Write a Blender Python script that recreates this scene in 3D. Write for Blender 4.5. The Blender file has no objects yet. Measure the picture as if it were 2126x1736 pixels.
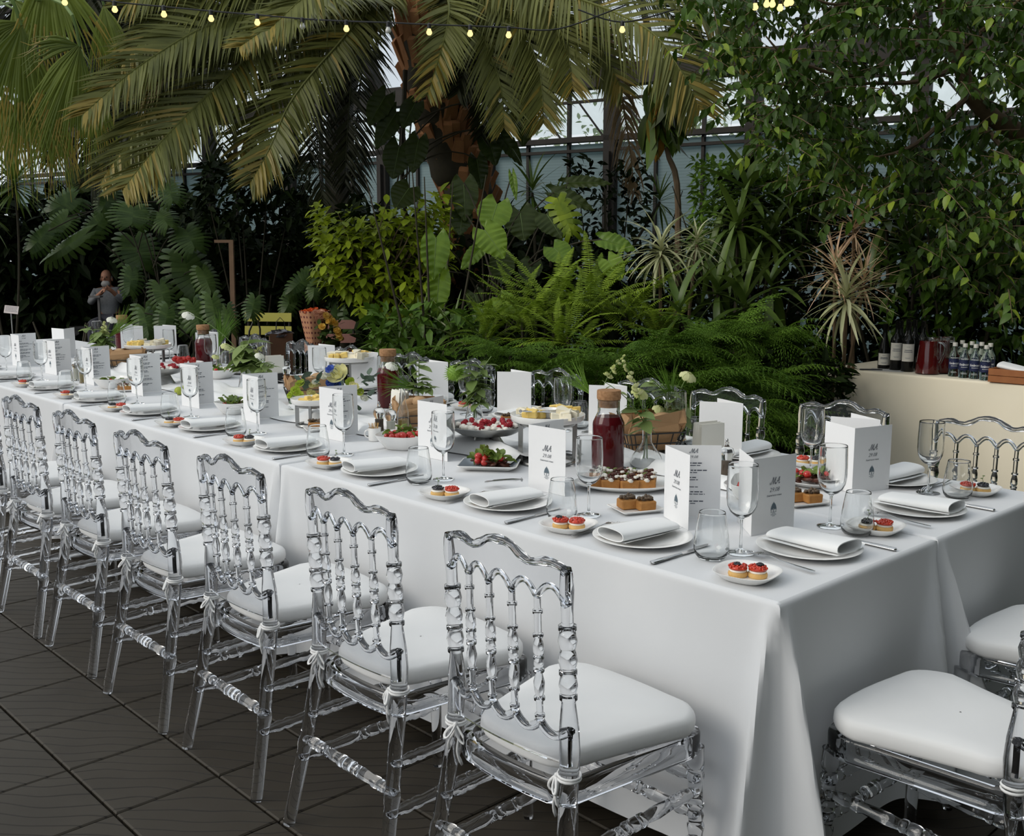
import bpy, bmesh, math, random
from mathutils import Vector, Matrix, Euler, Quaternion, noise
V = Vector
PI = math.pi
rnd = random.Random(11)
S = bpy.context.scene
COL = S.collection

# ------------------------------------------------------------------ camera, sky, light, exposure
CAM = V((-1.896, -1.176, 1.5))
FPX, CXP, CYP = 2168.0, 1063.0, 868.0
PITCH, YAW = math.radians(9.07), math.radians(46.8)
FW = V((math.cos(YAW), math.sin(YAW), 0)); RT = V((math.sin(YAW), -math.cos(YAW), 0)); UPV = V((0, 0, 1))
CF = FW * math.cos(PITCH) - UPV * math.sin(PITCH)
CU = FW * math.sin(PITCH) + UPV * math.cos(PITCH)
cd = bpy.data.cameras.new('camera'); cam = bpy.data.objects.new('camera', cd); COL.objects.link(cam)
cam.location = CAM; cam.rotation_euler = (PI / 2 - PITCH, 0, YAW - PI / 2)
cd.sensor_width = 36; cd.sensor_fit = 'HORIZONTAL'; cd.lens = 36 * FPX / 2126; cd.clip_end = 200
S.camera = cam

world = bpy.data.worlds.new('overcast_sky'); S.world = world; world.use_nodes = True
bg = world.node_tree.nodes['Background']
bg.inputs[0].default_value = (0.89, 0.95, 1.0, 1); bg.inputs[1].default_value = 0.80
sd = bpy.data.lights.new('sun', 'SUN'); sd.energy = 1.3; sd.angle = math.radians(35); sd.color = (1.0, 0.94, 0.84)
sun = bpy.data.objects.new('sun', sd); COL.objects.link(sun)
sun.rotation_euler = V((-0.82, 0.36, 0.52)).to_track_quat('Z', 'Y').to_euler()
S.view_settings.view_transform = 'Standard'; S.view_settings.look = 'None'
S.view_settings.gamma = 1; S.view_settings.use_curve_mapping = False; S.view_settings.exposure = 0.13
cy = S.cycles
cy.max_bounces = 14; cy.diffuse_bounces = 3; cy.glossy_bounces = 4; cy.transmission_bounces = 14; cy.transparent_max_bounces = 24
cy.caustics_reflective = False; cy.caustics_refractive = True; cy.blur_glossy = 0.5; cy.sample_clamp_indirect = 6
cy.use_denoising = True


def ray(px, py):
    return CF + RT * ((px - CXP) / FPX) - CU * ((py - CYP) / FPX)


def at(px, py, d):                      # the place seen at a pixel, d metres ahead of the camera
    r = ray(px, py)
    return CAM + r * (d / r.dot(FW))


def atz(px, py, z):                     # the place seen at a pixel, at height z
    r = ray(px, py)
    return CAM + r * ((z - CAM.z) / r.z)


# ------------------------------------------------------------------ mesh builder
class MB:
    def __init__(s):
        s.v = []; s.f = []; s.m = []

    def add(s, vs, fs, m=0, M=None):
        n = len(s.v)
        if M is None:
            s.v += [tuple(p) for p in vs]
        else:
            s.v += [tuple(M @ V(p)) for p in vs]
        s.f += [[i + n for i in f] for f in fs]
        s.m += [m] * len(fs)
        return s

    def box(s, c, size, M=None, m=0):
        x, y, z = size[0] / 2, size[1] / 2, size[2] / 2
        vs = [V((c[0] + i * x, c[1] + j * y, c[2] + k * z)) for i in (-1, 1) for j in (-1, 1) for k in (-1, 1)]
        fs = [(0, 1, 3, 2), (4, 6, 7, 5), (0, 4, 5, 1), (2, 3, 7, 6), (0, 2, 6, 4), (1, 5, 7, 3)]
        return s.add(vs, fs, m, M)

    def tube(s, path, rad, n=8, m=0, cap=True, M=None, flat=1.0):
        P = [V(p) for p in path]; k = len(P)
        if not isinstance(rad, (list, tuple)):
            rad = [rad] * k
        t0 = (P[1] - P[0]).normalized()
        a = V((0, 0, 1)) if abs(t0.z) < 0.9 else V((1, 0, 0))
        u = t0.cross(a).normalized()
        vs = []
        for i in range(k):
            t = (P[min(i + 1, k - 1)] - P[max(i - 1, 0)])
            t = t.normalized() if t.length > 1e-9 else t0
            u = (u - t * u.dot(t)); u = u.normalized() if u.length > 1e-9 else t.orthogonal().normalized()
            w = t.cross(u)
            for j in range(n):
                an = 2 * PI * j / n
                vs.append(P[i] + (u * math.cos(an) + w * math.sin(an) * flat) * rad[i])
        fs = [(i * n + j, i * n + (j + 1) % n, (i + 1) * n + (j + 1) % n, (i + 1) * n + j) for i in range(k - 1) for j in range(n)]
        if cap:
            fs.append(tuple(range(n))[::-1]); fs.append(tuple((k - 1) * n + j for j in range(n)))
        return s.add(vs, fs, m, M)

    def lathe(s, prof, n=24, m=0, M=None, shape=None):
        vs = []; idx = []
        for r, z in prof:
            if r < 1e-6:
                idx.append([len(vs)]); vs.append(V((0, 0, z)))
            else:
                row = []
                for j in range(n):
                    a = 2 * PI * j / n; q = shape(a) if shape else 1.0
                    row.append(len(vs)); vs.append(V((r * q * math.cos(a), r * q * math.sin(a), z)))
                idx.append(row)
        fs = []
        for A, B in zip(idx[:-1], idx[1:]):
            if len(A) == 1 and len(B) == 1: continue
            for j in range(n):
                k = (j + 1) % n
                if len(A) == 1: fs.append((A[0], B[k], B[j]))
                elif len(B) == 1: fs.append((A[j], A[k], B[0]))
                else: fs.append((A[j], A[k], B[k], B[j]))
        return s.add(vs, fs, m, M)

    def ball(s, c, r, nu=8, nv=5, m=0, M=None, jit=0):
        if not isinstance(r, (list, tuple)): r = (r, r, r)
        vs = []; 
        vs.append(V((c[0], c[1], c[2] - r[2])))
        for i in range(1, nv):
            t = PI * i / nv
            for j in range(nu):
                a = 2 * PI * j / nu; q = 1 + (rnd.uniform(-jit, jit) if jit else 0)
                vs.append(V((c[0] + r[0] * q * math.sin(t) * math.cos(a), c[1] + r[1] * q * math.sin(t) * math.sin(a), c[2] - r[2] * q * math.cos(t))))
        vs.append(V((c[0], c[1], c[2] + r[2]))); L = len(vs) - 1
        fs = [(0, 1 + (j + 1) % nu, 1 + j) for j in range(nu)]
        for i in range(nv - 2):
            for j in range(nu):
                a = 1 + i * nu + j; b = 1 + i * nu + (j + 1) % nu
                fs.append((a, b, b + nu, a + nu))
        fs += [(1 + (nv - 2) * nu + j, 1 + (nv - 2) * nu + (j + 1) % nu, L) for j in range(nu)]
        return s.add(vs, fs, m, M)

    def grid(s, rows, m=0, closed=False, M=None):
        n = len(rows[0]); vs = [p for r in rows for p in r]
        fs = []
        for i in range(len(rows) - 1):
            for j in range(n if closed else n - 1):
                k = (j + 1) % n
                fs.append((i * n + j, i * n + k, (i + 1) * n + k, (i + 1) * n + j))
        return s.add(vs, fs, m, M)

    def prism(s, poly, z0, z1, m=0, M=None):
        n = len(poly)
        vs = [V((p[0], p[1], z0)) for p in poly] + [V((p[0], p[1], z1)) for p in poly]
        fs = [tuple(range(n))[::-1], tuple(range(n, 2 * n))] + [(j, (j + 1) % n, n + (j + 1) % n, n + j) for j in range(n)]
        return s.add(vs, fs, m, M)

    def mesh(s, name, mats, smooth=True, ang=0.75, fix=False):
        me = bpy.data.meshes.new(name)
        me.from_pydata(s.v, [], s.f)
        if not isinstance(mats, (list, tuple)): mats = [mats]
        for mt in mats: me.materials.append(mt)
        if len(mats) > 1: me.polygons.foreach_set('material_index', s.m)
        if fix:
            b = bmesh.new(); b.from_mesh(me); bmesh.ops.recalc_face_normals(b, faces=b.faces); b.to_mesh(me); b.free()
        if smooth:
            me.polygons.foreach_set('use_smooth', [True] * len(s.f))
            if ang: me.set_sharp_from_angle(angle=ang)
        me.update()
        return me


def ob(name, me, parent=None, loc=None, rot=None, scale=None, M=None):
    o = bpy.data.objects.new(name, me); COL.objects.link(o)
    if parent: o.parent = parent
    if M is not None: o.matrix_basis = M
    if loc is not None: o.location = loc
    if rot is not None: o.rotation_euler = rot
    if scale is not None: o.scale = (scale,) * 3 if isinstance(scale, (int, float)) else scale
    return o


def tag(o, label=None, cat=None, group=None, kind=None):
    if label: o['label'] = label
    if cat: o['category'] = cat
    if group: o['group'] = group
    if kind: o['kind'] = kind
    return o


def thing(name, label, cat, loc=(0, 0, 0), rz=0, group=None):
    o = bpy.data.objects.new(name, None); COL.objects.link(o); o.empty_display_size = 0.1
    o.location = loc; o.rotation_euler = (0, 0, rz)
    return tag(o, label, cat, group)


KIDS = {}


def dup(root, loc, rz=0, label=None, group=None):
    r = root.copy(); COL.objects.link(r); r.location = loc; r.rotation_euler = (0, 0, rz)
    if label: r['label'] = label
    if group: r['group'] = group
    if root.name not in KIDS:
        KIDS[root.name] = [(c, list(c.children)) for c in root.children]
    for c, gs in KIDS[root.name]:
        d = c.copy(); COL.objects.link(d); d.parent = r
        for g in gs:
            e = g.copy(); COL.objects.link(e); e.parent = d
    return r


def TM(loc, rz=0, rx=0, ry=0, s=1):
    M = Matrix.Translation(loc) @ Euler((rx, ry, rz)).to_matrix().to_4x4()
    return M @ (Matrix.Scale(s, 4) if isinstance(s, (int, float)) else Matrix.Diagonal((*s, 1)))


# ------------------------------------------------------------------ materials (all procedural)
def nt(name):
    m = bpy.data.materials.new(name); m.use_nodes = True
    t = m.node_tree; t.nodes.clear()
    o = t.nodes.new('ShaderNodeOutputMaterial')
    return m, t, o


def noise_node(t, scale, detail=3, obj=True):
    tc = t.nodes.new('ShaderNodeTexCoord'); nz = t.nodes.new('ShaderNodeTexNoise')
    nz.inputs['Scale'].default_value = scale; nz.inputs['Detail'].default_value = detail
    t.links.new(tc.outputs['Object'], nz.inputs['Vector'])
    return nz, tc


def mix_cols(t, fac, a, b):
    mx = t.nodes.new('ShaderNodeMix'); mx.data_type = 'RGBA'
    mx.inputs[6].default_value = (*a, 1); mx.inputs[7].default_value = (*b, 1)
    if fac is not None: t.links.new(fac, mx.inputs[0])
    return mx


def mat(name, c, rough=0.5, metal=0.0, c2=None, scale=30, bump=0, bscale=150, trans=0, ior=1.45, spec=0.5, coat=0, sss=0, contrast=None):
    m, t, o = nt(name)
    b = t.nodes.new('ShaderNodeBsdfPrincipled'); t.links.new(b.outputs[0], o.inputs[0])
    b.inputs['Roughness'].default_value = rough; b.inputs['Metallic'].default_value = metal
    b.inputs['IOR'].default_value = ior; b.inputs['Transmission Weight'].default_value = trans
    b.inputs['Specular IOR Level'].default_value = spec; b.inputs['Coat Weight'].default_value = coat
    if sss:
        b.inputs['Subsurface Weight'].default_value = sss; b.inputs['Subsurface Radius'].default_value = (0.01, 0.006, 0.004)
    b.inputs['Base Color'].default_value = (*c, 1)
    nz, tc = noise_node(t, scale)
    if c2:
        fac = nz.outputs[0]
        if contrast:
            rp = t.nodes.new('ShaderNodeMapRange'); rp.inputs[1].default_value = contrast[0]; rp.inputs[2].default_value = contrast[1]
            t.links.new(fac, rp.inputs[0]); fac = rp.outputs[0]
        mx = mix_cols(t, fac, c, c2); t.links.new(mx.outputs[2], b.inputs['Base Color'])
    if bump:
        n2 = t.nodes.new('ShaderNodeTexNoise'); n2.inputs['Scale'].default_value = bscale
        t.links.new(tc.outputs['Object'], n2.inputs['Vector'])
        bp = t.nodes.new('ShaderNodeBump'); bp.inputs['Strength'].default_value = bump; bp.inputs['Distance'].default_value = 0.002
        t.links.new(n2.outputs[0], bp.inputs['Height']); t.links.new(bp.outputs[0], b.inputs['Normal'])
    return m


def leafmat(name, c1, c2, rough=0.42, tr=0.25, scale=6, spec=0.4, tip=None):
    # waxy leaf: diffuse + translucent, colour differs from leaf to leaf
    m, t, o = nt(name)
    b = t.nodes.new('ShaderNodeBsdfPrincipled'); b.inputs['Roughness'].default_value = rough
    b.inputs['Specular IOR Level'].default_value = spec
    tl = t.nodes.new('ShaderNodeBsdfTranslucent'); ms = t.nodes.new('ShaderNodeMixShader'); ms.inputs[0].default_value = tr
    nz, tc = noise_node(t, scale, 2)
    oi = t.nodes.new('ShaderNodeObjectInfo')
    ge = t.nodes.new('ShaderNodeNewGeometry')
    ad = t.nodes.new('ShaderNodeMath'); ad.operation = 'ADD'
    ad2 = t.nodes.new('ShaderNodeMath'); ad2.operation = 'MULTIPLY_ADD'; ad2.inputs[1].default_value = 0.55; ad2.inputs[2].default_value = -0.3
    ad3 = t.nodes.new('ShaderNodeMath'); ad3.operation = 'MULTIPLY_ADD'; ad3.inputs[1].default_value = 0.4
    t.links.new(oi.outputs['Random'], ad2.inputs[0]); t.links.new(ad2.outputs[0], ad3.inputs[2])
    t.links.new(ge.outputs['Random Per Island'], ad3.inputs[0])
    t.links.new(nz.outputs[0], ad.inputs[0]); t.links.new(ad3.outputs[0], ad.inputs[1])
    mx = mix_cols(t, ad.outputs[0], c1, c2); mx.clamp_factor = True
    out = mx.outputs[2]
    if tip:
        at_ = t.nodes.new('ShaderNodeAttribute'); at_.attribute_name = 'tip'
        mt = mix_cols(t, at_.outputs['Fac'], c1, tip); t.links.new(out, mt.inputs[6]); out = mt.outputs[2]
    t.links.new(out, b.inputs['Base Color']); t.links.new(out, tl.inputs['Color'])
    t.links.new(b.outputs[0], ms.inputs[1]); t.links.new(tl.outputs[0], ms.inputs[2]); t.links.new(ms.outputs[0], o.inputs[0])
    return m


def glassmat(name, tint=(1, 1, 1), rough=0.0, ior=1.47):
    m, t, o = nt(name)
    g = t.nodes.new('ShaderNodeBsdfGlass'); g.inputs['IOR'].default_value = ior; g.inputs['Roughness'].default_value = rough
    nz, tc = noise_node(t, 3)
    mx = mix_cols(t, nz.outputs[0], tint, tuple(min(1, x * 0.99) for x in tint))
    t.links.new(mx.outputs[2], g.inputs['Color']); t.links.new(g.outputs[0], o.inputs[0])
    return m


def panemat(name, tint, gloss=0.06, frost=0.0, fcol=(0.6, 0.7, 0.72), tl=0.0, wave=0):
    # glazing: see-through sheet with a sheen; frosted sheets scatter light on both sides
    m, t, o = nt(name)
    tr = t.nodes.new('ShaderNodeBsdfTransparent'); tr.inputs[0].default_value = (*tint, 1)
    gl = t.nodes.new('ShaderNodeBsdfGlossy'); gl.inputs['Roughness'].default_value = 0.05
    m1 = t.nodes.new('ShaderNodeMixShader'); m1.inputs[0].default_value = gloss
    t.links.new(tr.outputs[0], m1.inputs[1]); t.links.new(gl.outputs[0], m1.inputs[2])
    df = t.nodes.new('ShaderNodeBsdfDiffuse'); tn = t.nodes.new('ShaderNodeBsdfTranslucent')
    m2 = t.nodes.new('ShaderNodeMixShader'); m2.inputs[0].default_value = tl
    nz, tc = noise_node(t, 1.2)
    fac = nz.outputs[0]
    if wave:
        wv = t.nodes.new('ShaderNodeTexWave'); wv.bands_direction = 'Z'; wv.inputs['Scale'].default_value = wave; wv.inputs['Distortion'].default_value = 0.6
        t.links.new(tc.outputs['Object'], wv.inputs['Vector'])
        mm = t.nodes.new('ShaderNodeMath'); mm.operation = 'MULTIPLY'; t.links.new(nz.outputs[0], mm.inputs[0]); t.links.new(wv.outputs['Fac'], mm.inputs[1]); fac = mm.outputs[0]
    mx = mix_cols(t, fac, fcol, tuple(x * 0.7 for x in fcol))
    t.links.new(mx.outputs[2], df.inputs[0]); t.links.new(mx.outputs[2], tn.inputs[0])
    t.links.new(df.outputs[0], m2.inputs[1]); t.links.new(tn.outputs[0], m2.inputs[2])
    m3 = t.nodes.new('ShaderNodeMixShader'); m3.inputs[0].default_value = frost
    t.links.new(m1.outputs[0], m3.inputs[1]); t.links.new(m2.outputs[0], m3.inputs[2]); t.links.new(m3.outputs[0], o.inputs[0])
    return m


def emit(name, c, s):
    m, t, o = nt(name); e = t.nodes.new('ShaderNodeEmission'); e.inputs[1].default_value = s
    nz, tc = noise_node(t, 5); mx = mix_cols(t, nz.outputs[0], c, tuple(x * 0.92 for x in c))
    t.links.new(mx.outputs[2], e.inputs[0]); t.links.new(e.outputs[0], o.inputs[0]); return m


def tilemat():
    m, t, o = nt('carved_paving')
    b = t.nodes.new('ShaderNodeBsdfPrincipled'); t.links.new(b.outputs[0], o.inputs[0])
    ge = t.nodes.new('ShaderNodeNewGeometry'); oi = t.nodes.new('ShaderNodeObjectInfo')
    mp = t.nodes.new('ShaderNodeMapping'); mp.inputs['Rotation'].default_value = (0, 0, math.radians(-45))
    ad = t.nodes.new('ShaderNodeVectorMath'); ad.operation = 'ADD'
    t.links.new(ge.outputs['Position'], ad.inputs[0])
    sc = t.nodes.new('ShaderNodeVectorMath'); sc.operation = 'SCALE'; sc.inputs[0].default_value = (0.8, 1.3, 0)
    t.links.new(oi.outputs['Random'], sc.inputs['Scale']); t.links.new(sc.outputs[0], ad.inputs[1])
    t.links.new(ad.outputs[0], mp.inputs['Vector'])
    wv = t.nodes.new('ShaderNodeTexWave'); wv.wave_type = 'BANDS'; wv.bands_direction = 'X'; wv.wave_profile = 'SAW'
    wv.inputs['Scale'].default_value = 6.2; wv.inputs['Distortion'].default_value = 7.0; wv.inputs['Detail'].default_value = 0.6; wv.inputs['Detail Scale'].default_value = 0.6
    t.links.new(mp.outputs[0], wv.inputs['Vector'])
    rp = t.nodes.new('ShaderNodeMapRange'); rp.inputs[1].default_value = 0.0; rp.inputs[2].default_value = 0.12; t.links.new(wv.outputs['Fac'], rp.inputs[0])
    nz = t.nodes.new('ShaderNodeTexNoise'); nz.inputs['Scale'].default_value = 3.5; nz.inputs['Detail'].default_value = 6; t.links.new(ge.outputs['Position'], nz.inputs['Vector'])
    mx = mix_cols(t, nz.outputs[0], (0.026, 0.021, 0.015), (0.058, 0.049, 0.036))
    dk = mix_cols(t, rp.outputs[0], (0.005, 0.0045, 0.004), (1, 1, 1)); t.links.new(mx.outputs[2], dk.inputs[7])
    t.links.new(dk.outputs[2], b.inputs['Base Color'])
    b.inputs['Roughness'].default_value = 0.55; b.inputs['Specular IOR Level'].default_value = 0.25
    bp = t.nodes.new('ShaderNodeBump'); bp.inputs['Strength'].default_value = 0.6; bp.inputs['Distance'].default_value = 0.004
    t.links.new(rp.outputs[0], bp.inputs['Height']); t.links.new(bp.outputs[0], b.inputs['Normal'])
    return m


def clothmat(name, c, c2):
    m, t, o = nt(name)
    b = t.nodes.new('ShaderNodeBsdfPrincipled'); b.inputs['Roughness'].default_value = 0.75; b.inputs['Specular IOR Level'].default_value = 0.2
    b.inputs['Sheen Weight'].default_value = 0.15
    nz, tc = noise_node(t, 4, 4); mx = mix_cols(t, nz.outputs[0], c, c2); t.links.new(mx.outputs[2], b.inputs['Base Color'])
    n2 = t.nodes.new('ShaderNodeTexNoise'); n2.inputs['Scale'].default_value = 900; t.links.new(tc.outputs['Object'], n2.inputs['Vector'])
    n3 = t.nodes.new('ShaderNodeTexNoise'); n3.inputs['Scale'].default_value = 9; t.links.new(tc.outputs['Object'], n3.inputs['Vector'])
    am = t.nodes.new('ShaderNodeMath'); am.operation = 'MULTIPLY_ADD'; am.inputs[1].default_value = 0.03; t.links.new(n2.outputs[0], am.inputs[0]); t.links.new(n3.outputs[0], am.inputs[2])
    bp = t.nodes.new('ShaderNodeBump'); bp.inputs['Strength'].default_value = 0.12; bp.inputs['Distance'].default_value = 0.01
    t.links.new(am.outputs[0], bp.inputs['Height']); t.links.new(bp.outputs[0], b.inputs['Normal'])
    t.links.new(b.outputs[0], o.inputs[0]); return m


M_tile = tilemat()
M_ground = mat('dark_soil', (0.012, 0.010, 0.007), 0.9, c2=(0.03, 0.025, 0.016), scale=8, bump=0.5, bscale=60)
M_cloth = clothmat('white_linen', (0.70, 0.71, 0.725), (0.74, 0.745, 0.755))
M_cream = clothmat('cream_linen', (0.90, 0.81, 0.62), (0.92, 0.84, 0.67))
M_cush = clothmat('cushion_cotton', (0.76, 0.76, 0.76), (0.81, 0.81, 0.80))
M_nap = clothmat('napkin_linen', (0.84, 0.85, 0.85), (0.88, 0.88, 0.87))
M_plast = glassmat('clear_acrylic', (0.975, 0.98, 0.99), 0.0, 1.46)
M_glass = glassmat('clear_glass', (0.99, 0.995, 0.995), 0.0, 1.45)
M_china = mat('glazed_china', (0.90, 0.89, 0.86), 0.18, c2=(0.92, 0.91, 0.89), coat=0.3)
M_steel = mat('polished_steel', (0.62, 0.62, 0.62), 0.16, 1.0, c2=(0.5, 0.5, 0.5), scale=40)
M_bsteel = mat('brushed_steel', (0.42, 0.42, 0.41), 0.32, 1.0, c2=(0.3, 0.3, 0.29), scale=20, bump=0.2)
M_card = mat('card_paper', (0.84, 0.84, 0.85), 0.7, c2=(0.87, 0.87, 0.87), scale=60)
M_ink = mat('grey_ink', (0.16, 0.17, 0.19), 0.7, c2=(0.2, 0.21, 0.23))
M_inkd = mat('dark_ink', (0.06, 0.07, 0.10), 0.7, c2=(0.08, 0.09, 0.12))
M_logo = mat('slate_ink', (0.10, 0.14, 0.17), 0.7, c2=(0.13, 0.17, 0.2))
M_cork = mat('cork', (0.42, 0.23, 0.11), 0.8, c2=(0.28, 0.14, 0.06), scale=90, bump=0.4, contrast=(0.35, 0.65))
M_juice = mat('red_juice', (0.12, 0.0015, 0.006), 0.35, c2=(0.17, 0.003, 0.009), scale=5, spec=0.08)
M_red = mat('red_caviar', (0.62, 0.05, 0.015), 0.2, c2=(0.5, 0.03, 0.01), scale=200, coat=0.5)
M_black = mat('black_caviar', (0.012, 0.012, 0.016), 0.25, c2=(0.03, 0.03, 0.04), scale=200, coat=0.4)
M_cream2 = mat('whipped_cream', (0.85, 0.82, 0.74), 0.5, c2=(0.8, 0.75, 0.66), scale=60, bump=0.3)
M_toast = mat('golden_toast', (0.55, 0.27, 0.07), 0.7, c2=(0.30, 0.11, 0.025), scale=45, bump=0.5, bscale=250)
M_toast2 = mat('toast_crumb', (0.75, 0.50, 0.20), 0.8, c2=(0.6, 0.34, 0.1), scale=60, bump=0.5, bscale=250)
M_pate = mat('grey_brown_pate', (0.17, 0.12, 0.075), 0.6, c2=(0.09, 0.06, 0.04), scale=70, bump=0.7, bscale=180)
M_meat = mat('roast_meat', (0.13, 0.035, 0.02), 0.4, c2=(0.06, 0.02, 0.012), scale=60, bump=0.5)
M_salad = leafmat('salad_leaf', (0.05, 0.10, 0.02), (0.20, 0.28, 0.05), 0.4, 0.2, 20)
M_tomato = mat('tomato', (0.5, 0.03, 0.015), 0.2, c2=(0.4, 0.015, 0.02), coat=0.3)
M_rasp = mat('raspberry', (0.42, 0.012, 0.025), 0.35, c2=(0.3, 0.006, 0.015), scale=120, bump=0.8, bscale=300)
M_cheese = mat('yellow_cheese', (0.82, 0.56, 0.13), 0.5, c2=(0.86, 0.66, 0.24), scale=30)
M_cheesew = mat('white_cheese', (0.85, 0.80, 0.66), 0.5, c2=(0.8, 0.72, 0.52), scale=40, bump=0.2)
M_paper = mat('kraft_paper', (0.47, 0.29, 0.15), 0.8, c2=(0.36, 0.2, 0.09), scale=12, bump=0.3)
M_bread = mat('bread_crust', (0.58, 0.40, 0.22), 0.85, c2=(0.22, 0.10, 0.04), scale=25, bump=0.6, bscale=70)
M_wire = mat('black_wire', (0.012, 0.012, 0.012), 0.4, c2=(0.02, 0.02, 0.02))
M_tissue = mat('paper_napkins', (0.80, 0.77, 0.68), 0.8, c2=(0.85, 0.83, 0.77), scale=15)
M_slate = mat('slate_glaze', (0.19, 0.23, 0.26), 0.2, c2=(0.28, 0.32, 0.35), scale=15)
M_oil = mat('olive_oil', (0.22, 0.16, 0.012), 0.05, c2=(0.3, 0.2, 0.02), spec=0.6)
M_wood = mat('post_wood', (0.26, 0.16, 0.09), 0.7, c2=(0.18, 0.105, 0.06), scale=12, bump=0.3)
M_crate = mat('crate_wood', (0.42, 0.16, 0.05), 0.5, c2=(0.3, 0.1, 0.03), scale=25, bump=0.2)
M_stem = leafmat('green_stem', (0.10, 0.17, 0.04), (0.17, 0.25, 0.07), 0.5, 0.0)
M_vleaf = leafmat('cut_foliage', (0.10, 0.18, 0.035), (0.29, 0.37, 0.13), 0.5, 0.3, 10)
M_pale = leafmat('pale_green_petal', (0.52, 0.60, 0.15), (0.75, 0.76, 0.42), 0.5, 0.3, 30)
M_whitef = leafmat('white_petal', (0.80, 0.80, 0.66), (0.88, 0.88, 0.8), 0.5, 0.25, 30)
M_fluff = leafmat('fluffy_green', (0.10, 0.24, 0.02), (0.27, 0.45, 0.06), 0.5, 0.25, 20)
M_dark = mat('dark_metal', (0.02, 0.018, 0.016), 0.5, c2=(0.035, 0.03, 0.027))
M_beam = mat('painted_beam', (0.05, 0.044, 0.038), 0.6, c2=(0.025, 0.022, 0.02), scale=6, spec=.2)

# ------------------------------------------------------------------ setting: floor and glasshouse wall
fl = ob('floor', MB().box((4, 6, -0.09), (44, 44, 0.14)).mesh('floor', M_ground, False)); tag(fl, kind='structure')


def tile_mesh(w, d, h):
    b = 0.004; m = MB()
    def rr(i): return [(-w / 2 + i, -d / 2 + i), (w / 2 - i, -d / 2 + i), (w / 2 - i, d / 2 - i), (-w / 2 + i, d / 2 - i)]
    vs = [(x, y, z) for i, z in ((0, -h), (0, -b), (b, 0)) for x, y in rr(i)]
    fs = [(8, 9, 10, 11)] + [(r * 4 + j, r * 4 + (j + 1) % 4, r * 4 + 4 + (j + 1) % 4, r * 4 + 4 + j) for r in (0, 1) for j in range(4)]
    return m.add(vs, fs).mesh('paving_tile', M_tile, False)


tm = tile_mesh(0.296, 0.326, 0.02)
for i in range(-6, 5):
    for j in range(-8, 16):
        if len(fl.children) >= 0:
            ob('paving_tile', tm, fl, (-0.583 + 0.303 * (i + 0.5), 1.797 + 0.3315 * (j + 0.5), rnd.uniform(-0.0012, 0)), (rnd.uniform(-.002, .002), rnd.uniform(-.002, .002), rnd.choice((0, 0, PI))))
tb = MB().box((-3.45, 3.0, -0.011), (1.9, 14, 0.02)).box((-3.4 + 5.8, -2.2, -0.011), (5, 2.5, 0.02))

# the wall runs at 56.9 degrees left of the view; it is built in its own frame (x along the wall towards the camera's right)
WA = YAW + math.radians(56.9)
WD = V((-math.cos(WA), -math.sin(WA), 0))           # along the wall, to the right and nearer
WP = at(1180, 522, 13.0); WP.z = 0
WR = math.atan2(WD.y, WD.x)
M_pane = panemat('clear_pane', (0.93, 0.96, 0.95), 0.05, 0.0)
M_frost = panemat('frosted_lower_pane', (0.6, 0.7, 0.7), 0.05, 0.93, (0.44, 0.54, 0.55), 0.6, wave=9)
M_poly = panemat('ribbed_roof_sheet', (0.97, 0.985, 1.0), 0.03, 0.12, (0.85, 0.9, 0.92), 0.8, wave=0)
wall = thing('wall_back', None, None, WP, WR); tag(wall, kind='structure')
SILL, BEAM = 2.82, 3.52
PW = 0.58; x0 = -11.6; NP = 36
pm_lo = MB().box((0, 0, 0), (PW - .03, 0.012, SILL - 0.1)).mesh('pane', M_frost, False)
pm_mid = MB().box((0, 0, 0), (PW - .03, 0.012, BEAM - SILL - 0.1)).mesh('pane', M_pane, False)
pm_up = MB().box((0, 0, 0), (PW - .03, 0.012, 4.2)).mesh('pane', M_poly, False)
bar_v = MB().box((0, 0, 0), (0.035, 0.06, BEAM)).mesh('glazing_bar', M_beam, False)
raf = MB().box((0, 0, 0), (0.045, 0.07, 4.3)).mesh('rafter', M_beam, False)
post = MB().box((0, 0, 0), (0.15, 0.16, BEAM)).box((0, -0.1, -0.4), (0.06, 0.06, 2.6)).mesh('post', M_beam, False)
sl = math.radians(34)
for i in range(NP + 1):
    x = x0 + i * PW
    if i % 3 == 0:
        ob('post', post, wall, (x, 0, BEAM / 2))
        ob('rafter', MB().box((0, 0, 0), (0.13, 0.16, 4.4)).mesh('rafter', M_beam, False), wall, (x, -math.sin(sl) * 2.1, BEAM + math.cos(sl) * 2.1), (sl, 0, 0))
    else:
        ob('glazing_bar', bar_v, wall, (x, 0, BEAM / 2)); ob('rafter', raf, wall, (x, -math.sin(sl) * 2.1, BEAM + math.cos(sl) * 2.1), (sl, 0, 0))
    if i < NP:
        ob('pane', pm_lo, wall, (x + PW / 2, 0.02, SILL / 2)); ob('pane', pm_mid, wall, (x + PW / 2, 0.02, (SILL + BEAM) / 2 + .02))
        ob('pane', pm_up, wall, (x + PW / 2, -math.sin(sl) * 2.1 + .04, BEAM + 0.06 + math.cos(sl) * 2.1), (sl, 0, 0))
L = NP * PW
for z, h, d in ((SILL, 0.06, 0.12), (SILL - .13, 0.035, 0.06), (BEAM, 0.24, 0.2), (BEAM - .26, .03, .05)):
    ob('rail', MB().box((0, 0, 0), (L, d, h)).mesh('rail', M_beam, False), wall, (x0 + L / 2, -0.02, z))
for i in range(NP // 3):
    for a in (0, 1, 2):
        b = MB().tube([(x0 + (i * 3 + a + .1) * PW, -.05, BEAM - .15), (x0 + (i * 3 + a + .85) * PW, -.05, SILL + .02)], 0.012, 6)
        ob('brace', b.mesh('brace', M_beam, False), wall)
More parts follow.
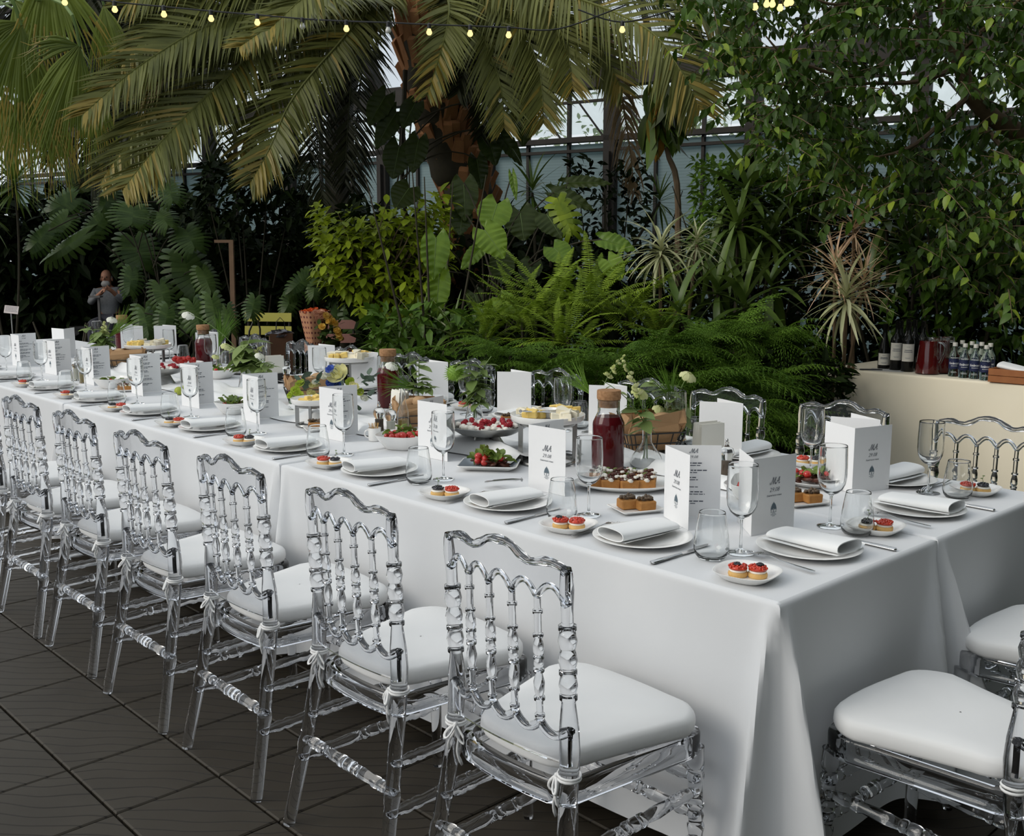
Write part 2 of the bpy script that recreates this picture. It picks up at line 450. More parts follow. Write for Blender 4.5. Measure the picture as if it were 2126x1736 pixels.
ob('purlin', MB().tube([(x0, -1.2, BEAM + 1.7), (x0 + L, -1.2, BEAM + 1.7)], 0.045, 8).mesh('purlin', M_beam), wall)


# unseen green screen added behind the camera, keeping low light off the table end
M_screen = leafmat('light_screen_green', (0.008, 0.014, 0.005), (0.03, 0.045, 0.014), .6, 0.0, 2)
hw = MB(); rows = [[V((x * .6, -2.7 + .5 * noise.noise(V((x * .7, z * .8, 3))), z * .5)) for x in range(-5, 18)] for z in range(0, 12)]
hw.grid(rows); w2 = ob('light_screen', hw.mesh('light_screen', M_screen)); tag(w2, kind='structure')


# ------------------------------------------------------------------ draped tables
def drape(x0, x1, y0, y1, top, hem, corners, mats, seed, rip=0.012, insets=(0, 0, 0, 0), flare=0.012):
    # corners: for each of the four corners (x0y0, x1y0, x1y1, x0y1) the reach of its fold and the direction it leans
    rr = random.Random(seed); Lx, Ly = x1 - x0, y1 - y0
    P = []; r = 0.012
    segs = [((x0, y0), (1, 0), Lx, (0, -1)), ((x1, y0), (0, 1), Ly, (1, 0)), ((x1, y1), (-1, 0), Lx, (0, 1)), ((x0, y1), (0, -1), Ly, (-1, 0))]
    for k, (p, d, l, n) in enumerate(segs):
        ss = []; e = 0.3; q = 0.0
        while q < e: ss.append(q); q += 0.011
        nmid = max(4, int((l - 2 * e) / 0.05))
        ss += [e + (l - 2 * e) * i / nmid for i in range(nmid)]
        q = e; tail = []
        while q > 0.012: tail.append(l - q); q -= 0.011
        ss += tail
        for s in ss:
            P.append((k, s, l, p[0] + d[0] * s, p[1] + d[1] * s, n))
    ph = [(rr.uniform(0, 6.28), rr.uniform(5, 9), rr.uniform(10, 19)) for _ in range(4)]
    lv = [0, .01, .04, .09, .16, .25, .36, .48, .6, .72, .84, .93, 1.0]
    rows = [[V((min(max(x, x0 + r), x1 - r), min(max(y, y0 + r), y1 - r), top)) for (_, _, _, x, y, _) in P]]
    rows.append([V((x - n[0] * .003, y - n[1] * .003, top - .003)) for (_, _, _, x, y, n) in P])
    for t in lv:
        row = []
        for (k, s, l, x, y, n) in P:
            a, f1, f2 = ph[k]
            z = top - .010 - (top - .010 - hem) * t
            w = math.sin(f1 * s + a) * .6 + math.sin(f2 * s + 2 * a) * .4
            o = flare * t + rip * w * t ** 0.8
            ins = insets[k]
            if ins: o = -ins * min(1, t / .3) ** .7
            dx, dy = n[0] * o, n[1] * o
            for ci, sd_ in ((k, s), ((k + 1) % 4, l - s)):
                A, (ux, uy) = corners[ci]
                if A and sd_ < .3:
                    ww = .022 + .055 * t
                    lobe = math.exp(-((sd_ - ww * .95) / (ww * .62)) ** 2) + .62 * math.exp(-((sd_) / (ww * .35)) ** 2) * 0
                    wide = math.exp(-(sd_ / (.10 + .04 * t)) ** 2)
                    g = A * (t ** .9) * (0.30 * wide + 0.80 * lobe)
                    g *= 1 - .72 * math.exp(-(sd_ / (.014 + .012 * t)) ** 2)
                    dx += ux * g * .62 + n[0] * g * .5; dy += uy * g * .62 + n[1] * g * .5
            zz = z + (0.012 * math.sin(s * 3.1 + a) * t if t > .5 else 0)
            row.append(V((x + dx, y + dy, zz)))
        rows.append(row)
    m = MB(); m.grid(rows, closed=True)
    n = len(P)
    m.f.append(list(range(n)))
    m.m.append(0)
    return m.mesh('tablecloth', mats, True, 0.9)


D = 0.7071
ny = [(0.0, 2.045), (2.055, 4.11), (4.12, 6.17), (6.18, 8.2)]
TN = ['beside the two end chairs', 'second from the near end', 'third from the near end', 'at the far end']
for j, (a, b) in enumerate(ny):
    near = 0.16 if j == 0 else 0.10
    cs = [(near, (-D, -D) if j == 0 else (-1, .1)), (0.10 if j == 0 else 0, (.1, -1)), (0, (0, 0)), (0.10, (-1, -.1))]
    o = ob('tablecloth', drape(0, .747, a, b, .75, .085, cs, M_cloth, 3 + j, insets=(0, 0.0001, 0.0001 if j < 3 else 0, 0) if j == 0 else (0.0001, .0001, .0001, 0)))
    tag(o, 'white tablecloth on the left row of tables, ' + TN[j], 'tablecloth', 'white tablecloths on the long banquet table')
    cs = [(0.16 if j == 0 else 0, (.15, -1)), (0.12 if j == 0 else 0, (D, -D)), (0, (0, 0)), (0, (0, 0))]
    o = ob('tablecloth', drape(.753, 1.5, a, b, .75, .085, cs, M_cloth, 13 + j, insets=(0 if j == 0 else .0001, .2, .0001, .0001)))
    tag(o, 'white tablecloth on the far row of tables, ' + TN[j], 'tablecloth', 'white tablecloths on the long banquet table')

# buffet table under a cream cloth
o = ob('tablecloth', drape(4.24, 4.95, 0.2, 2.37, .75, .02, [(.06, (-D, -D)), (.06, (D, -D)), (.1, (D, D)), (.2, (-.75, .66))], M_cream, 41, rip=.02, flare=.1))
tag(o, 'cream cloth over the drinks buffet beside the dark hedge', 'tablecloth')


# ------------------------------------------------------------------ clear acrylic chairs
def lerp_prof(pts, z):
    for (a, b) in zip(pts[:-1], pts[1:]):
        if z <= b[0]:
            f = (z - a[0]) / max(1e-9, b[0] - a[0])
            return [p + (q - p) * f for p, q in zip(a[1:], b[1:])]
    return list(pts[-1][1:])


POSTP = [(0, -.09, .212), (.15, -.058, .198), (.3, -.028, .184), (.44, -.006, .174), (.52, 0, .171), (.62, -.004, .170), (.8, -.012, .172), (.905, -.018, .174)]
POSTR = [(0, .0150), (.012, .0165), (.2, .0175), (.215, .0205), (.23, .0205), (.245, .018), (.44, .0195), (.53, .0215), (.575, .0205), (.62, .0155), (.634, .014), (.636, .0185), (.644, .0185), (.646, .0145), (.652, .0165), (.666, .0195), (.682, .0165), (.686, .0145), (.688, .0185), (.696, .0185), (.698, .0145), (.704, .0165), (.718, .0195), (.734, .0165), (.738, .0145), (.744, .0165), (.758, .0195), (.774, .0165), (.778, .0135), (.780, .0185), (.788, .0185), (.790, .0125), (.82, .0125), (.862, .015), (.895, .0125), (.905, .010)]


def pos_post(z, s):
    x, y = lerp_prof(POSTP, z)
    return V((x, y * s, z))


def bar(m, a, b, prof, n=10):
    a, b = V(a), V(b)
    m.tube([a.lerp(b, t) for t, r in prof], [r for t, r in prof], n)


STR = [(0, .010), (.07, .0125), (.10, .0155), (.12, .0155), (.14, .0125), (.16, .0155), (.19, .0155), (.21, .0125), (.33, .0155), (.42, .0125), (.43, .0165), (.455, .0165), (.46, .0135), (.48, .016), (.52, .016), (.54, .0135), (.545, .0165), (.57, .0165), (.58, .0125), (.67, .0155), (.79, .0125), (.81, .0155), (.84, .0155), (.86, .0125), (.88, .0155), (.90, .0155), (.93, .0125), (1, .010)]
LEGR = [(0, .0125), (.01, .0135), (.1, .0145), (.2, .0165), (.212, .0195), (.222, .0195), (.226, .015), (.245, .019), (.262, .015), (.266, .0195), (.276, .0195), (.28, .0165), (.33, .0165), (.335, .0205), (.345, .0205), (.35, .0165), (.372, .0205), (.41, .0205)]
SPR = [(0, .007), (.03, .007), (.035, .0105), (.06, .0105), (.065, .007), (.17, .0075), (.175, .0115), (.2, .0115), (.205, .0075), (.25, .0105), (.32, .0115), (.395, .007), (.4, .0115), (.43, .0115), (.435, .0075), (.46, .011), (.5, .0085), (.505, .0115), (.525, .0115), (.53, .0075), (.56, .0115), (.62, .0108), (.675, .007), (.68, .0112), (.7, .0112), (.705, .0075), (.86, .0075), (.865, .0105), (.89, .0105), (.895, .0072), (1, .0072)]
YS = [-.170 + .068 * i for i in range(6)]


def bow(y, z=0):                       # curve of the back seen from above
    return -.004 - .016 * (1 - (y / .172) ** 2) - (z - .55) * .035


def ztop(y):
    t = abs(y) / .178
    return lerp_prof([(0, .929), (.1, .9285), (.2, .924), (.33, .910), (.45, .9015), (.55, .903), (.66, .9085), (.78, .909), (.9, .904), (1, .893)], t)[0]


def trap(x0, x1, w0, w1, bulge, r, n=6):
    # rounded trapezoid outline, rear at x0, front at x1, front edge bowed outwards
    pts = []
    cor = [(x1, w1 / 2, 0), (x0, w0 / 2, 1), (x0, -w0 / 2, 2), (x1, -w1 / 2, 3)]
    for (x, y, k) in cor:
        cx_, cy_ = x + (-r if k in (0, 3) else r), y + (-r if y > 0 else r)
        for i in range(n + 1):
            a = PI / 2 * k + PI / 2 * i / n
            px, py = cx_ + r * math.cos(a), cy_ + r * math.sin(a)
            pts.append((px, py))
        if k == 3: pass
    out = []
    for i, p in enumerate(pts):
        q = pts[(i + 1) % len(pts)]
        out.append(p)
        if math.hypot(p[0] - q[0], p[1] - q[1]) > .1:
            for f in (.2, .4, .6, .8): out.append((p[0] + (q[0] - p[0]) * f, p[1] + (q[1] - p[1]) * f))
    return [(x + (bulge * (1 - (2 * y / w1) ** 2) if x > (x0 + x1) / 2 else -.02 * (1 - (2 * y / w0) ** 2)), y) for x, y in out]


def slab(m, rows):                      # closes four edge rows into a solid panel
    a = len(m.v); n = len(rows[0])
    m.grid([rows[0], rows[1], rows[3], rows[2]])
    m.f += [[a + 3 * n + j, a + 3 * n + j + 1, a + j + 1, a + j] for j in range(n - 1)]; m.m += [0] * (n - 1)
    for e in (0, n - 1): m.f.append([a + e + k * n for k in range(4)]); m.m.append(0)


def chair_parts():
    out = []
    for s in (1, -1):
        zs = [z for z, r in POSTR]
        out.append(('back_post', MB().tube([pos_post(z, s) for z in zs], [r for z, r in POSTR], 12).mesh('back_post', M_plast, True, 1.0, True)))
    # crest: a clear panel between the waved top rail and five arches
    m = MB(); N = 60; ys = [-.174 + .348 * i / N for i in range(N + 1)]
    def zarch(y):
        u = ((y + .170) / .068) % 1.0 if -.17 < y < .17 else 0
        return .832 + .031 * math.sin(PI * min(max(u, 0), 1)) ** .8
    rows = []
    for dx in (0, 1):
        th = -.0045 if dx == 0 else .0045
        rows.append([V((bow(y, .86) + th, y, zarch(y))) for y in ys]); rows.append([V((bow(y, .9) + th, y, ztop(y))) for y in ys])
    slab(m, rows)
    m.tube([(bow(y, .9), y, ztop(y)) for y in ys], [.0105 - .0025 * abs(math.sin(9 * y / .178)) for y in ys], 10)
    m.tube([(bow(y, .85), y, zarch(y) - .002) for y in ys], .0075, 8)
    out.append(('crest_rail', m.mesh('crest_rail', M_plast, True, 1.0, True)))
    m = MB()
    def zsc(y):
        u = ((y + .170) / .068) % 1.0 if -.17 < y < .17 else 0
        return .572 - .022 * math.sin(PI * min(max(u, 0), 1)) ** .8
    rows = []
    for th in (-.005, .005):
        rows.append([V((bow(y, .55) + th, y, .497)) for y in ys]); rows.append([V((bow(y, .55) + th, y, zsc(y))) for y in ys])
    slab(m, rows)
    m.tube([(bow(y, .55), y, zsc(y)) for y in ys], .0095, 8)
    out.append(('lower_rail', m.mesh('lower_rail', M_plast, True, 1.0, True)))
    for y in YS[1:5]:
        m = MB(); bar(m, (bow(y, .57), y, .570), (bow(y, .84), y, .834), SPR)
        out.append(('spindle', m.mesh('spindle', M_plast, True, 1.0, True)))
    m = MB(); T = trap(-.01, .40, .35, .43, .022, .05)
    c = (.195, 0)
    def ring(k, z): return [V((c[0] + (x - c[0]) * k, y * k, z)) for x, y in T]
    m.grid([ring(.985, .402), ring(1, .408), ring(1, .448), ring(.985, .454), ring(.90, .454), ring(.88, .425), ring(.88, .405), ring(.9, .402)], closed=True)
    n_ = len(T); m.f += [[7 * n_ + j, 7 * n_ + (j + 1) % n_, (j + 1) % n_, j] for j in range(n_)]; m.m += [0] * n_
    out.append(('seat_frame', m.mesh('seat_frame', M_plast, True, 1.0, True)))
    for s in (1, -1):
        m = MB(); m.tube([(.388 + .012 * (.41 - z) / .41, s * (.188 + .006 * (.41 - z) / .41), z) for z, r in LEGR], [r for z, r in LEGR], 12)
        out.append(('front_leg', m.mesh('front_leg', M_plast, True, 1.0, True)))
    fl_ = lambda s, z: V((.388 + .012 * (.41 - z) / .41, s * .19, z))
    for s in (1, -1):
        for z in (.30, .185):
            m = MB(); bar(m, pos_post(z, s), fl_(s, z + .005), STR); out.append(('stretcher', m.mesh('stretcher', M_plast, True, 1.0, True)))
    m = MB(); bar(m, pos_post(.235, 1), pos_post(.235, -1), STR); out.append(('stretcher', m.mesh('stretcher', M_plast, True, 1.0, True)))
    for z in (.335, .245):
        m = MB(); bar(m, fl_(1, z), fl_(-1, z), STR); out.append(('stretcher', m.mesh('stretcher', M_plast, True, 1.0, True)))
    # cushion
    m = MB(); T = trap(.022, .395, .30, .425, .024, .07)
    def ring(k, z, d=0): return [V((c[0] + (x - c[0]) * k, y * k, z + d * noise.noise(V((x * 9, y * 9, 1))) * .004)) for x, y in T]
    m.grid([ring(.0, .456), ring(.95, .456), ring(.985, .459), ring(1, .466), ring(1.006, .476), ring(1.0, .488, 1), ring(.975, .497, 1), ring(.93, .5015, 1), ring(.7, .506, 1), ring(.35, .508), ring(0.01, .508)], closed=True)
    cm = m.mesh('cushion', M_cush, True, 0)
    ties = []
    for s in (1, -1):
        m = MB(); cpt = pos_post(.478, s)
        lp = [cpt + V((math.cos(a) * .0235, math.sin(a) * .0235, .002 * math.sin(a))) for a in [2 * PI * i / 14 for i in range(15)]]
        m.tube(lp, .0022, 6, flat=1.5)
        lp = [cpt + V((math.cos(a) * .0235, math.sin(a) * .0235, -.007)) for a in [2 * PI * i / 14 for i in range(15)]]
        m.tube(lp, .0022, 6, flat=1.5)
        kx = cpt + V((-.018, -s * .018, -.002))
        m.ball(kx, (.005, .005, .006), 6, 4)
        for (dx, dy, l, wv) in ((-.016, .010, .034, 1), (.004, -.014, .05, -1)):
            lp = [kx + V((dx * math.sin(PI * t) * 1.3 + .004 * wv * math.sin(2 * PI * t), dy * s * math.sin(PI * t) * 1.3 + .008 * math.sin(2 * PI * t), -l * math.sin(PI * t * .999) * (.6 + .4 * t))) for t in [i / 12 for i in range(13)]]
            m.tube(lp, .0021, 5, flat=1.7)
        for (dx, dy, l) in ((-.010, .014, .06), (.006, -.010, .095)):
            m.tube([kx + V((dx * t + .005 * math.sin(7 * t), dy * s * t, -l * t)) for t in [i / 8 for i in range(9)]], [.0021] * 7 + [.0027, .002], 5, flat=1.8)
        ties.append(m.mesh('tie', M_cush, True, 0))
    return out, cm, ties


CP, CUSH, TIES = chair_parts()


def make_chair(label, group):
    t = thing('banquet_chair', label, 'chair', group=group)
    for n, me in CP: ob(n, me, t)
    c = ob('cushion', CUSH, t); c['label'] = 'white cotton seat cushion tied on'
    for me in TIES: ob('tie', me, c)
    return t


G1 = 'clear chairs along the left side of the table'; G2 = 'clear chairs along the far side of the table'; G3 = 'clear chairs at the near end of the table'
ch0 = make_chair('clear acrylic chair with white cushion, nearest on the left side, beside the table corner', G1)
ch0.location = (-.49, .325, 0)
N1 = ['second', 'third', 'fourth', 'fifth', 'sixth', 'seventh']
for k, y in enumerate((.885, 1.475, 2.045, 2.63, 3.17, 3.74)):
    dup(ch0, (-.487 + rnd.uniform(-.008, .008), y, 0), rnd.uniform(-.03, .03), f'clear acrylic chair on the left side, {N1[k]} from the near corner', G1)
FY = (.29, .84, 1.37, 1.80, 2.37, 3.0, 3.52, 4.12, 4.7, 5.3, 5.9)
N2 = ['nearest, before the cream buffet'] + [w + ' from the right' for w in ('second', 'third', 'fourth', 'fifth', 'sixth', 'seventh', 'eighth', 'ninth', 'tenth', 'eleventh')]
for k, y in enumerate(FY):
    dup(ch0, (1.715 + rnd.uniform(-.01, .01), y, 0), PI + rnd.uniform(-.04, .04), f'clear chair on the far side of the table, {N2[k]}', G2)
dup(ch0, (.275, -.475, 0), PI / 2 - .06, 'clear chair with white cushion at the table end, nearest the camera at lower right', G3)
dup(ch0, (.965, -.465, 0), PI / 2 - .02, 'clear chair with white cushion at the table end, behind the nearest end chair', G3)

# ------------------------------------------------------------------ place settings
TT = .751
PL = MB().lathe([(0, .002), (.075, .002), (.08, 0), (.086, .002), (.105, .008), (.128, .0135), (.1315, .0155), (.129, .0165), (.105, .0115), (.088, .006), (.07, .0045), (0, .0045)], 44).mesh('dinner_plate', M_china, True, .9)
sq = lambda p: (lambda a: 1 / (abs(math.cos(a)) ** p + abs(math.sin(a)) ** p) ** (1 / p))
SP = MB().lathe([(0, .003), (.042, .003), (.046, 0), (.052, .003), (.066, .013), (.0735, .020), (.0745, .0215), (.0725, .022), (.064, .0155), (.05, .007), (.04, .0055), (0, .0055)], 36, shape=sq(2.9)).mesh('side_plate', M_china, True, .9)
m = MB()
def oval(a, b, n=26):
    return [(a * math.copysign(abs(math.cos(t)) ** .75, math.cos(t)), b * math.copysign(abs(math.sin(t)) ** .8, math.sin(t))) for t in [2 * PI * i / n for i in range(n)]]
o1, o2 = oval(.052, .017), oval(.0492, .0145)
Lx = [-.105, -.055, 0, .055, .105]
def nrow(pl, x):
    return [V((x + (y * .04 if abs(x) > .1 else 0), y * (1 - .04 * abs(x) / .1), .004 + (z + .017) * (1 - 1.9 * (x + .105)) * (1 + .06 * math.sin(9 * x)))) for y, z in pl]
m.grid([nrow(o1, x) for x in Lx] + [nrow(o2, x) for x in Lx[::-1]], closed=True)
n_ = 26; m.f += [[9 * n_ + j, 9 * n_ + (j + 1) % n_, (j + 1) % n_, j] for j in range(n_)]; m.m += [0] * n_
NAPR = m.mesh('roll', M_nap, True, .9, True)
NAPF = MB().grid([[V((x, y + x * .06, .0045 + .004 * abs(math.sin(9 * x + 4 * y)) * (1 if abs(y) > .03 else .3) + (.008 if y < -.05 else 0))) for y in (-.064, -.05, -.03, 0, .03, .05, .06)] for x in (-.105, -.06, -.02, .03, .07, .112)]).mesh('tail', M_nap, True, 0)
nap0 = None


def sweep_fork():
    m = MB()
    zc = lambda x: .0035 + .010 * math.sin(max(0, min(1, (x + .02) / .12)) * PI) * (1 if x > -.02 else 0) + .004 * (x < -.02)
    xs = [-.1, -.098, -.09, -.05, 0, .03, .045, .055, .065]
    ws = [.002, .0045, .0055, .0045, .0028, .0028, .005, .0105, .0118]
    rows = [[V((x, -w, zc(x))), V((x, 0, zc(x) + .0012)), V((x, w, zc(x))), V((x, 0, zc(x) - .0016))] for x, w in zip(xs, ws)]
    m.grid(rows, closed=True); m.f.append([0, 1, 2, 3]); m.m.append(0)
    for y in (-.0095, -.0032, .0032, .0095):
        m.tube([(.062, y, zc(.062)), (.08, y, zc(.08)), (.097, y * .98, zc(.097) - .001), (.106, y * .96, .006)], [.0021, .0019, .0016, .0008], 5)
    return m.mesh('fork', M_steel, True, .8)


def sweep_knife():
    m = MB()
    m.tube([(-.115, 0, .0045), (-.112, 0, .0045), (-.07, 0, .0045), (-.01, 0, .0045), (.0, 0, .0045)], [.003, .0075, .0072, .0055, .005], 10, flat=.6)
    h = m.mesh('handle', M_steel, True, .8)
    b = MB().prism([(0, -.006), (.07, -.0085), (.105, -.004), (.115, .004), (.10, .007), (0, .006)], .0035, .0055).mesh('blade', M_steel, False)
    return h, b


FORK = sweep_fork(); KNH, KNB = sweep_knife()
wp = [(0, 0), (.034, 0), (.0355, .0015), (.034, .003), (.02, .005), (.008, .0085), (.0042, .014), (.0036, .03), (.0036, .075), (.0042, .086), (.008, .091), (.019, .0965), (.0295, .107), (.0362, .122), (.0392, .142), (.0395, .17), (.0378, .224), (.0375, .2272), (.0370, .2282), (.0365, .2272), (.0366, .224), (.0383, .17), (.038, .142), (.035, .124), (.0285, .110), (.018, .1005), (.006, .0955), (0, .095)]
WINE = MB().lathe(wp, 24).mesh('wine_glass', M_glass, True, 1.0)
tp = [(0, .0), (.026, 0), (.033, .003), (.040, .012), (.0435, .026), (.0435, .04), (.041, .062), (.036, .095), (.0329, .1145), (.0325, .1175), (.032, .1184), (.0315, .1175), (.0318, .1145), (.035, .095), (.0398, .062), (.0423, .04), (.0422, .027), (.0385, .0145), (.030, .0085), (0, .0075)]
TUMB = MB().lathe(tp, 26).mesh('tumbler', M_glass, True, 1.0)

ORD = ['first', 'second', 'third', 'fourth', 'fifth', 'sixth', 'seventh', 'eighth', 'ninth', 'tenth', 'eleventh', 'twelfth']


def single(name, me, label, cat, loc, rz=0, group=None):
    o = ob(name, me, None, loc, (0, 0, rz)); return tag(o, label, cat, group)


def napkin(label, loc, rz):
    t = thing('napkin', label, 'napkin', loc, rz, 'white folded napkins on dinner plates')
    ob('roll', NAPR, t); ob('tail', NAPF, t)


def knife(label, loc, rz):
    t = thing('knife', label, 'knife', loc, rz, 'table knives'); ob('handle', KNH, t); ob('blade', KNB, t)


# caviar canapes
def beads(mt, seed, n=34, r=.0028, R=.0165, h=.007):
    rr = random.Random(seed); m = MB()
    m.lathe([(0, .0), (R, .0), (R * .9, h * .5), (R * .5, h * .85), (0, h)], 12)
    for i in range(n):
        a = rr.uniform(0, 2 * PI); q = math.sqrt(rr.random()) * R
        m.ball((q * math.cos(a), q * math.sin(a), h * (1 - .6 * (q / R) ** 2)), r, 5, 4)
    return m.mesh('topping', mt, True, 0)


CRK = MB().lathe([(0, 0), (.019, 0), (.0205, .003), (.0205, .007), (.019, .010), (0, .010)], 18).mesh('cracker', M_toast2, True, .7)
CRM = MB().lathe([(0, .009), (.017, .0095), (.0185, .012), (.0175, .0145), (.012, .0165), (0, .017)], 16).mesh('cream', M_cream2, True, .8)
RED = [beads(M_red, 1), beads(M_red, 2)]; BLK = [beads(M_black, 5, 26, .0026, .013), beads(M_black, 6, 26, .0026, .013)]
SPRIG = MB().tube([(0, 0, .026), (.004, .001, .036), (.002, .003, .046)], .0006, 4).ball((.002, .004, .046), (.004, .003, .0015), 6, 4).ball((.006, .001, .038), (.004, .003, .0015), 6, 4).mesh('sprig', M_stem)


def canape(kind, label, loc, rz=0):
    t = thing('canape', label, 'canape', loc, rz, 'caviar canapes on the side plates')
    ob('cracker', CRK, t); ob('cream', CRM, t)
    ob('topping', rnd.choice(RED if kind != 'black' else BLK), t, (0, 0, .0165), scale=1.2)
    t.scale = (1.12, 1.12, 1.12)
    if kind == 'both': ob('topping', BLK[0], t, (.004, .002, .025), scale=.62)
    if kind == 'black': ob('sprig', SPRIG, t)


# folded menu cards: two upright leaves meeting at a fold
CW, CH, CT = .158, .208, .0009


def text_bm(m, txt, size, x, z, bold=False, shear=.35, align='CENTER', mi=0):
    cu = bpy.data.curves.new('t', 'FONT'); cu.body = txt; cu.size = size; cu.shear = shear; cu.align_x = align; cu.resolution_u = 2
    if bold: cu.offset = size * .012
    o = bpy.data.objects.new('t', cu); me = o.to_mesh()
    m.add([(x + v.co.x, 0, z + v.co.y) for v in me.vertices], [tuple(p.vertices) for p in me.polygons], mi)
    o.to_mesh_clear(); bpy.data.objects.remove(o); bpy.data.curves.remove(cu)


def stroke(m, pts, w, mi=0):
    L_, R_ = [], []
    for i, p in enumerate(pts):
        a = V((*pts[max(i - 1, 0)], 0)); b = V((*pts[min(i + 1, len(pts) - 1)], 0)); d = (b - a).normalized(); q = V((-d.y, d.x, 0))
        ww = w * (.45 + .8 * abs(d.y)) * (.4 if i in (0, len(pts) - 1) else 1)
        L_.append(V((p[0], 0, p[1])) + V((q.x, 0, q.y)) * ww); R_.append(V((p[0], 0, p[1])) - V((q.x, 0, q.y)) * ww)
    m.grid([L_, R_], mi)


def curve2(pts, n=6):
    out = []
    for i in range(len(pts) - 1):
        p0, p1, p2, p3 = pts[max(i - 1, 0)], pts[i], pts[i + 1], pts[min(i + 2, len(pts) - 1)]
        for k in range(n):
            t = k / n
            out.append(tuple(.5 * (2 * p1[c] + (p2[c] - p0[c]) * t + (2 * p0[c] - 5 * p1[c] + 4 * p2[c] - p3[c]) * t * t + (3 * p1[c] - p0[c] - 3 * p2[c] + p3[c]) * t ** 3) for c in (0, 1)))
    return out + [pts[-1]]


def monogram(m, cx_, z, s):
    Mq = [(-1.15, .28), (-1.28, .1), (-1.12, -.05), (-.9, .1), (-.62, 1), (-.5, 1), (-.42, .1), (-.38, .05), (.0, 1), (.08, 1), (.05, .1), (.2, .02), (.34, .22)]
    Aq = [(.22, .25), (.12, .05), (.34, -.05), (.62, .3), (1.02, 1.05), (1.08, 1.0), (1.1, .15), (1.22, .02), (1.42, .2)]
    Bq = [(.45, .52), (.75, .42), (1.05, .5), (1.3, .6)]
    for q in (Mq, Aq, Bq): stroke(m, [(cx_ + (x + .25 * y) * s * .82, z + y * s) for x, y in curve2(q)], s * .055)


def emblem(m, cx_, z, s):
    # a domed tree over three lines of small print
    dome = [(-.5, .0), (-.5, .28), (-.42, .55), (-.25, .85), (-.06, 1.0), (-.04, 1.12), (.04, 1.12), (.06, 1.0), (.25, .85), (.42, .55), (.5, .28), (.5, 0), (.3, .18), (.16, .05), (.05, .28), (-.05, .28), (-.16, .05), (-.3, .18)]
    top = [p for p in dome]
    n = len(top); c = (0, .5)
    m.add([(cx_ + p[0] * s, 0, z + p[1] * s) for p in top] + [(cx_, 0, z + .5 * s)], [(i, (i + 1) % n, n) for i in range(n)], 1)
    for x, w, h0, h1 in ((0, .045, -.28, .3), (-.42, .03, -.2, .05), (.42, .03, -.2, .05)):
        m.add([(cx_ + (x + a * w) * s, 0, z + b * s) for a, b in ((-1, h0), (1, h0), (1, h1), (-1, h1))], [(0, 1, 2, 3)], 1)
    m.add([(cx_ + a * .5 * s, 0, z + b * s) for a, b in ((-1, -.24), (1, -.24), (1, -.2), (-1, -.2))], [(0, 1, 2, 3)], 1)
    for k, l in enumerate((.55, .95, .5)):
        x = -l / 2
        while x < l / 2:
            w = rnd.uniform(.05, .12); m.add([(cx_ + (x + a) * s, 0, z + (-.42 - .17 * k + b) * s) for a, b in ((0, 0), (w, 0), (w, .07), (0, .07))], [(0, 1, 2, 3)], 1); x += w + .03


def front_print():
    m = MB(); c = CW * .5
    monogram(m, c, .133, .0165)
    text_bm(m, '29.08', .0165, c, .112, shear=.3)
    text_bm(m, 'Банкетное меню', .0068, c, .0995, True, .2)
    emblem(m, c, .060, .021)
    return m.mesh('front_print', [M_ink, M_logo], False)


def menu_print(seed):
    rr = random.Random(seed); m = MB(); c = CW * .5
    monogram(m, c, .186, .011); text_bm(m, '29.08', .011, c, .171, shear=.3)
    z = .155
    for blk in range(6):
        for ln in range(rr.choice((1, 2, 2, 3))):
            bold = ln == 0; x = .018; end = rr.uniform(.06, .14)
            if z < .035: break
            while x < end:
                w = rr.uniform(.006, .02); h = .0030 if bold else .0022
                m.add([(x, 0, z), (min(x + w, end), 0, z), (min(x + w, end) + .0006, 0, z + h), (x + .0006, 0, z + h)], [(0, 1, 2, 3)], 1); x += w + .0025
            z -= .0064
        z -= .008
    return m.mesh('menu_print', [M_ink, M_inkd], False)


FP = front_print(); MP = [menu_print(s) for s in (1, 2, 3)]
PAN = MB().box((CW / 2, 0, CH / 2), (CW, CT, CH)).mesh('panel', M_card, False)


def card(label, x, y, aA, aB, prints='', group='folded menu cards along the near side', z=TT, curl=0):
    # leaf A and leaf B leave the fold at headings aA and aB (radians)
    t = thing('menu_card', label, 'menu card', (x, y, z), 0, group)
    A = ob('panel', PAN, t, rot=(0, 0, aA)); B = ob('panel', PAN, t, rot=(0, 0, aB))
    e = .0012
    if 'A' in prints: ob('front_print', FP, A, (0, -e, 0))
    if 'a' in prints: ob('front_print', FP, A, (CW, e, 0), (0, 0, PI))
    if 'B' in prints: ob('menu_print', rnd.choice(MP), B, (0, -e, 0))
    if 'F' in prints: ob('front_print', FP, B, (0, -e, 0))
    return t


def head(x, y, lat, away):
    # heading of a leaf seen with its width shortened to lat, leaning away from (+1) or towards (-1) the eye
    v = V((x - CAM.x, y - CAM.y, 0)).normalized(); r = V((v.y, -v.x, 0))
    d = r * lat + v * away * math.sqrt(max(0, 1 - lat * lat)); return math.atan2(d.y, d.x)


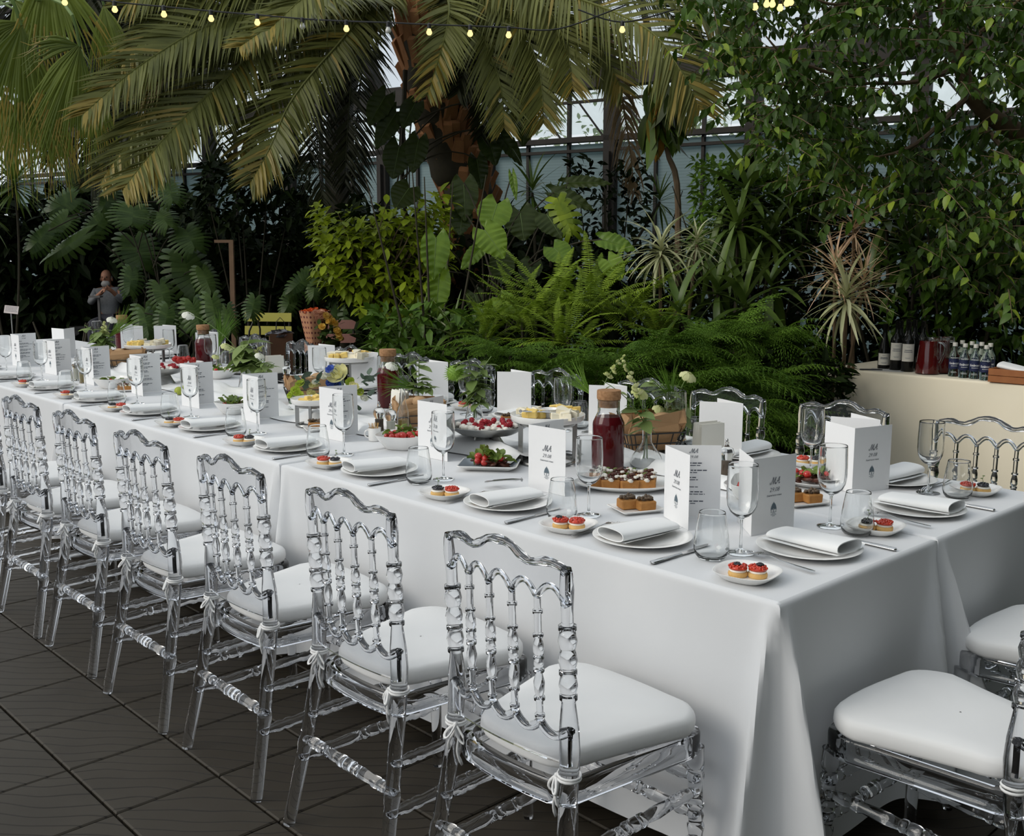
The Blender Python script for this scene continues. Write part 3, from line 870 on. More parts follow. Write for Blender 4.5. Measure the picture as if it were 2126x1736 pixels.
def setting(c, face, who, grp, wine=True, tumb=True, plate=True, can='rb', cut=True, jx=0, sy=.205):
    # c: middle of the seat at the table edge; face: heading of the guest; local x away from the guest, y to the left
    Rm = Matrix.Rotation(face, 4, 'Z')
    def P(x, y, z=0): return V((c[0], c[1], TT + z)) + Rm @ V((x, y, 0))
    j = lambda s=.008: rnd.uniform(-s, s)
    if plate:
        single('dinner_plate', PL, f'round white dinner plate {who}', 'plate', P(.175, j()), j(1), f'white dinner plates, {grp}')
        napkin(f'white folded napkin on the plate {who}', P(.17, j(), .0125), face + rnd.uniform(-.12, .02))
    if cut:
        single('fork', FORK, f'steel fork left of the plate {who}', 'fork', P(.15, .138 + j(.004)) if sy != .305 and sy != .31 else P(.16, .152), face + (rnd.uniform(.0, .1) if sy < .3 else -.12), 'table forks')
        knife(f'steel knife right of the plate {who}', P(.135, -.158 + j(.004)), face + rnd.uniform(-.03, .03))
    if wine: single('wine_glass', WINE, f'empty stemmed wine glass {who}', 'wine glass', P(.262 + jx, -.252 + j()), j(2), 'stemmed wine glasses')
    if tumb: single('tumbler', TUMB, f'empty tapered tumbler {who}', 'tumbler', P(.168, -.232 + j()), j(2), 'tapered tumblers')
    if can:
        a = face + .15 + j(.1); q = P(.105 if sy < .25 else .15, sy + j())
        single('side_plate', SP, f'small white side plate {who}', 'plate', q, a, 'small white side plates')
        Q = Matrix.Rotation(a, 4, 'Z')
        A, B = {'r': 'red', 'b': 'black', 'm': 'both'}[can[0]], {'r': 'red', 'b': 'black', 'm': 'both'}[can[1]]
        nm = {'red': 'red caviar canape', 'black': 'black caviar canape', 'both': 'red-and-black caviar canape'}
        la, lb = nm[A], nm[B]
        if la == lb: la, lb = 'left ' + la, 'right ' + lb
        canape(A, f'{la} on the side plate {who}', q + V((0, 0, .006)) - RT * .0205 + FW * .005, j(3))
        canape(B, f'{lb} on the side plate {who}', q + V((0, 0, .006)) + RT * .0225 - FW * .005, j(3))


NY = (.53, 1.05, 1.70, 2.29, 2.91, 3.51, 4.10, 4.74, 5.40, 6.02, 6.65)
CAN = ['mr', 'br', 'rb', 'rb', 'br', 'br', 'rb', 'rb', 'rb', 'br', 'rb']
for k, y in enumerate(NY):
    setting((0, y), 0, f'at the {ORD[k]} chair-side seat from the corner', 'chair side', can=CAN[k])
setting((.405, 0), PI / 2, 'at the table end, by the corner', 'table end', can='mm', sy=.305)
setting((1.0, 0), PI / 2, 'at the table end, away from the corner', 'table end', can='br', sy=.31)
FYS = (.42, 1.00, 1.60, 2.22, 2.85, 3.45, 4.05, 4.7, 5.3, 5.95, 6.5)
for k, y in enumerate(FYS):
    setting((1.5, y), PI, f'at the {ORD[k]} greenery-side seat from the buffet', 'greenery side', can=('rb' if k < 6 else ''), cut=k < 4, sy=.26)

# menu cards
A_ = [(.41, .645, .42, .995, 'AB'), (.375, 1.165, .72, .72, 'AB'), (.455, 1.835, .66, .62, 'AB'), (.405, 2.415, .58, .97, 'AB'), (.40, 3.03, .42, .98, 'AB'), (.40, 3.64, .5, .97, 'AB'), (.41, 4.25, .35, .97, 'AB'), (.39, 4.86, .35, .95, 'AB'), (.41, 5.52, .4, .97, 'AB'), (.42, 6.15, .3, .97, 'AB')]
AL = ['showing its narrow printed cover and menu inside, beside the corner card', 'under the tall serving stand, cover towards the camera', 'beside the glass flower vase, cover half open', 'before the flower arrangement, blank top over the printed cover', 'menu lines facing out, beside the dark salad bowl', 'menu lines facing out, left of the dark salad bowl', 'menu lines facing out, before the far serving stand', 'menu lines facing out, left of the far bread basket', 'menu lines facing out, beside the olive oil', 'leftmost on the near side, with a slim printed menu']
for (x, y, a, b, pr), l in zip(A_, AL):
    card('folded white menu card ' + l, x, y, head(x, y, a, -1), head(x, y, b, 1), pr)
card('large folded menu card at the near corner, printed grey side facing right', .415, .355, head(.415, .355, -.25, 1), head(.415, .355, .71, 1), 'F', 'folded menu cards at the table end')
card('folded menu card at the table end before the second seat', 1.06, .42, head(1.06, .42, -.58, 1), head(1.06, .42, .70, 1), 'F', 'folded menu cards at the table end')
F_ = [(1828, 872), (1543, 838), (1302, 802), (1103, 773), (930, 752), (785, 732), (695, 717), (455, 690), (365, 676), (296, 677)]
FL = ['rightmost, before the cream buffet', 'behind the stack of paper napkins', 'behind the tall red juice bottle', 'behind the tall serving stand', 'behind the green pompom flower', 'behind the raised cheese board', 'before the bouquet chair', 'behind the second red juice bottle', 'behind the far cheese board', 'behind the leftmost red juice bottle']
for (px, py), l in zip(F_, FL):
    p = atz(px, py, TT + CH)
    card('blank white back of a menu card ' + l, p.x, p.y, head(p.x, p.y, .96, -.6) + PI, head(p.x, p.y, .6, -1) + PI, '', 'folded menu cards along the far side')
p = atz(132, 683, TT + CH)
card('far left menu card seen from its side, pale blue face to the right', p.x, p.y, head(p.x, p.y, .7, -1) + PI - .25, head(p.x, p.y, .45, 1), '', 'folded menu cards along the far side')

# ------------------------------------------------------------------ dishes and drinks along the middle of the table
def bottle(label, loc, sc=1.0):
    t = thing('juice_bottle', label, 'bottle', loc, 0, 'corked bottles of red juice on the table')
    g = [(0, 0), (.044, 0), (.047, .004), (.0472, .165), (.0465, .172), (.0345, .202), (.0325, .209), (.0325, .243), (.0335, .244), (.0335, .25), (.0315, .25), (.0305, .248), (.0305, .209), (.0325, .202), (.0446, .171), (.0454, .164), (.0452, .006), (.042, .004), (0, .004)]
    ob('glass', MB().lathe(g, 28).mesh('glass', M_glass, True, 1), t)
    j = [(0, .003), (.043, .003), (.0458, .0055), (.0461, .165), (.0455, .1715), (.0375, .192), (0, .192)]
    ob('juice', MB().lathe(j, 28).mesh('juice', M_juice, True, .6), t)
    c = [(0, .224), (.0298, .224), (.0303, .247), (.035, .252), (.0355, .256), (.0355, .279), (.0345, .282), (0, .282)]
    ob('cork', MB().lathe(c, 24).mesh('cork', M_cork, True, .6), t)
    t.scale = (sc * 1.16, sc * 1.16, sc)
    return t


bottle('tall bottle of dark red juice with cork, nearest, behind the oval toast plate', atz(1262, 978, TT))
bottle('red juice bottle with cork behind the two pepper mills', atz(807, 845, TT))
bottle('red juice bottle with cork behind the menu card, left of the tall vase', atz(425, 765, TT))
bottle('leftmost red juice bottle with cork, behind the far bread basket', atz(257, 733, TT))


def stand_parts(t, r, h):
    ob('board', MB().lathe([(0, h - .012), (r - .008, h - .012), (r, h - .004), (r + .002, h + .012), (r - .001, h + .013), (r - .005, h + .001), (0, h)], 44).mesh('board', M_china, True, .7), t)
    m = MB(); k = r * .74
    for z in (.006, h - .02):
        pts = [V((k * math.cos(a), k * math.sin(a), z)) for a in [2 * PI * i / 24 for i in range(25)]]
        m.tube(pts, .006, 6)
    ob('frame', m.mesh('frame', M_bsteel, True, .8), t)
    lg = MB().box((0, 0, (h - .014) / 2), (.016, .011, h - .014)).mesh('leg', M_bsteel, False)
    for a in (3.75, 5.6, 1.0, 2.2): ob('leg', lg, t, (k * math.cos(a), k * math.sin(a), 0), (0, 0, a))


def cube_mesh(mt, sx, sy, sz, seed):
    rr = random.Random(seed); m = MB(); b = .0015
    vs = []
    for z in (0, sz): vs += [V((x * sx / 2 + rr.uniform(-b, b), y * sy / 2 + rr.uniform(-b, b), z + rr.uniform(-b, b) * (z > 0))) for x, y in ((-1, -1), (1, -1), (1, 1), (-1, 1))]
    fs = [(3, 2, 1, 0), (4, 5, 6, 7), (0, 1, 5, 4), (1, 2, 6, 5), (2, 3, 7, 6), (3, 0, 4, 7)]
    me = m.add(vs, fs).mesh('piece', mt, False)
    bm_ = bmesh.new(); bm_.from_mesh(me); bmesh.ops.bevel(bm_, geom=bm_.edges[:], offset=min(sx, sy, sz) * .12, segments=1, affect='EDGES'); bm_.to_mesh(me); bm_.free()
    return me


CHY = [cube_mesh(M_cheese, .026, .022, .02, i) for i in range(3)]
CHW = [MB().prism([(-.028, -.002), (.026, -.014), (.030, .004), (.024, .016)], 0, .022).mesh('wedge', M_cheesew, False), cube_mesh(M_cheesew, .034, .026, .018, 9)]


def scatter(names, n, c, r, z, label, cat, group, meshes, sc=(.85, 1.15), up=True, ann=0):
    for i in range(n):
        a = rnd.uniform(0, 2 * PI); q = r * math.sqrt(rnd.uniform(ann, 1))
        o = ob(names, rnd.choice(meshes), None, (c[0] + q * math.cos(a), c[1] + q * math.sin(a), z + (0 if up else rnd.uniform(0, .012))), (rnd.uniform(-.25, .25), rnd.uniform(-.25, .25), rnd.uniform(0, 6.3)), rnd.uniform(*sc))
        tag(o, label, cat, group)


def tongs(label, loc, rz, rx=0, ry=0):
    m = MB()
    for s in (1, -1):
        pts = [(-.085, 0, .004), (-.07, s * .006, .004), (-.02, s * .012, .006), (.05, s * .016, .005), (.085, s * .014, .003)]
        m.tube(pts, [.004, .0085, .008, .007, .011], 8, flat=.3)
    m.tube([(-.088, -.001, .004), (-.088, .001, .004)], .006, 8)
    o = ob('tongs', m.mesh('tongs', M_steel, True, .9), None, loc, (rx, ry, rz)); return tag(o, label, 'tongs', 'serving tongs')


BOWLS = MB().lathe([(0, .002), (.02, .0), (.024, .004), (.034, .028), (.035, .032), (.033, .032), (.022, .008), (0, .006)], 24).mesh('sauce_bowl', M_china, True, .8)
for (px, py, hh, rr_, nm, k) in ((1137, 866, .165, .132, 'tall round board near the juice bottle', 0), (725, 744, .175, .135, 'raised board behind the flower arrangement', 1), (307, 718, .15, .145, 'far raised board left of the berry dish', 2)):
    c = atz(px, py, TT + hh); c.z = TT
    t = thing('serving_stand', 'steel-legged round white serving stand, the ' + nm, 'serving stand', c, .4 * k, 'round serving stands')
    stand_parts(t, rr_, hh)
    z = TT + hh
    L_ = f'on the {nm}'
    up = V((FW.x, FW.y, 0)); ri = V((RT.x, RT.y, 0))
    def spot(a, b): return c + ri * a * rr_ + up * b * rr_
    for (nmn, a, b, n, ms, lab, r_) in (('cheese_cube', .5, .2, 9, CHY, 'yellow cheese cube', .32), ('cheese_wedge', .45, -.45, 6, CHW, 'white soft cheese piece', .33), ('cheese_cube', -.4, -.4, 7, CHY, 'pale cheese cube', .3), ('cheese_wedge', -.5, .1, 6, CHW, 'rind cheese piece', .3)):
        q = spot(a, b)
        scatter(nmn, n, q, rr_ * r_, z + .001, f'{lab} {L_}', 'cheese', f'{lab}s {L_}', ms, (1.05, 1.5), False)
    q = spot(.05, -.1)
    single('sauce_bowl', BOWLS, f'small white sauce bowl {L_}', 'bowl', (q.x, q.y, z + .001))
    q = spot(-.05, .45)
    scatter('strawberry', 3, q, .03, z + .008, f'red berry {L_}', 'berry', f'red berries {L_}', [MB().ball((0, 0, 0), (.011, .011, .013), 8, 6).mesh('berry', M_rasp)])
    q = spot(-.1, -.5) if k == 0 else spot(.1, .1)
    tongs(f'steel tongs resting {L_}', (q.x, q.y, z + .024), YAW + (-1.3 if k == 0 else -1.8), 0, .08)

# low stand with cheese in front of the flowers
c = atz(650, 832, TT + .11); c.z = TT
t = thing('serving_stand', 'low white serving stand with cheese slices before the flower arrangement', 'serving stand', c, .2, 'round serving stands'); stand_parts(t, .095, .11)
scatter('cheese_slice', 9, c, .06, TT + .112, 'yellow cheese slice on the low stand', 'cheese', 'cheese slices on the low stand', [cube_mesh(M_cheese, .05, .02, .012, 3), CHY[0]])

# pedestal dish with raspberry meringue
RB = MB(); RB.ball((0, 0, .008), (.0095, .0095, .0105), 10, 7)
for i in range(26):
    a = i * 2.4; zz = .001 + .015 * i / 26; q = math.sqrt(max(0, 1 - ((zz - .008) / .0105) ** 2)) * .0095
    RB.ball((q * math.cos(a), q * math.sin(a), zz), .0026, 5, 3)
RB = RB.mesh('raspberry', M_rasp, True, 0)


def compote(px, py, s, label, who, hz=.95):
    c = atz(px, py, TT)
    t = thing('pedestal_dish', label, 'dish', c, 0, 'steel pedestal dishes')
    ob('bowl', MB().lathe([(0, .062), (.03, .062), (.085, .078), (.118, .105), (.122, .112), (.119, .113), (.082, .086), (.03, .070), (0, .070)], 32, shape=lambda a: 1 + .018 * math.cos(8 * a)).mesh('bowl', M_bsteel, True, .8), t)
    ob('foot', MB().lathe([(0, .0), (.068, 0), (.070, .004), (.052, .03), (.040, .055), (.036, .064), (0, .064)], 32).mesh('foot', M_bsteel, True, .8), t)
    K_ = s; mr = MB(); rr = random.Random(px)
    for i in range(120):
        a = rr.uniform(0, 6.28); q = .088 * K_ * math.sqrt(rr.random()); mr.ball((q * math.cos(a), q * math.sin(a), .095 * hz + rr.uniform(0, .012)), (.014, .014, .012), 6, 4, 0, None, .25)
    o = ob('meringue', mr.mesh('meringue', M_cream2, True, 0), None, c); tag(o, 'mound of whipped meringue in ' + who, 'dessert')
    for i in range(26):
        a = rr.uniform(0, 6.28); q = .08 * K_ * math.sqrt(rr.random())
        tag(ob('raspberry', RB, None, (c.x + q * math.cos(a), c.y + q * math.sin(a), TT + .118 * hz + rr.uniform(0, .006) - q * .08), (rr.uniform(0, 3), rr.uniform(0, 3), 0)), 'red raspberry on the meringue in ' + who, 'berry', 'raspberries on the meringue in ' + who)
    t.scale = (s, s, hz)


compote(1012, 938, 1.28, 'steel pedestal dish of raspberry meringue left of the tall serving stand', 'the near steel dish')
c2_ = compote(342, 800, .95, 'steel pedestal dish of raspberry meringue behind the second-row menu cards, far left', 'the far steel dish', .9)

# rectangular slate plate of beef and tomatoes with tongs
def rrect(a, b, r, n=5):
    out = []
    for k, (sx, sy) in enumerate(((1, 1), (-1, 1), (-1, -1), (1, -1))):
        for i in range(n + 1):
            an = PI / 2 * k + PI / 2 * i / n; out.append((sx * (a - r) + r * math.cos(an), sy * (b - r) + r * math.sin(an)))
    return out


def tray_mesh(a, b, h, r, mats=(M_china,), rimw=.02):
    m = MB(); R_ = lambda d, z: [V((x, y, z)) for x, y in rrect(a - d, b - d, r)]
    rows = [R_(rimw + .012, 0), R_(rimw, .001), R_(.0, h - .002), R_(.0005, h), R_(.004, h), R_(rimw, .005), R_(rimw + .01, .0045)]
    m.grid(rows, closed=True); n = len(rows[0])
    m.m = [1 if i // n in (4, 5) and len(mats) > 1 else 0 for i in range(len(m.f))]
    m.f += [list(range(n))[::-1], [6 * n + j for j in range(n)]]; m.m += [0, 1 if len(mats) > 1 else 0]
    return m.mesh('serving_plate', list(mats), True, .7)


LEAFS = []
for s in range(3):
    rr = random.Random(s); m = MB(); rows = []
    for i in range(6):
        t_ = i / 5; w = .016 * math.sin(PI * (t_ * .85 + .1)) ; rows.append([V((y * w + rr.uniform(-.002, .002), t_ * .045, .012 * math.sin(t_ * 2.6) + abs(y) * .006 + rr.uniform(-.003, .003))) for y in (-1, -.5, 0, .5, 1)])
    m.grid(rows); LEAFS.append(m.mesh('salad_leaf', M_salad))
TOM = MB().ball((0, 0, .011), (.0135, .0135, .012), 12, 8).mesh('tomato', M_tomato, True, 0)
MEAT = [MB().ball((0, 0, .004), (.026, .014, .006), 10, 5, 0, None, .12).mesh('beef_slice', M_meat, True, 0) for _ in range(2)]


def salad(c, r, who, ntom, nmeat, nleaf, z, mound=.02):
    for i in range(nmeat):
        a = rnd.uniform(0, 6.28); q = r * math.sqrt(rnd.random()) * .9
        tag(ob('beef_slice', rnd.choice(MEAT), None, (c.x + q * math.cos(a), c.y + q * math.sin(a), z + rnd.uniform(0, mound * .5)), (rnd.uniform(-.4, .4), rnd.uniform(-.4, .4), rnd.uniform(0, 6.3))), 'slice of dark roast beef ' + who, 'meat', 'beef slices ' + who)
    for i in range(nleaf):
        a = rnd.uniform(0, 6.28); q = r * math.sqrt(rnd.random()) * .8
        tag(ob('salad_leaf', rnd.choice(LEAFS), None, (c.x + q * math.cos(a), c.y + q * math.sin(a), z + rnd.uniform(.2, 1) * mound), (rnd.uniform(-.5, .7), rnd.uniform(-.5, .5), rnd.uniform(0, 6.3)), rnd.uniform(.7, 1.2)), 'green salad leaf ' + who, 'salad', 'salad leaves ' + who)
    for i in range(ntom):
        a = rnd.uniform(0, 6.28); q = r * math.sqrt(rnd.uniform(.2, 1))
        tag(ob('cherry_tomato', TOM, None, (c.x + q * math.cos(a), c.y + q * math.sin(a), z + rnd.uniform(.2, .8) * mound), (rnd.uniform(0, 1), 0, 0), rnd.uniform(.8, 1.1)), 'red cherry tomato ' + who, 'tomato', 'cherry tomatoes ' + who)


c = atz(1016, 972, TT)
TR = tray_mesh(.104, .078, .02, .012, (M_china, M_slate), .026)
tag(ob('serving_plate', TR, None, c, (0, 0, YAW - PI / 2 - .12)), 'slate-blue rectangular plate of beef and tomatoes below the raspberry dish', 'plate')
salad(c, .068, 'on the slate-blue plate', 12, 20, 22, TT + .008, .036)
tongs('steel tongs lying across the slate-blue beef plate', atz(1050, 1000, TT + .03), YAW - PI / 2 - .95 + PI, 0, .2)
c = atz(1688, 1003, TT)
tag(ob('serving_plate', MB().lathe([(0, .002), (.07, .002), (.076, 0), (.082, .003), (.105, .014), (.118, .019), (.1185, .021), (.104, .0165), (.08, .006), (0, .005)], 36, shape=sq(2.4)).mesh('serving_plate', [M_china], True, .8), None, c), 'white oval plate of beef salad between the two corner menu cards', 'plate')
salad(c, .075, 'between the corner menu cards', 6, 16, 16, TT + .008, .034)
BW = lambda s: MB().lathe([(0, .004), (.05 * s, .002), (.056 * s, 0), (.062 * s, .004), (.085 * s, .03), (.099 * s, .053), (.1 * s, .056), (.0975 * s, .0565), (.08 * s, .032), (.055 * s, .010), (0, .008)], 40, shape=sq(3)).mesh('salad_bowl', M_china, True, .8)
c = atz(835, 930, TT)
tag(ob('salad_bowl', BW(.95), None, c, (0, 0, .5)), 'white square bowl of tomato salad left of the second printed menu card', 'bowl')
salad(c, .06, 'in the white square bowl', 17, 5, 18, TT + .03, .032)
tag(ob('cream_cheese', MB().ball((0, 0, 0), (.018, .015, .010), 8, 5, 0, None, .2).mesh('cream_cheese', M_cream2), None, (c.x + .01, c.y, TT + .06)), 'dollop of white cream cheese on the tomato salad', 'cheese')
c = atz(488, 858, TT)
tag(ob('salad_bowl', BW(.85), None, c, (0, 0, .2)), 'white bowl of dark leaf salad left of the sixth menu card', 'bowl')
salad(c, .058, 'in the dark leaf salad bowl', 1, 11, 20, TT + .03, .025)
for (px, py, s, who, rest) in ((1560, 1040, .8, 'bowl of dark salad behind the nearest wine glass', 5), (235, 805, .95, 'far bowl of dark salad before the cheese stand', 3), (380, 770, 1.15, 'far left white dish of red strawberries', 0), (455, 785, 1.0, 'white dish beside the far vase', 4)):
    c = atz(px, py, TT); tag(ob('salad_bowl', BW(s), None, c, (0, 0, .3)), 'white ' + who if not who.startswith('far left') else who, 'bowl')
    if rest: salad(c, .055 * s, 'in the ' + who, 2, rest * 2, 10, TT + .028 * s, .02)
    else:
        SB = MB().lathe([(0, -.014), (.007, -.008), (.013, .003), (.014, .009), (.009, .014), (0, .015)], 10).mesh('strawberry', M_tomato)
        for i in range(20):
            a = rnd.uniform(0, 6.28); q = .085 * math.sqrt(rnd.random())
            tag(ob('strawberry', SB, None, (c.x + q * math.cos(a), c.y + q * math.sin(a), TT + .062 + rnd.uniform(0, .02)), (rnd.uniform(0, 2), rnd.uniform(0, 2), 0), 1.25), 'red strawberry in the far left white dish', 'berry', 'strawberries in the far dish')

# oval plate of topped toasts
TOA = [cube_mesh(M_toast, .05, .046, .026, i) for i in range(3)]


def topping(seed, kind):
    rr = random.Random(seed); m = MB()
    for i in range(26):
        q = .021 * math.sqrt(rr.random()); a = rr.uniform(0, 6.3)
        mi = 0 if kind == 'pate' else rr.choice((0, 0, 1, 1, 2))
        m.ball((q * math.cos(a) * 1.05, q * math.sin(a), .026 + rr.uniform(0, .012)), (rr.uniform(.004, .009), rr.uniform(.004, .008), rr.uniform(.003, .006)), 6, 4, mi, None, .2)
    return m.mesh('topping', [M_pate] if kind == 'pate' else [M_meat, M_cream2, M_salad], True, 0)


TOPS = [topping(i, 'mix') for i in range(3)]; TOPP = [topping(i + 9, 'pate') for i in range(2)]


def toast(label, loc, rz, tops, group, s=1):
    t = thing('toast', label, 'toast', loc, rz, group); ob('bread', rnd.choice(TOA), t); ob('topping', rnd.choice(tops), t); t.scale = (s, s, s)


c = atz(1303, 1013, TT)
OV = MB().lathe([(0, .003), (.06, .003), (.065, 0), (.07, .003), (.09, .010), (.1, .015), (.101, .017), (.098, .0175), (.088, .013), (.066, .0065), (0, .006)], 48).mesh('serving_plate', M_china, True, .8)
tag(ob('serving_plate', OV, None, c, (0, 0, YAW - PI / 2), (1.72, 1.08, 1.25)), 'white oval plate of topped toasts before the tall juice bottle', 'plate')
TPOS = ('front row, leftmost', 'front row, second from the left', 'front row, middle', 'front row, second from the right', 'at the right end', 'back row, left of the middle', 'back row, right', 'back row, leftmost')
for i, (a, b) in enumerate(((-.078, -.01), (-.05, -.034), (-.002, -.045), (.044, -.038), (.052, .016), (-.03, .018), (.005, .03), (-.064, .042))):
    q = c + V((RT.x, RT.y, 0)) * a * 1.2 + V((FW.x, FW.y, 0)) * b * 1.15
    toast('small topped toast on the oval plate, ' + TPOS[i], (q.x, q.y, TT + .008 + (.0 if i < 5 else .002)), YAW - PI / 2 + rnd.uniform(-.12, .12), TOPS, 'toasts on the oval plate', 1.18)


def toast_plate(px, py, who, n=2, s=1.0, tops=TOPP):
    c = atz(px, py, TT)
    tag(ob('serving_plate', tray_mesh(.068 * s, .058 * s, .012, .006, (M_china,), .012), None, c, (0, 0, YAW - PI / 2 + .35)), 'small square white plate ' + who, 'plate', 'small square plates of toast')
    for i in range(n):
        q = c + V((RT.x, RT.y, 0)) * (-.024 + .05 * i) * s + V((FW.x, FW.y, 0)) * .008 * (1 - 2 * i)
        toast(('left' if i == 0 else 'right') + ' toast with brown topping on the plate ' + who, (q.x, q.y, TT + .006), YAW - PI / 2 + .3, tops, 'toasts with brown topping', s * 1.02)


toast_plate(1320, 1060, 'before the oval toast plate')
toast_plate(1665, 1045, 'left of the end menu card')
toast_plate(665, 893, 'behind the napkin, by the fifth menu card', 1)
toast_plate(1065, 880, 'behind the raspberry dish, far side', 2)
toast_plate(262, 812, 'behind the eighth place, far left', 2, .9, TOPS)


# flower vases
def vase_mesh(kind):
    if kind == 'flask': g = [(.0, 0), (.05, 0), (.056, .004), (.058, .018), (.05, .045), (.03, .075), (.018, .092), (.016, .11), (.0165, .135), (.02, .14)]
    elif kind == 'cone': g = [(0, 0), (.038, 0), (.042, .004), (.04, .02), (.028, .08), (.018, .12), (.016, .14), (.022, .155)]
    else: g = [(0, 0), (.03, 0), (.033, .004), (.034, .03), (.02, .07), (.014, .09), (.014, .12), (.02, .128)]
    inn = [(max(0, r - .0016), z + (.006 if z < .01 else 0)) for r, z in g][::-1]
    return MB().lathe(g + [(inn[0][0], g[-1][1] + .0006)] + inn[1:], 26).mesh('vase', M_glass, True, 1.0)


VM = {k: vase_mesh(k) for k in ('flask', 'cone', 'bulb')}


def leaf_rows(l, w, fold=.15, droop=.3, n=5, peak=.4):
    rows = []
    for i in range(n + 1):
        t_ = i / n; ww = w * (math.sin(PI * t_ ** (math.log(.5) / math.log(peak)))) ** .8 if 0 < t_ < 1 else .0005
        z = -droop * l * t_ * t_
        rows.append([V((-ww, l * t_, z + fold * ww)), V((0, l * t_, z)), V((ww, l * t_, z + fold * ww))])
    return rows


VLEAF = MB().grid(leaf_rows(.075, .024, .2, .25)).mesh('leaf', M_vleaf)
VLEAF2 = MB().grid(leaf_rows(.055, .014, .25, .15)).mesh('leaf', M_vleaf)


def dir_m(loc, d, roll=0, s=1):        # leaf frame: +Y along d, +Z up as far as possible
    d = V(d).normalized(); x = d.cross(V((0, 0, 1)))
    x = x.normalized() if x.length > 1e-4 else V((1, 0, 0))
    z = x.cross(d)
    M = Matrix((x, d, z)).transposed().to_4x4()
    return Matrix.Translation(loc) @ M @ Matrix.Rotation(roll, 4, 'Y') @ (Matrix.Scale(s, 4) if isinstance(s, (int, float)) else Matrix.Diagonal((*s, 1)))


def bez(a, b, c, n=8):
    a, b, c = V(a), V(b), V(c)
    return [a * (1 - t) ** 2 + b * 2 * t * (1 - t) + c * t * t for t in [i / n for i in range(n + 1)]]


ROSE = {}
for nm, mt in (('pale', M_pale), ('white', M_whitef)):
    m = MB(); rr = random.Random(4)
    for ringn, (r, zz, n) in enumerate(((.006, .012, 4), (.013, .008, 6), (.02, .003, 7))):
        for i in range(n):
            a = 2 * PI * i / n + ringn; rows = []
            for k in range(4):
                u = k / 3; rad = r * (.35 + .65 * math.sin(u * 1.9)) + (.004 * u if ringn == 2 else 0); wdt = .9 * math.sin(PI * (.25 + .6 * u))
                rows.append([V((rad * math.cos(a + s * wdt), rad * math.sin(a + s * wdt), zz * 0 + u * .026 * (1 - .22 * ringn) + rr.uniform(-.001, .001))) for s in (-.6, -.3, 0, .3, .6)])
            m.grid(rows)
    ROSE[nm] = m.mesh('bloom', mt, True, 0)
FLF = MB()
for i in range(120):
    zc = 1 - 2 * (i + .5) / 120; a = i * 2.39996; rr_ = math.sqrt(1 - zc * zc); d = V((rr_ * math.cos(a), rr_ * math.sin(a), zc))
    x = d.orthogonal().normalized(); FLF.add([d * .012 + x * .0022, d * .012 - x * .0022, d * (.030 + .003 * math.sin(i))], [(0, 1, 2)])
FLF.ball((0, 0, 0), .02, 8, 6); FLF = FLF.mesh('pompom', M_fluff, True, 0)
GRS = MB()
for i in range(46):
    a = rnd.uniform(0, 6.3); s_ = rnd.uniform(.15, 1); l = rnd.uniform(.10, .16)
    GRS.tube(bez((0, 0, 0), (.015 * math.cos(a) * s_, .015 * math.sin(a) * s_, l * .6), (.065 * math.cos(a) * s_, .065 * math.sin(a) * s_, l), 4), [.0011, .001, .0008, .0006, .0003], 3)
GRS = GRS.mesh('grass_plume', M_fluff)


def vase(px, py, kind, label, stems, s=1.0):
    # stems: (what, px, py of the head, scale)
    c = atz(px, py, TT); t = thing('flower_vase', label, 'flower vase', c, 0, 'clear vases of cut greenery')
    ob('glass', VM[kind], t, scale=s)
    d0 = (c - CAM).dot(FW); nk = .12 * s
    for (what, hx, hy, sc) in stems:
        h = at(hx, hy, d0 + rnd.uniform(-.04, .04)) - c
        a = V((rnd.uniform(-.02, .02) * s, rnd.uniform(-.02, .02) * s, .012)); b = V((rnd.uniform(-.005, .005), rnd.uniform(-.005, .005), nk))
        pts = [a, a.lerp(b, .5)] + bez(b, b + V((h.x * .15, h.y * .15, (h.z - nk) * .6)), h, 8)
        ob('stem', MB().tube(pts, .0017 * sc ** .5, 5).mesh('stem', M_stem), t)
        d = (pts[-1] - pts[-3]).normalized()
        if what in ('pale', 'white'): ob('bloom', ROSE[what], t, M=dir_m(h, V((0, 0, 1)), 0, sc * 1.25) @ Matrix.Rotation(PI / 2, 4, 'X') @ Matrix.Rotation(.5, 4, 'X'))
        elif what == 'pompom': ob('pompom', FLF, t, h, scale=sc)
        elif what == 'grass': ob('grass_plume', GRS, t, M=dir_m(pts[5], d) @ Matrix.Rotation(-PI / 2, 4, 'X') @ Matrix.Scale(sc, 4))
        elif what == 'spike':
            for k in range(9):
                f = k / 8; q = pts[6].lerp(h, f) + V((.011 * math.cos(k * 2.4), .011 * math.sin(k * 2.4), 0)) * (1.1 - f * .6)
                ob('bloom', ROSE['pale'], t, q, (rnd.uniform(-1, 1), rnd.uniform(-1, 1), 0), sc * (.62 - .35 * f))
        else:
            n = 12
            for k in range(n):
                q = pts[3 + int(k * 7 / n)]; a = k * 2.4 + rnd.random()
                ob('leaf', VLEAF if what == 'leaf' else VLEAF2, t, M=dir_m(q, V((math.cos(a), math.sin(a), rnd.uniform(-.5, .3))), rnd.uniform(-.4, .4), sc * rnd.uniform(.7, 1.2)))


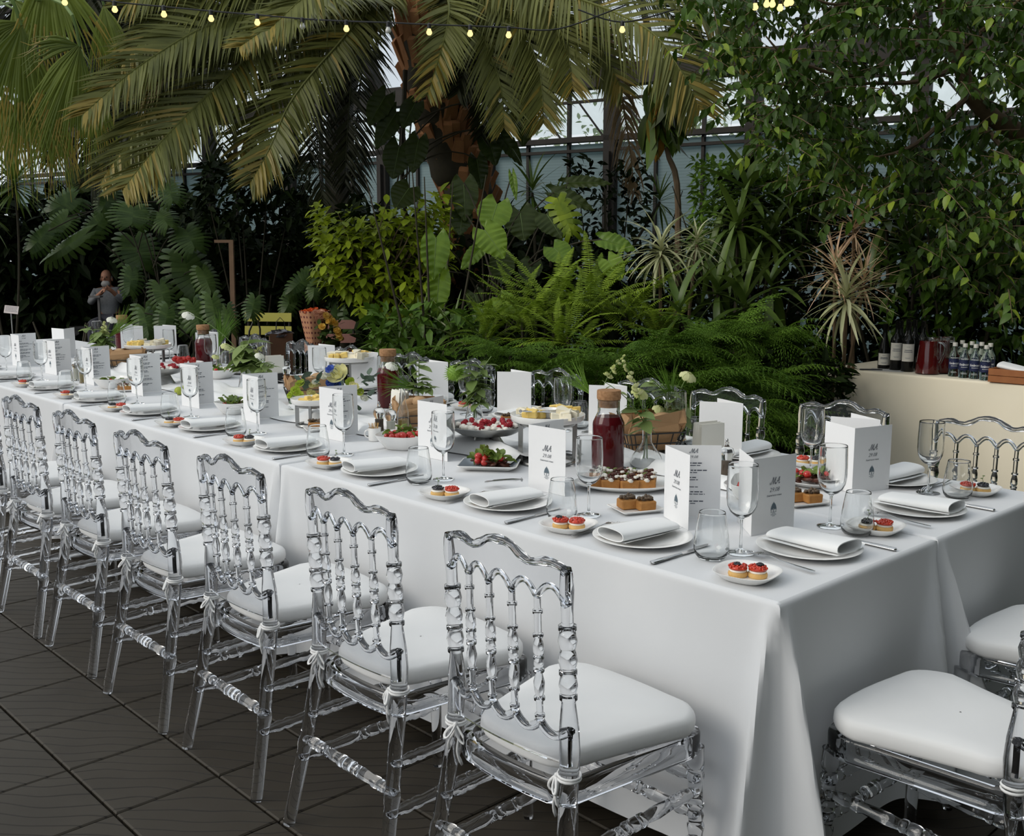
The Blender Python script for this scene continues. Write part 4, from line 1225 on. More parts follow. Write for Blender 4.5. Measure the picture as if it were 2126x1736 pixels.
vase(1342, 972, 'flask', 'round glass vase of pale green blooms right of the tall juice bottle', [('pale', 1332, 810, 1.1), ('leaf', 1310, 840, .95), ('spike', 1293, 752, 1.15), ('twig', 1250, 790, .7)], 1.0)
vase(1395, 930, 'cone', 'tall glass vase of green foliage behind the paper napkin stack', [('pale', 1432, 775, 1.2), ('leaf', 1350, 785, 1.1), ('leaf', 1400, 850, 1.1), ('grass', 1390, 800, 1.2), ('pale', 1372, 845, 1.0), ('leaf', 1420, 830, 1)], 1.0)
vase(985, 890, 'cone', 'conical glass vase with a green pompom flower behind the raspberry dish', [('pompom', 945, 775, 1.8), ('leaf', 1000, 800, 1.0), ('leaf', 1010, 770, .9), ('twig', 1020, 740, 1), ('leaf', 1000, 840, 1.0), ('leaf', 970, 740, 1)], 1.1)
vase(1240, 900, 'bulb', 'small vase with a grass plume behind the tall juice bottle', [('grass', 1215, 800, 1.2), ('spike', 1295, 740, 1.1)], 1.0)
vase(868, 860, 'cone', 'glass vase with a white bloom behind the pepper mills', [('white', 815, 755, 1.1), ('grass', 850, 800, 1.3), ('leaf', 905, 805, .8), ('leaf', 895, 795, .7), ('leaf', 870, 740, .9)], .95)
vase(512, 815, 'cone', 'tall vase of broad green leaves left of the sixth menu card', [('leaf', 520, 700, 1.6), ('leaf', 500, 720, 1.5), ('pale', 470, 715, 1.0), ('spike', 545, 720, 1.2), ('leaf', 530, 740, 1.4), ('leaf', 545, 755, 1.3), ('white', 392, 650, 1.2)], 1.1)
vase(545, 830, 'bulb', 'slim vase of white flowers beside the broad-leaved vase', [('white', 540, 735, .9), ('twig', 550, 745, 1), ('twig', 570, 755, 1)], .9)
vase(455, 780, 'bulb', 'small vase with a lime grass plume by the second juice bottle', [('grass', 460, 690, 1.5), ('pale', 480, 720, 1), ('pale', 448, 738, .8)], .9)
vase(222, 760, 'cone', 'far left vase with a white flower spike by the juice bottle', [('spike', 215, 670, 1.4), ('white', 233, 660, 1.2), ('leaf', 175, 675, 1.2), ('leaf', 195, 690, 1.2), ('grass', 250, 670, 1.6), ('leaf', 205, 680, 1.0)], .95)

# flower arrangement with a large pale rose and blue hydrangea
c = atz(690, 862, TT); d0 = (c - CAM).dot(FW)
t = thing('flower_arrangement', 'low arrangement of pale yellow roses, blue hydrangea and greenery in mid table', 'flower arrangement', c)
M_blue = leafmat('blue_hydrangea', (0.05, 0.10, 0.45), (0.14, 0.24, 0.65), .5, .2, 30)
M_lime = leafmat('lime_orchid', (0.42, 0.58, 0.04), (0.60, 0.68, 0.12), .5, .3, 30)
M_yel = leafmat('yellow_rose', (0.80, 0.74, 0.28), (0.85, 0.82, 0.45), .5, .3, 20)
M_euc = leafmat('eucalyptus', (0.05, 0.09, 0.06), (0.12, 0.17, 0.12), .5, .2, 10)
ob('bowl', MB().lathe([(0, 0), (.06, 0), (.08, .03), (.085, .06), (.08, .06), (.075, .03), (0, .01)], 24).mesh('bowl', M_dark), t)
for nm, mt in (('yel', M_yel), ('blue', M_blue), ('lime', M_lime)):
    q = ROSE['pale'].copy(); q.materials.clear(); q.materials.append(mt); ROSE[nm] = q
def hd(px, py, dd=0): return at(px, py, d0 + dd) - c
TW = Matrix.Rotation(1.0, 4, RT)
for (px, py, k, s) in ((706, 783, 'yel', 2.3), (728, 795, 'lime', 1.0), (733, 805, 'yel', 1.1), (680, 775, 'white', 1.0), (692, 797, 'blue', 1.0), (700, 800, 'blue', .9), (684, 797, 'blue', .9), (687, 769, 'blue', 1.0), (693, 770, 'blue', .9), (660, 798, 'yel', .7), (655, 795, 'white', .7), (648, 802, 'yel', .7), (625, 800, 'lime', 1.1), (612, 815, 'lime', 1.1), (622, 822, 'lime', .9), (605, 822, 'lime', .8), (645, 820, 'yel', 1.0), (750, 815, 'lime', .8), (755, 830, 'white', .9), (672, 785, 'white', .7)):
    ob('bloom', ROSE[k], t, M=Matrix.Translation(hd(px, py, rnd.uniform(-.03, .05))) @ Matrix.Rotation(rnd.uniform(.5, 1.2), 4, RT) @ Matrix.Rotation(rnd.uniform(-.5, .5), 4, FW) @ Matrix.Scale(s, 4))
EUC = MB().grid(leaf_rows(.05, .019, .1, .1, 5, .5)).mesh('leaf', M_euc)
for i in range(58):
    px = rnd.uniform(605, 775); py = 800 + rnd.uniform(-25, 55)
    ob('leaf', EUC, t, M=dir_m(hd(px, py, rnd.uniform(0, .1)), V((rnd.uniform(-1, 1), rnd.uniform(-1, 1), rnd.uniform(-.4, .7))), rnd.uniform(-1, 1), rnd.uniform(.6, 1.2)))
for i in range(7):
    ob('blade', MB().grid(leaf_rows(.11, .004, .2, .1)).mesh('blade', M_euc), t, M=dir_m(hd(650, 800, .02), -V(RT) * rnd.uniform(.4, 1) + UPV * rnd.uniform(-.1, .7), 0, 1))


# mills, oil, toothpicks, paper napkins
def mill(px, py, filling, label):
    t = thing('spice_mill', label, 'mill', atz(px, py, TT), 0, 'clear spice mills')
    ob('body', MB().lathe([(0, 0), (.019, 0), (.021, .003), (.019, .02), (.017, .05), (.018, .075), (.0235, .088), (.0245, .1), (.020, .112), (.008, .118), (.006, .124), (.0065, .132), (0, .134)], 20).mesh('body', M_glass, True, 1), t)
    ob('filling', MB().lathe([(0, .008), (.0165, .008), (.0155, .04), (.0155, .072), (0, .074)], 16).mesh('filling', M_pate if filling == 'pepper' else M_whitef), t)
    ob('knob', MB().lathe([(0, .133), (.004, .133), (.0045, .139), (.003, .143), (0, .144)], 10).mesh('knob', M_steel), t)


mill(788, 905, 'pepper', 'clear pepper mill behind the white toothpick cup')
mill(812, 910, 'salt', 'clear salt mill between the pepper mill and olive oil')
mill(1507, 1000, 'pepper', 'clear pepper mill behind the paper napkin stack on the right')
mill(596, 803, 'pepper', 'far pepper mill beside the paper napkins behind the roses')
mill(160, 790, 'salt', 'far left salt mill beside the olive oil bottle')


def oil(px, py, label):
    t = thing('oil_bottle', label, 'bottle', atz(px, py, TT), 0, 'olive oil bottles')
    ob('glass', MB().lathe([(0, 0), (.023, 0), (.0245, .003), (.0245, .1), (.012, .14), (.010, .19), (.012, .195), (.0105, .195), (.0085, .19), (.0105, .14), (.023, .1), (.023, .005), (0, .004)], 20).mesh('glass', M_glass, True, 1), t)
    ob('oil', MB().lathe([(0, .0045), (.0226, .0045), (.0226, .068), (0, .068)], 18).mesh('oil', M_oil, True, .6), t)


oil(838, 905, 'olive oil bottle between the salt mill and bread basket'); oil(174, 795, 'far left olive oil bottle before the paper napkins')
c = atz(778, 915, TT); t = thing('toothpick_cup', 'white handled cup of toothpicks beside the tomato salad bowl', 'cup', c)
ob('cup', MB().lathe([(0, 0), (.022, 0), (.025, .003), (.026, .05), (.0265, .053), (.0245, .053), (.0225, .006), (0, .005)], 24).mesh('cup', M_china, True, .8), t)
ob('handle', MB().tube([c * 0 + V((-RT.x, -RT.y, 0)) * (.024 + .016 * math.sin(a)) + UPV * (.028 - .016 * math.cos(a)) for a in [PI * i / 10 for i in range(11)]], .003, 6).mesh('handle', M_china), t)
pk = MB().tube([(0, 0, .006), (0, 0, .071)], .0009, 4).mesh('toothpick', M_toast2)
for i in range(18): ob('toothpick', pk, t, (rnd.uniform(-.011, .011), rnd.uniform(-.011, .011), .002), (rnd.uniform(-.16, .16), rnd.uniform(-.16, .16), 0))


def tissue_stack(px, py, label, s=1.0, rz=.4):
    t = thing('paper_napkins', label, 'paper napkins', atz(px, py, TT), rz, 'stands of paper napkins')
    ob('holder', MB().box((0, 0, .004), (.105, .062, .008)).box((0, .03, .03), (.10, .003, .06)).box((0, -.03, .03), (.10, .003, .06)).mesh('holder', M_wire, False), t)
    for i in range(9):
        y = -.025 + .05 * i / 8; h = .155 + rnd.uniform(-.005, .004)
        rows = [[V((x, y + q + .006 * math.sin(2.5 * z / h + i) * (z / h), .008 + z)) for x in (-.05, -.02, .015, .05)] for q, z in ((0, 0), (0, h * .5), (.001, h), (.0035, h), (.0035, h * .5), (.0035, 0))]
        ob('sheet', MB().grid(rows).mesh('sheet', M_tissue, False), t)
    t.scale = (s, s, s)


tissue_stack(1470, 975, 'cream stack of paper napkins before the blank far menu card', 1.0, YAW - PI / 2 + .5)
tissue_stack(832, 885, 'cream paper napkins between the juice bottle and bread basket', .95, YAW + .5)
tissue_stack(572, 795, 'cream paper napkins behind the sixth menu card', .95, YAW - PI / 2 + .6)
tissue_stack(181, 775, 'far left cream paper napkins behind the olive oil', 1.0, YAW + .4)


def basket(px, py, label, s=1.0, seed=1):
    rr = random.Random(seed); c = atz(px, py, TT)
    t = thing('bread_basket', label, 'basket', c, YAW - PI / 2 + .3, 'black wire bread baskets')
    a, b, h = .12, .085, .075; m = MB()
    for z in (.003, h * .5, h): m.tube([V((x * (.8 + .2 * z / h), y * (.8 + .2 * z / h), z)) for x, y in rrect(a, b, .03)] + [V((rrect(a, b, .03)[0][0] * (.8 + .2 * z / h), rrect(a, b, .03)[0][1] * (.8 + .2 * z / h), z))], .0028, 6)
    for i, (x, y) in enumerate(rrect(a, b, .03, 3)): m.tube([(x * .8, y * .8, .003), (x, y, h)], .0022, 5)
    for k in (-.5, 0, .5):
        for sy in (1, -1): m.tube([(a * k * .8, sy * b * .8, .003), (a * k, sy * b, h)], .0022, 5)
    ob('wire_frame', m.mesh('wire_frame', M_wire), t)
    rows = []
    for i in range(7):
        z = [.006, .01, .03, .055, .085, .115, .14][i]; q = [.3, .72, .78, .88, 1.0, 1.06, 1.08][i]
        rows.append([V((x * q + rr.uniform(-1, 1) * .006 * i / 3, y * q + rr.uniform(-1, 1) * .006 * i / 3, z + rr.uniform(-.018, .018) * (i / 6) ** 2)) for x, y in rrect(a * .93, b * .93, .03, 4)])
    ob('paper', MB().grid(rows, closed=True).mesh('paper', M_paper, False), t); t.scale = (s, s, s)
    for k in range(5):
        an = rr.uniform(0, 6.3); q = .045 * s
        mb = MB().ball((0, 0, 0), (.055, .034, .03), 14, 9, 0, None, .06)
        tag(ob('bread_roll', mb.mesh('bread_roll', M_bread), None, (c.x + q * math.cos(an), c.y + q * math.sin(an), TT + .052 + .016 * k), (rr.uniform(-.4, .4), rr.uniform(-.4, .4), rr.uniform(0, 6)), s), 'crusty bread piece in the ' + label.split(' wire ')[0] + ' basket ' + label.split('basket ')[1], 'bread', 'bread in the basket ' + label.split('basket ')[1])


basket(1345, 935, 'black wire bread basket behind the near round vase', 1.05, 1)
basket(868, 890, 'black wire bread basket behind the fourth menu card', .9, 2)
basket(640, 835, 'black wire bread basket left of the yellow roses', .95, 3)
basket(265, 770, 'black wire bread basket under the far cheese stand', 1.0, 4)
LIME = MB().ball((0, 0, .022), (.024, .024, .022), 14, 8).mesh('lime', leafmat('lime_skin', (.25, .33, .03), (.4, .45, .06), .4, 0, 40))
tag(ob('lime', LIME, None, atz(372, 820, TT)), 'green lime between the seventh and eighth menu cards', 'lime')


# crumpled cloth runner along the middle
def runner(pts, w, label, seed):
    rr = random.Random(seed); rows = []
    path = []
    for i in range(len(pts) - 1):
        for k in range(14): path.append(V(pts[i]).lerp(V(pts[i + 1]), k / 14))
    for i, p in enumerate(path):
        q = path[min(i + 1, len(path) - 1)] - path[max(i - 1, 0)]; n = V((-q.y, q.x, 0)).normalized(); row = []
        for k in range(15):
            u = -1 + 2 * k / 14
            zz = .004 + .075 * max(0, noise.noise(V((p.x * 6 + seed, p.y * 4.5, u * 2.3)))) * (1 - u ** 6) + .028 * abs(noise.noise(V((p.x * 16, p.y * 14 + seed, u * 5)))) * (1 - abs(u) ** 4)
            row.append(V((p.x + n.x * w * u * (1 + .25 * noise.noise(p * 4)), p.y + n.y * w * u, TT + zz)))
        rows.append(row)
    return tag(ob('table_runner', MB().grid(rows).mesh('table_runner', M_nap, True, 0)), label, 'table runner', 'crumpled cloth runners')


runner([(.72, 1.45, 0), (.76, 1.9, 0), (.70, 2.6, 0), (.66, 3.3, 0)], .17, 'crumpled white cloth runner under the raspberry dish and flower arrangement', 1)
runner([(.92, .62, 0), (.95, 1.0, 0), (1.0, 1.35, 0)], .12, 'crumpled white cloth runner behind the near round vase', 2)
runner([(.72, 3.6, 0), (.75, 4.6, 0), (.7, 5.4, 0)], .15, 'crumpled white cloth runner among the far left dishes', 3)

# ------------------------------------------------------------------ buffet: wine, pitchers, water, crate
M_bottle = mat('dark_wine_glass', (0.008, 0.008, 0.007), 0.07, c2=(0.012, 0.012, 0.01), spec=.35)
M_label = mat('cream_label', (0.80, 0.76, 0.66), 0.6, c2=(0.84, 0.8, 0.71))
M_navy = mat('navy_label', (0.012, 0.018, 0.06), 0.5, c2=(0.018, 0.026, 0.08))
M_cap = mat('pale_cap', (0.62, 0.60, 0.54), 0.35, c2=(0.7, 0.68, 0.62))
M_wh = mat('white_print', (0.8, 0.8, 0.8), 0.6, c2=(0.85, 0.85, 0.85))
BZ = .751
toC = lambda p: math.atan2(CAM.y - p.y, CAM.x - p.x)


def arc_label(r, a0, a1, z0, z1, mt, n=10):
    return MB().grid([[V((r * math.cos(a0 + (a1 - a0) * i / n), r * math.sin(a0 + (a1 - a0) * i / n), z)) for i in range(n + 1)] for z in (z0, z1)]).mesh('label', mt)


def arc_text(lines, r, mt):
    m = MB()
    for (txt, size, z, bold) in lines:
        q = MB(); text_bm(q, txt, size, 0, z, bold, 0)
        m.add([V((r * math.cos(-x / r * -1), r * math.sin(x / r), zz)) for x, y, zz in q.v], q.f)
    return m.mesh('lettering', mt, False)


def arc_bars(spec, r, mt):
    m = MB()
    for (z, half, h) in spec:
        x = -half
        while x < half:
            w = rnd.uniform(.0025, .006); m.add([V((r * math.cos(xx / r), r * math.sin(xx / r), zz)) for xx, zz in ((x, z), (x + w, z), (x + w, z + h), (x, z + h))], [(0, 1, 2, 3)]); x += w + .0012
    return m.mesh('lettering', mt, False)


def wine(px, py, kind, label):
    p = atz(px, py, BZ); t = thing('wine_bottle', label, 'bottle', p, toC(p), 'dark wine bottles on the buffet')
    if kind == 'small': g = [(0, 0), (.036, 0), (.038, .004), (.038, .10), (.035, .13), (.02, .19), (.0145, .22), (.0145, .275), (.0155, .277), (.0155, .29), (0, .29)]; lz = (.025, .10, .0384)
    else: g = [(0, 0), (.037, 0), (.0395, .004), (.0395, .19), (.036, .205), (.018, .228), (.0145, .24), (.0145, .30), (.0155, .302), (.0155, .315), (0, .315)]; lz = (.065, .175, .0399)
    ob('glass', MB().lathe(g, 24).mesh('glass', M_bottle, True, .8), t)
    if kind != 'plain':
        l = ob('label', arc_label(lz[2], -1.05, 1.05, lz[0], lz[1], M_label), t)
        ob('lettering', arc_bars([(lz[0] + (lz[1] - lz[0]) * f, w, h) for f, w, h in ((.62, .022, .005), (.52, .024, .005), (.2, .016, .0022), (.15, .012, .0018), (.82, .01, .002))], lz[2] + .0005, M_ink), l)


wine(1866, 766, 'plain', 'dark wine bottle standing behind the white-labelled pair')
wine(1895, 764, 'plain', 'dark wine bottle behind the second white label')
wine(1912, 768, 'plain', 'dark wine bottle just left of the red pitcher')
wine(1881, 762, 'plain', 'dark wine bottle at the back, between the labelled pair')
wine(1834, 765, 'small', 'slender dark wine bottle with a low white label, leftmost on the buffet')
wine(1859, 768, 'label', 'dark wine bottle with tall cream label, left one of the pair')
wine(1883, 771, 'label', 'dark wine bottle with tall cream label, right one of the pair')


def pitcher(px, py, label):
    p = atz(px, py, BZ); t = thing('pitcher', label, 'pitcher', p, toC(p) - 1.9, 'pitchers of red juice')
    ob('glass', MB().lathe([(0, 0), (.068, 0), (.072, .005), (.068, .08), (.056, .19), (.055, .215), (.058, .222), (.0555, .222), (.0525, .215), (.0535, .19), (.0655, .08), (.069, .008), (0, .006)], 28).mesh('glass', M_glass, True, 1), t)
    ob('juice', MB().lathe([(0, .004), (.070, .006), (.0665, .08), (.0547, .19), (.0535, .205), (0, .205)], 28).mesh('juice', mat('pitcher_juice', (0.16, 0.006, 0.008), .08, c2=(.2, .01, .01), spec=.6), True, .6), t)
    ob('handle', MB().tube(bez((-.055, 0, .20), (-.14, 0, .20), (-.066, 0, .055), 10), .008, 8).mesh('handle', M_glass, True, 1), t)


pitcher(1925, 776, 'glass pitcher of red juice beside the dark wine bottles')
pitcher(1949, 774, 'glass pitcher of red juice behind the front one, by the water bottles')
p = atz(1964, 776, BZ); tag(ob('wine_glass', WINE, None, p), 'empty wine glass behind the second pitcher on the buffet', 'wine glass')
M_water = glassmat('water_bottle', (.86, .93, .92), 0, 1.4)
wl = arc_label(.0318, -1.3, 1.3, .048, .108, M_navy, 14)
wt = arc_text([('Байкал', .017, .075, True)], .0322, M_wh)
wb = arc_bars([(.112, .022, .004), (.064, .018, .0025), (.03, .016, .002), (.024, .016, .002)], .0322, M_wh)
WB = MB().lathe([(0, 0), (.028, 0), (.0312, .004), (.0315, .115), (.029, .13), (.017, .155), (.0125, .165), (.0125, .185), (0, .185)], 20).mesh('bottle', M_water, True, .8)
WC = MB().lathe([(0, .183), (.0138, .183), (.0138, .203), (.013, .205), (0, .205)], 16).mesh('cap', M_cap, True, .6)
for row, (pts, w) in enumerate((((1984, 1999), (2010, 2018), (2022, 2037), (2048, 2058)), ()) if 0 else ([((1994, 775), (2014, 778), (2034, 780), (2052, 783)), 'back'], [((1979, 781), (2000, 784), (2022, 786), (2044, 789)), 'front'])):
    for k, (px, py) in enumerate(pts):
        p = atz(px, py, BZ); t = thing('water_bottle', f'small water bottle with navy label, {ORD[k]} from the left in the {w} row', 'bottle', p, toC(p), 'water bottles on the buffet')
        ob('bottle', WB, t); ob('cap', WC, t); l = ob('label', wl, t); ob('lettering', wt, l); ob('lettering', wb, l)
p = atz(2105, 795, BZ); t = thing('wooden_crate', 'small orange-brown wooden crate at the right end of the buffet', 'crate', p, -PI / 2 + .05)
for z in (.022, .062):
    for y in (-.07, .07): ob('slat', MB().box((0, y, z), (.24, .01, .036)).mesh('slat', M_crate, False), t)
    for x in (-.115, .115): ob('slat', MB().box((x, 0, z), (.01, .13, .036)).mesh('slat', M_crate, False), t)
ob('bottom', MB().box((0, 0, .004), (.22, .13, .006)).mesh('bottom', M_crate, False), t)
tag(ob('napkin', NAPR, None, (p.x, p.y, BZ + .07), (.1, .12, -PI / 2), (.8, 1, 1)), 'white folded napkin lying in the orange-brown crate', 'napkin')
p = atz(1842, 769, BZ); tag(ob('paper_sheet', MB().box((0, 0, .001), (.14, .21, .001)).mesh('paper_sheet', mat('grey_paper', (.5, .5, .49), .7, c2=(.55, .55, .54)), False), None, p, (0, 0, .3)), 'grey sheet of paper before the wine bottles', 'paper')
p = atz(1808, 769, BZ); tag(ob('pen', MB().tube([(-.07, 0, .005), (-.065, 0, .005), (.05, 0, .005), (.068, 0, .005), (.073, 0, .005)], [.003, .0045, .0045, .003, .0008], 8).mesh('pen', M_wire), None, p, (0, 0, -.9)), 'black pen on the cream buffet cloth', 'pen')

# ------------------------------------------------------------------ greenery
ML_palm = leafmat('date_palm_leaflet', (0.046, 0.058, 0.010), (0.19, 0.20, 0.052), .42, .25, 3, .25)
ML_palmy = leafmat('yellowed_leaflet', (0.17, 0.14, 0.025), (0.36, 0.27, 0.05), .45, .3, 3)
ML_palmd = leafmat('dark_palm_leaflet', (0.006, 0.009, 0.003), (0.026, 0.030, 0.010), .5, .1, 3, .15)  # dark copy of the date palm leaflet, shade put into its colour
ML_dead = leafmat('dry_leaflet', (0.16, 0.10, 0.045), (0.30, 0.21, 0.11), .7, .2, 4)
ML_fan = leafmat('fan_palm_leaf', (0.05, 0.08, 0.010), (0.20, 0.25, 0.04), .42, .3, 3, .25)
ML_fern = leafmat('sword_fern_leaf', (0.06, 0.12, 0.008), (0.24, 0.34, 0.03), .5, .3, 2, .2)
ML_feath = leafmat('feathery_fern_leaf', (0.022, 0.065, 0.006), (0.12, 0.22, 0.022), .55, .25, 2, .15)
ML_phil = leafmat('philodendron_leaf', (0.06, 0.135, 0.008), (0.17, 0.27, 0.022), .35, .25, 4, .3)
ML_phild = leafmat('shaded_philodendron_leaf', (0.014, 0.026, 0.005), (0.045, 0.065, 0.013), .4, .15, 4, .2)  # darker copy of the heart leaf with shade painted into the green
ML_mon = leafmat('monstera_leaf', (0.016, 0.042, 0.007), (0.085, 0.14, 0.032), .38, .15, 4, .25)
ML_shrub = leafmat('yellow_green_leaf', (0.032, 0.085, 0.005), (0.38, 0.47, 0.025), .42, .25, 2.2, .25)
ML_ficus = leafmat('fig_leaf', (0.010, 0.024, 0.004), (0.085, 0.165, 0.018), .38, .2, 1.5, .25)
ML_fbright = leafmat('lit_fig_leaf', (0.16, 0.28, 0.03), (0.36, 0.46, 0.05), .35, .4, 3)  # lighter copy of the fig leaf; light on the crown edges put into colour
ML_darkl = leafmat('shade_coloured_leaf', (0.002, 0.004, 0.001), (0.011, 0.020, 0.004), .6, .05, .8, .06)  # near-black green: the deep shade is in the leaf colour
ML_strap = leafmat('strap_leaf', (0.035, 0.075, 0.012), (0.11, 0.17, 0.028), .38, .2, 3)
ML_var = leafmat('cream_striped_leaf', (0.30, 0.33, 0.13), (0.55, 0.55, 0.33), .45, .2, 5)
ML_pink = leafmat('pinkish_leaf', (0.62, 0.50, 0.28), (0.75, 0.50, 0.34), .5, .2, 5, .25)
ML_out = leafmat('outdoor_foliage', (0.22, 0.30, 0.18), (0.42, 0.48, 0.32), .8, .4, 1, .1)  # paled green, haze put into the colour
M_bark = mat('palm_bark', (0.45, 0.20, 0.075), .85, c2=(0.12, 0.05, 0.02), scale=9, bump=.8, bscale=60)
M_twig = mat('pale_twig', (0.19, 0.13, 0.075), .8, c2=(0.10, 0.065, 0.035), scale=20, bump=.3)
M_cane = mat('dark_stem', (0.05, 0.04, 0.02), .8, c2=(0.02, 0.018, 0.01), scale=20)


def rv(s=1.0): return V((rnd.uniform(-s, s), rnd.uniform(-s, s), rnd.uniform(-s, s)))


def smooth(pts, n=6):
    out = []
    for i in range(len(pts) - 1):
        p0, p1, p2, p3 = pts[max(i - 1, 0)], pts[i], pts[i + 1], pts[min(i + 2, len(pts) - 1)]
        for k in range(n):
            t = k / n
            out.append(.5 * (2 * p1 + (p2 - p0) * t + (2 * p0 - 5 * p1 + 4 * p2 - p3) * t * t + (3 * p1 - p0 - 3 * p2 + p3) * t ** 3))
    return out + [pts[-1]]


def strip(m, p, d, l, w, droop, n=3, mi=0, side=None):
    # narrow leaflet leaving p along d and sinking under its own weight
    d = d.normalized(); s = (side or d.cross(V((0, 0, 1)))); s = s.normalized() if s.length > 1e-5 else V((1, 0, 0))
    k = len(m.v)
    for i in range(n + 1):
        t = i / n; q = p + d * (l * t) - V((0, 0, droop * l * t * t)); ww = w * (1 - t ** 2.2) * (.55 + .45 * min(1, t * 4))
        if i == n: m.v.append(tuple(q))
        else: m.v.append(tuple(q + s * ww)); m.v.append(tuple(q - s * ww))
    for i in range(n - 1): m.f.append([k + 2 * i, k + 2 * i + 1, k + 2 * i + 3, k + 2 * i + 2]); m.m.append(mi)
    m.f.append([k + 2 * n - 2, k + 2 * n - 1, k + 2 * n]); m.m.append(mi)


def frond(path, ll, mats, n=70, droop=.25, up=.35, yel=.12, w=.011, r=.016, start=.12, tipy=.8):
    P = smooth([V(p) for p in path], 8); m = MB(); K = len(P)
    m.tube(P, [r * (1 - .85 * i / (K - 1)) for i in range(K)], 5)
    for i in range(n):
        f = start + (1 - start) * i / (n - 1); x = f * (K - 1); j = min(int(x), K - 2); p = P[j].lerp(P[j + 1], x - j); t = (P[j + 1] - P[j]).normalized()
        up_ = V((0, 0, .55)) - FW * .8; s = t.cross(up_); s = s.normalized() if s.length > .05 else V((1, 0, 0)); u = s.cross(t)
        l = ll * (math.sin(PI * (.16 + .78 * f)) ** .7) * rnd.uniform(.85, 1.1)
        for sg in (1, -1):
            d = t * (.45 + .6 * f) + s * sg * rnd.uniform(.75, .95) + u * (up * rnd.uniform(.4, 1.2) - .1)
            yy = len(mats) > 1 and (rnd.random() < yel or (f > tipy and rnd.random() < .6))
            strip(m, p, d + rv(.035), l * rnd.uniform(.92, 1.06), w, droop * rnd.uniform(.5, 1.6), 3, 1 if yy else 0, (t * .6 + u).cross(d) if rnd.random() < .5 else None)
    return m.mesh('frond', mats, False)


# big date palm
CR = at(875, -20, 9.3)
palm = thing('date_palm', 'large date palm with arching feather fronds and rusty scaly trunk, behind the shrubs', 'palm', (at(985, 640, 9.6).x, at(985, 640, 9.6).y, 0)); PB = palm.location.copy()
tr = [V((PB.x, PB.y, 0)), at(972, 440, 9.6), at(940, 330, 9.5), at(905, 210, 9.4), at(885, 90, 9.3), at(872, -60, 9.3)]
TP = smooth(tr, 6)
ob('trunk', MB().tube([p - PB for p in TP], [.23 + .012 * math.sin(i * 1.9) for i in range(len(TP))], 16).mesh('trunk', M_cane), palm)
bt = MB().prism([(-.055, -.02), (.055, -.02), (.065, .02), (-.065, .02)], 0, .05)
bt = MB(); bt.add([(-.06, 0, 0), (.06, 0, 0), (.07, .03, 0), (-.07, .03, 0), (-.045, -.05, .13), (.045, -.05, .13), (.045, -.02, .15), (-.045, -.02, .15)], [(0, 1, 5, 4), (1, 2, 6, 5), (2, 3, 7, 6), (3, 0, 4, 7), (4, 5, 6, 7), (3, 2, 1, 0)])
bt = bt.mesh('leaf_base', M_bark, False)
for i in range(260):
    f = .03 + .95 * i / 260; x = f * (len(TP) - 1); j = min(int(x), len(TP) - 2); p = TP[j].lerp(TP[j + 1], x - j); a = i * 2.39996
    ob('leaf_base', bt, palm, p - PB + V((.225 * math.sin(a), -.225 * math.cos(a), 0)), (rnd.uniform(-.1, .22), rnd.uniform(-.12, .12), a + rnd.uniform(-.2, .2)), (rnd.uniform(.75, 1.05), rnd.uniform(.9, 1.3), rnd.uniform(1.2, 2.0)))
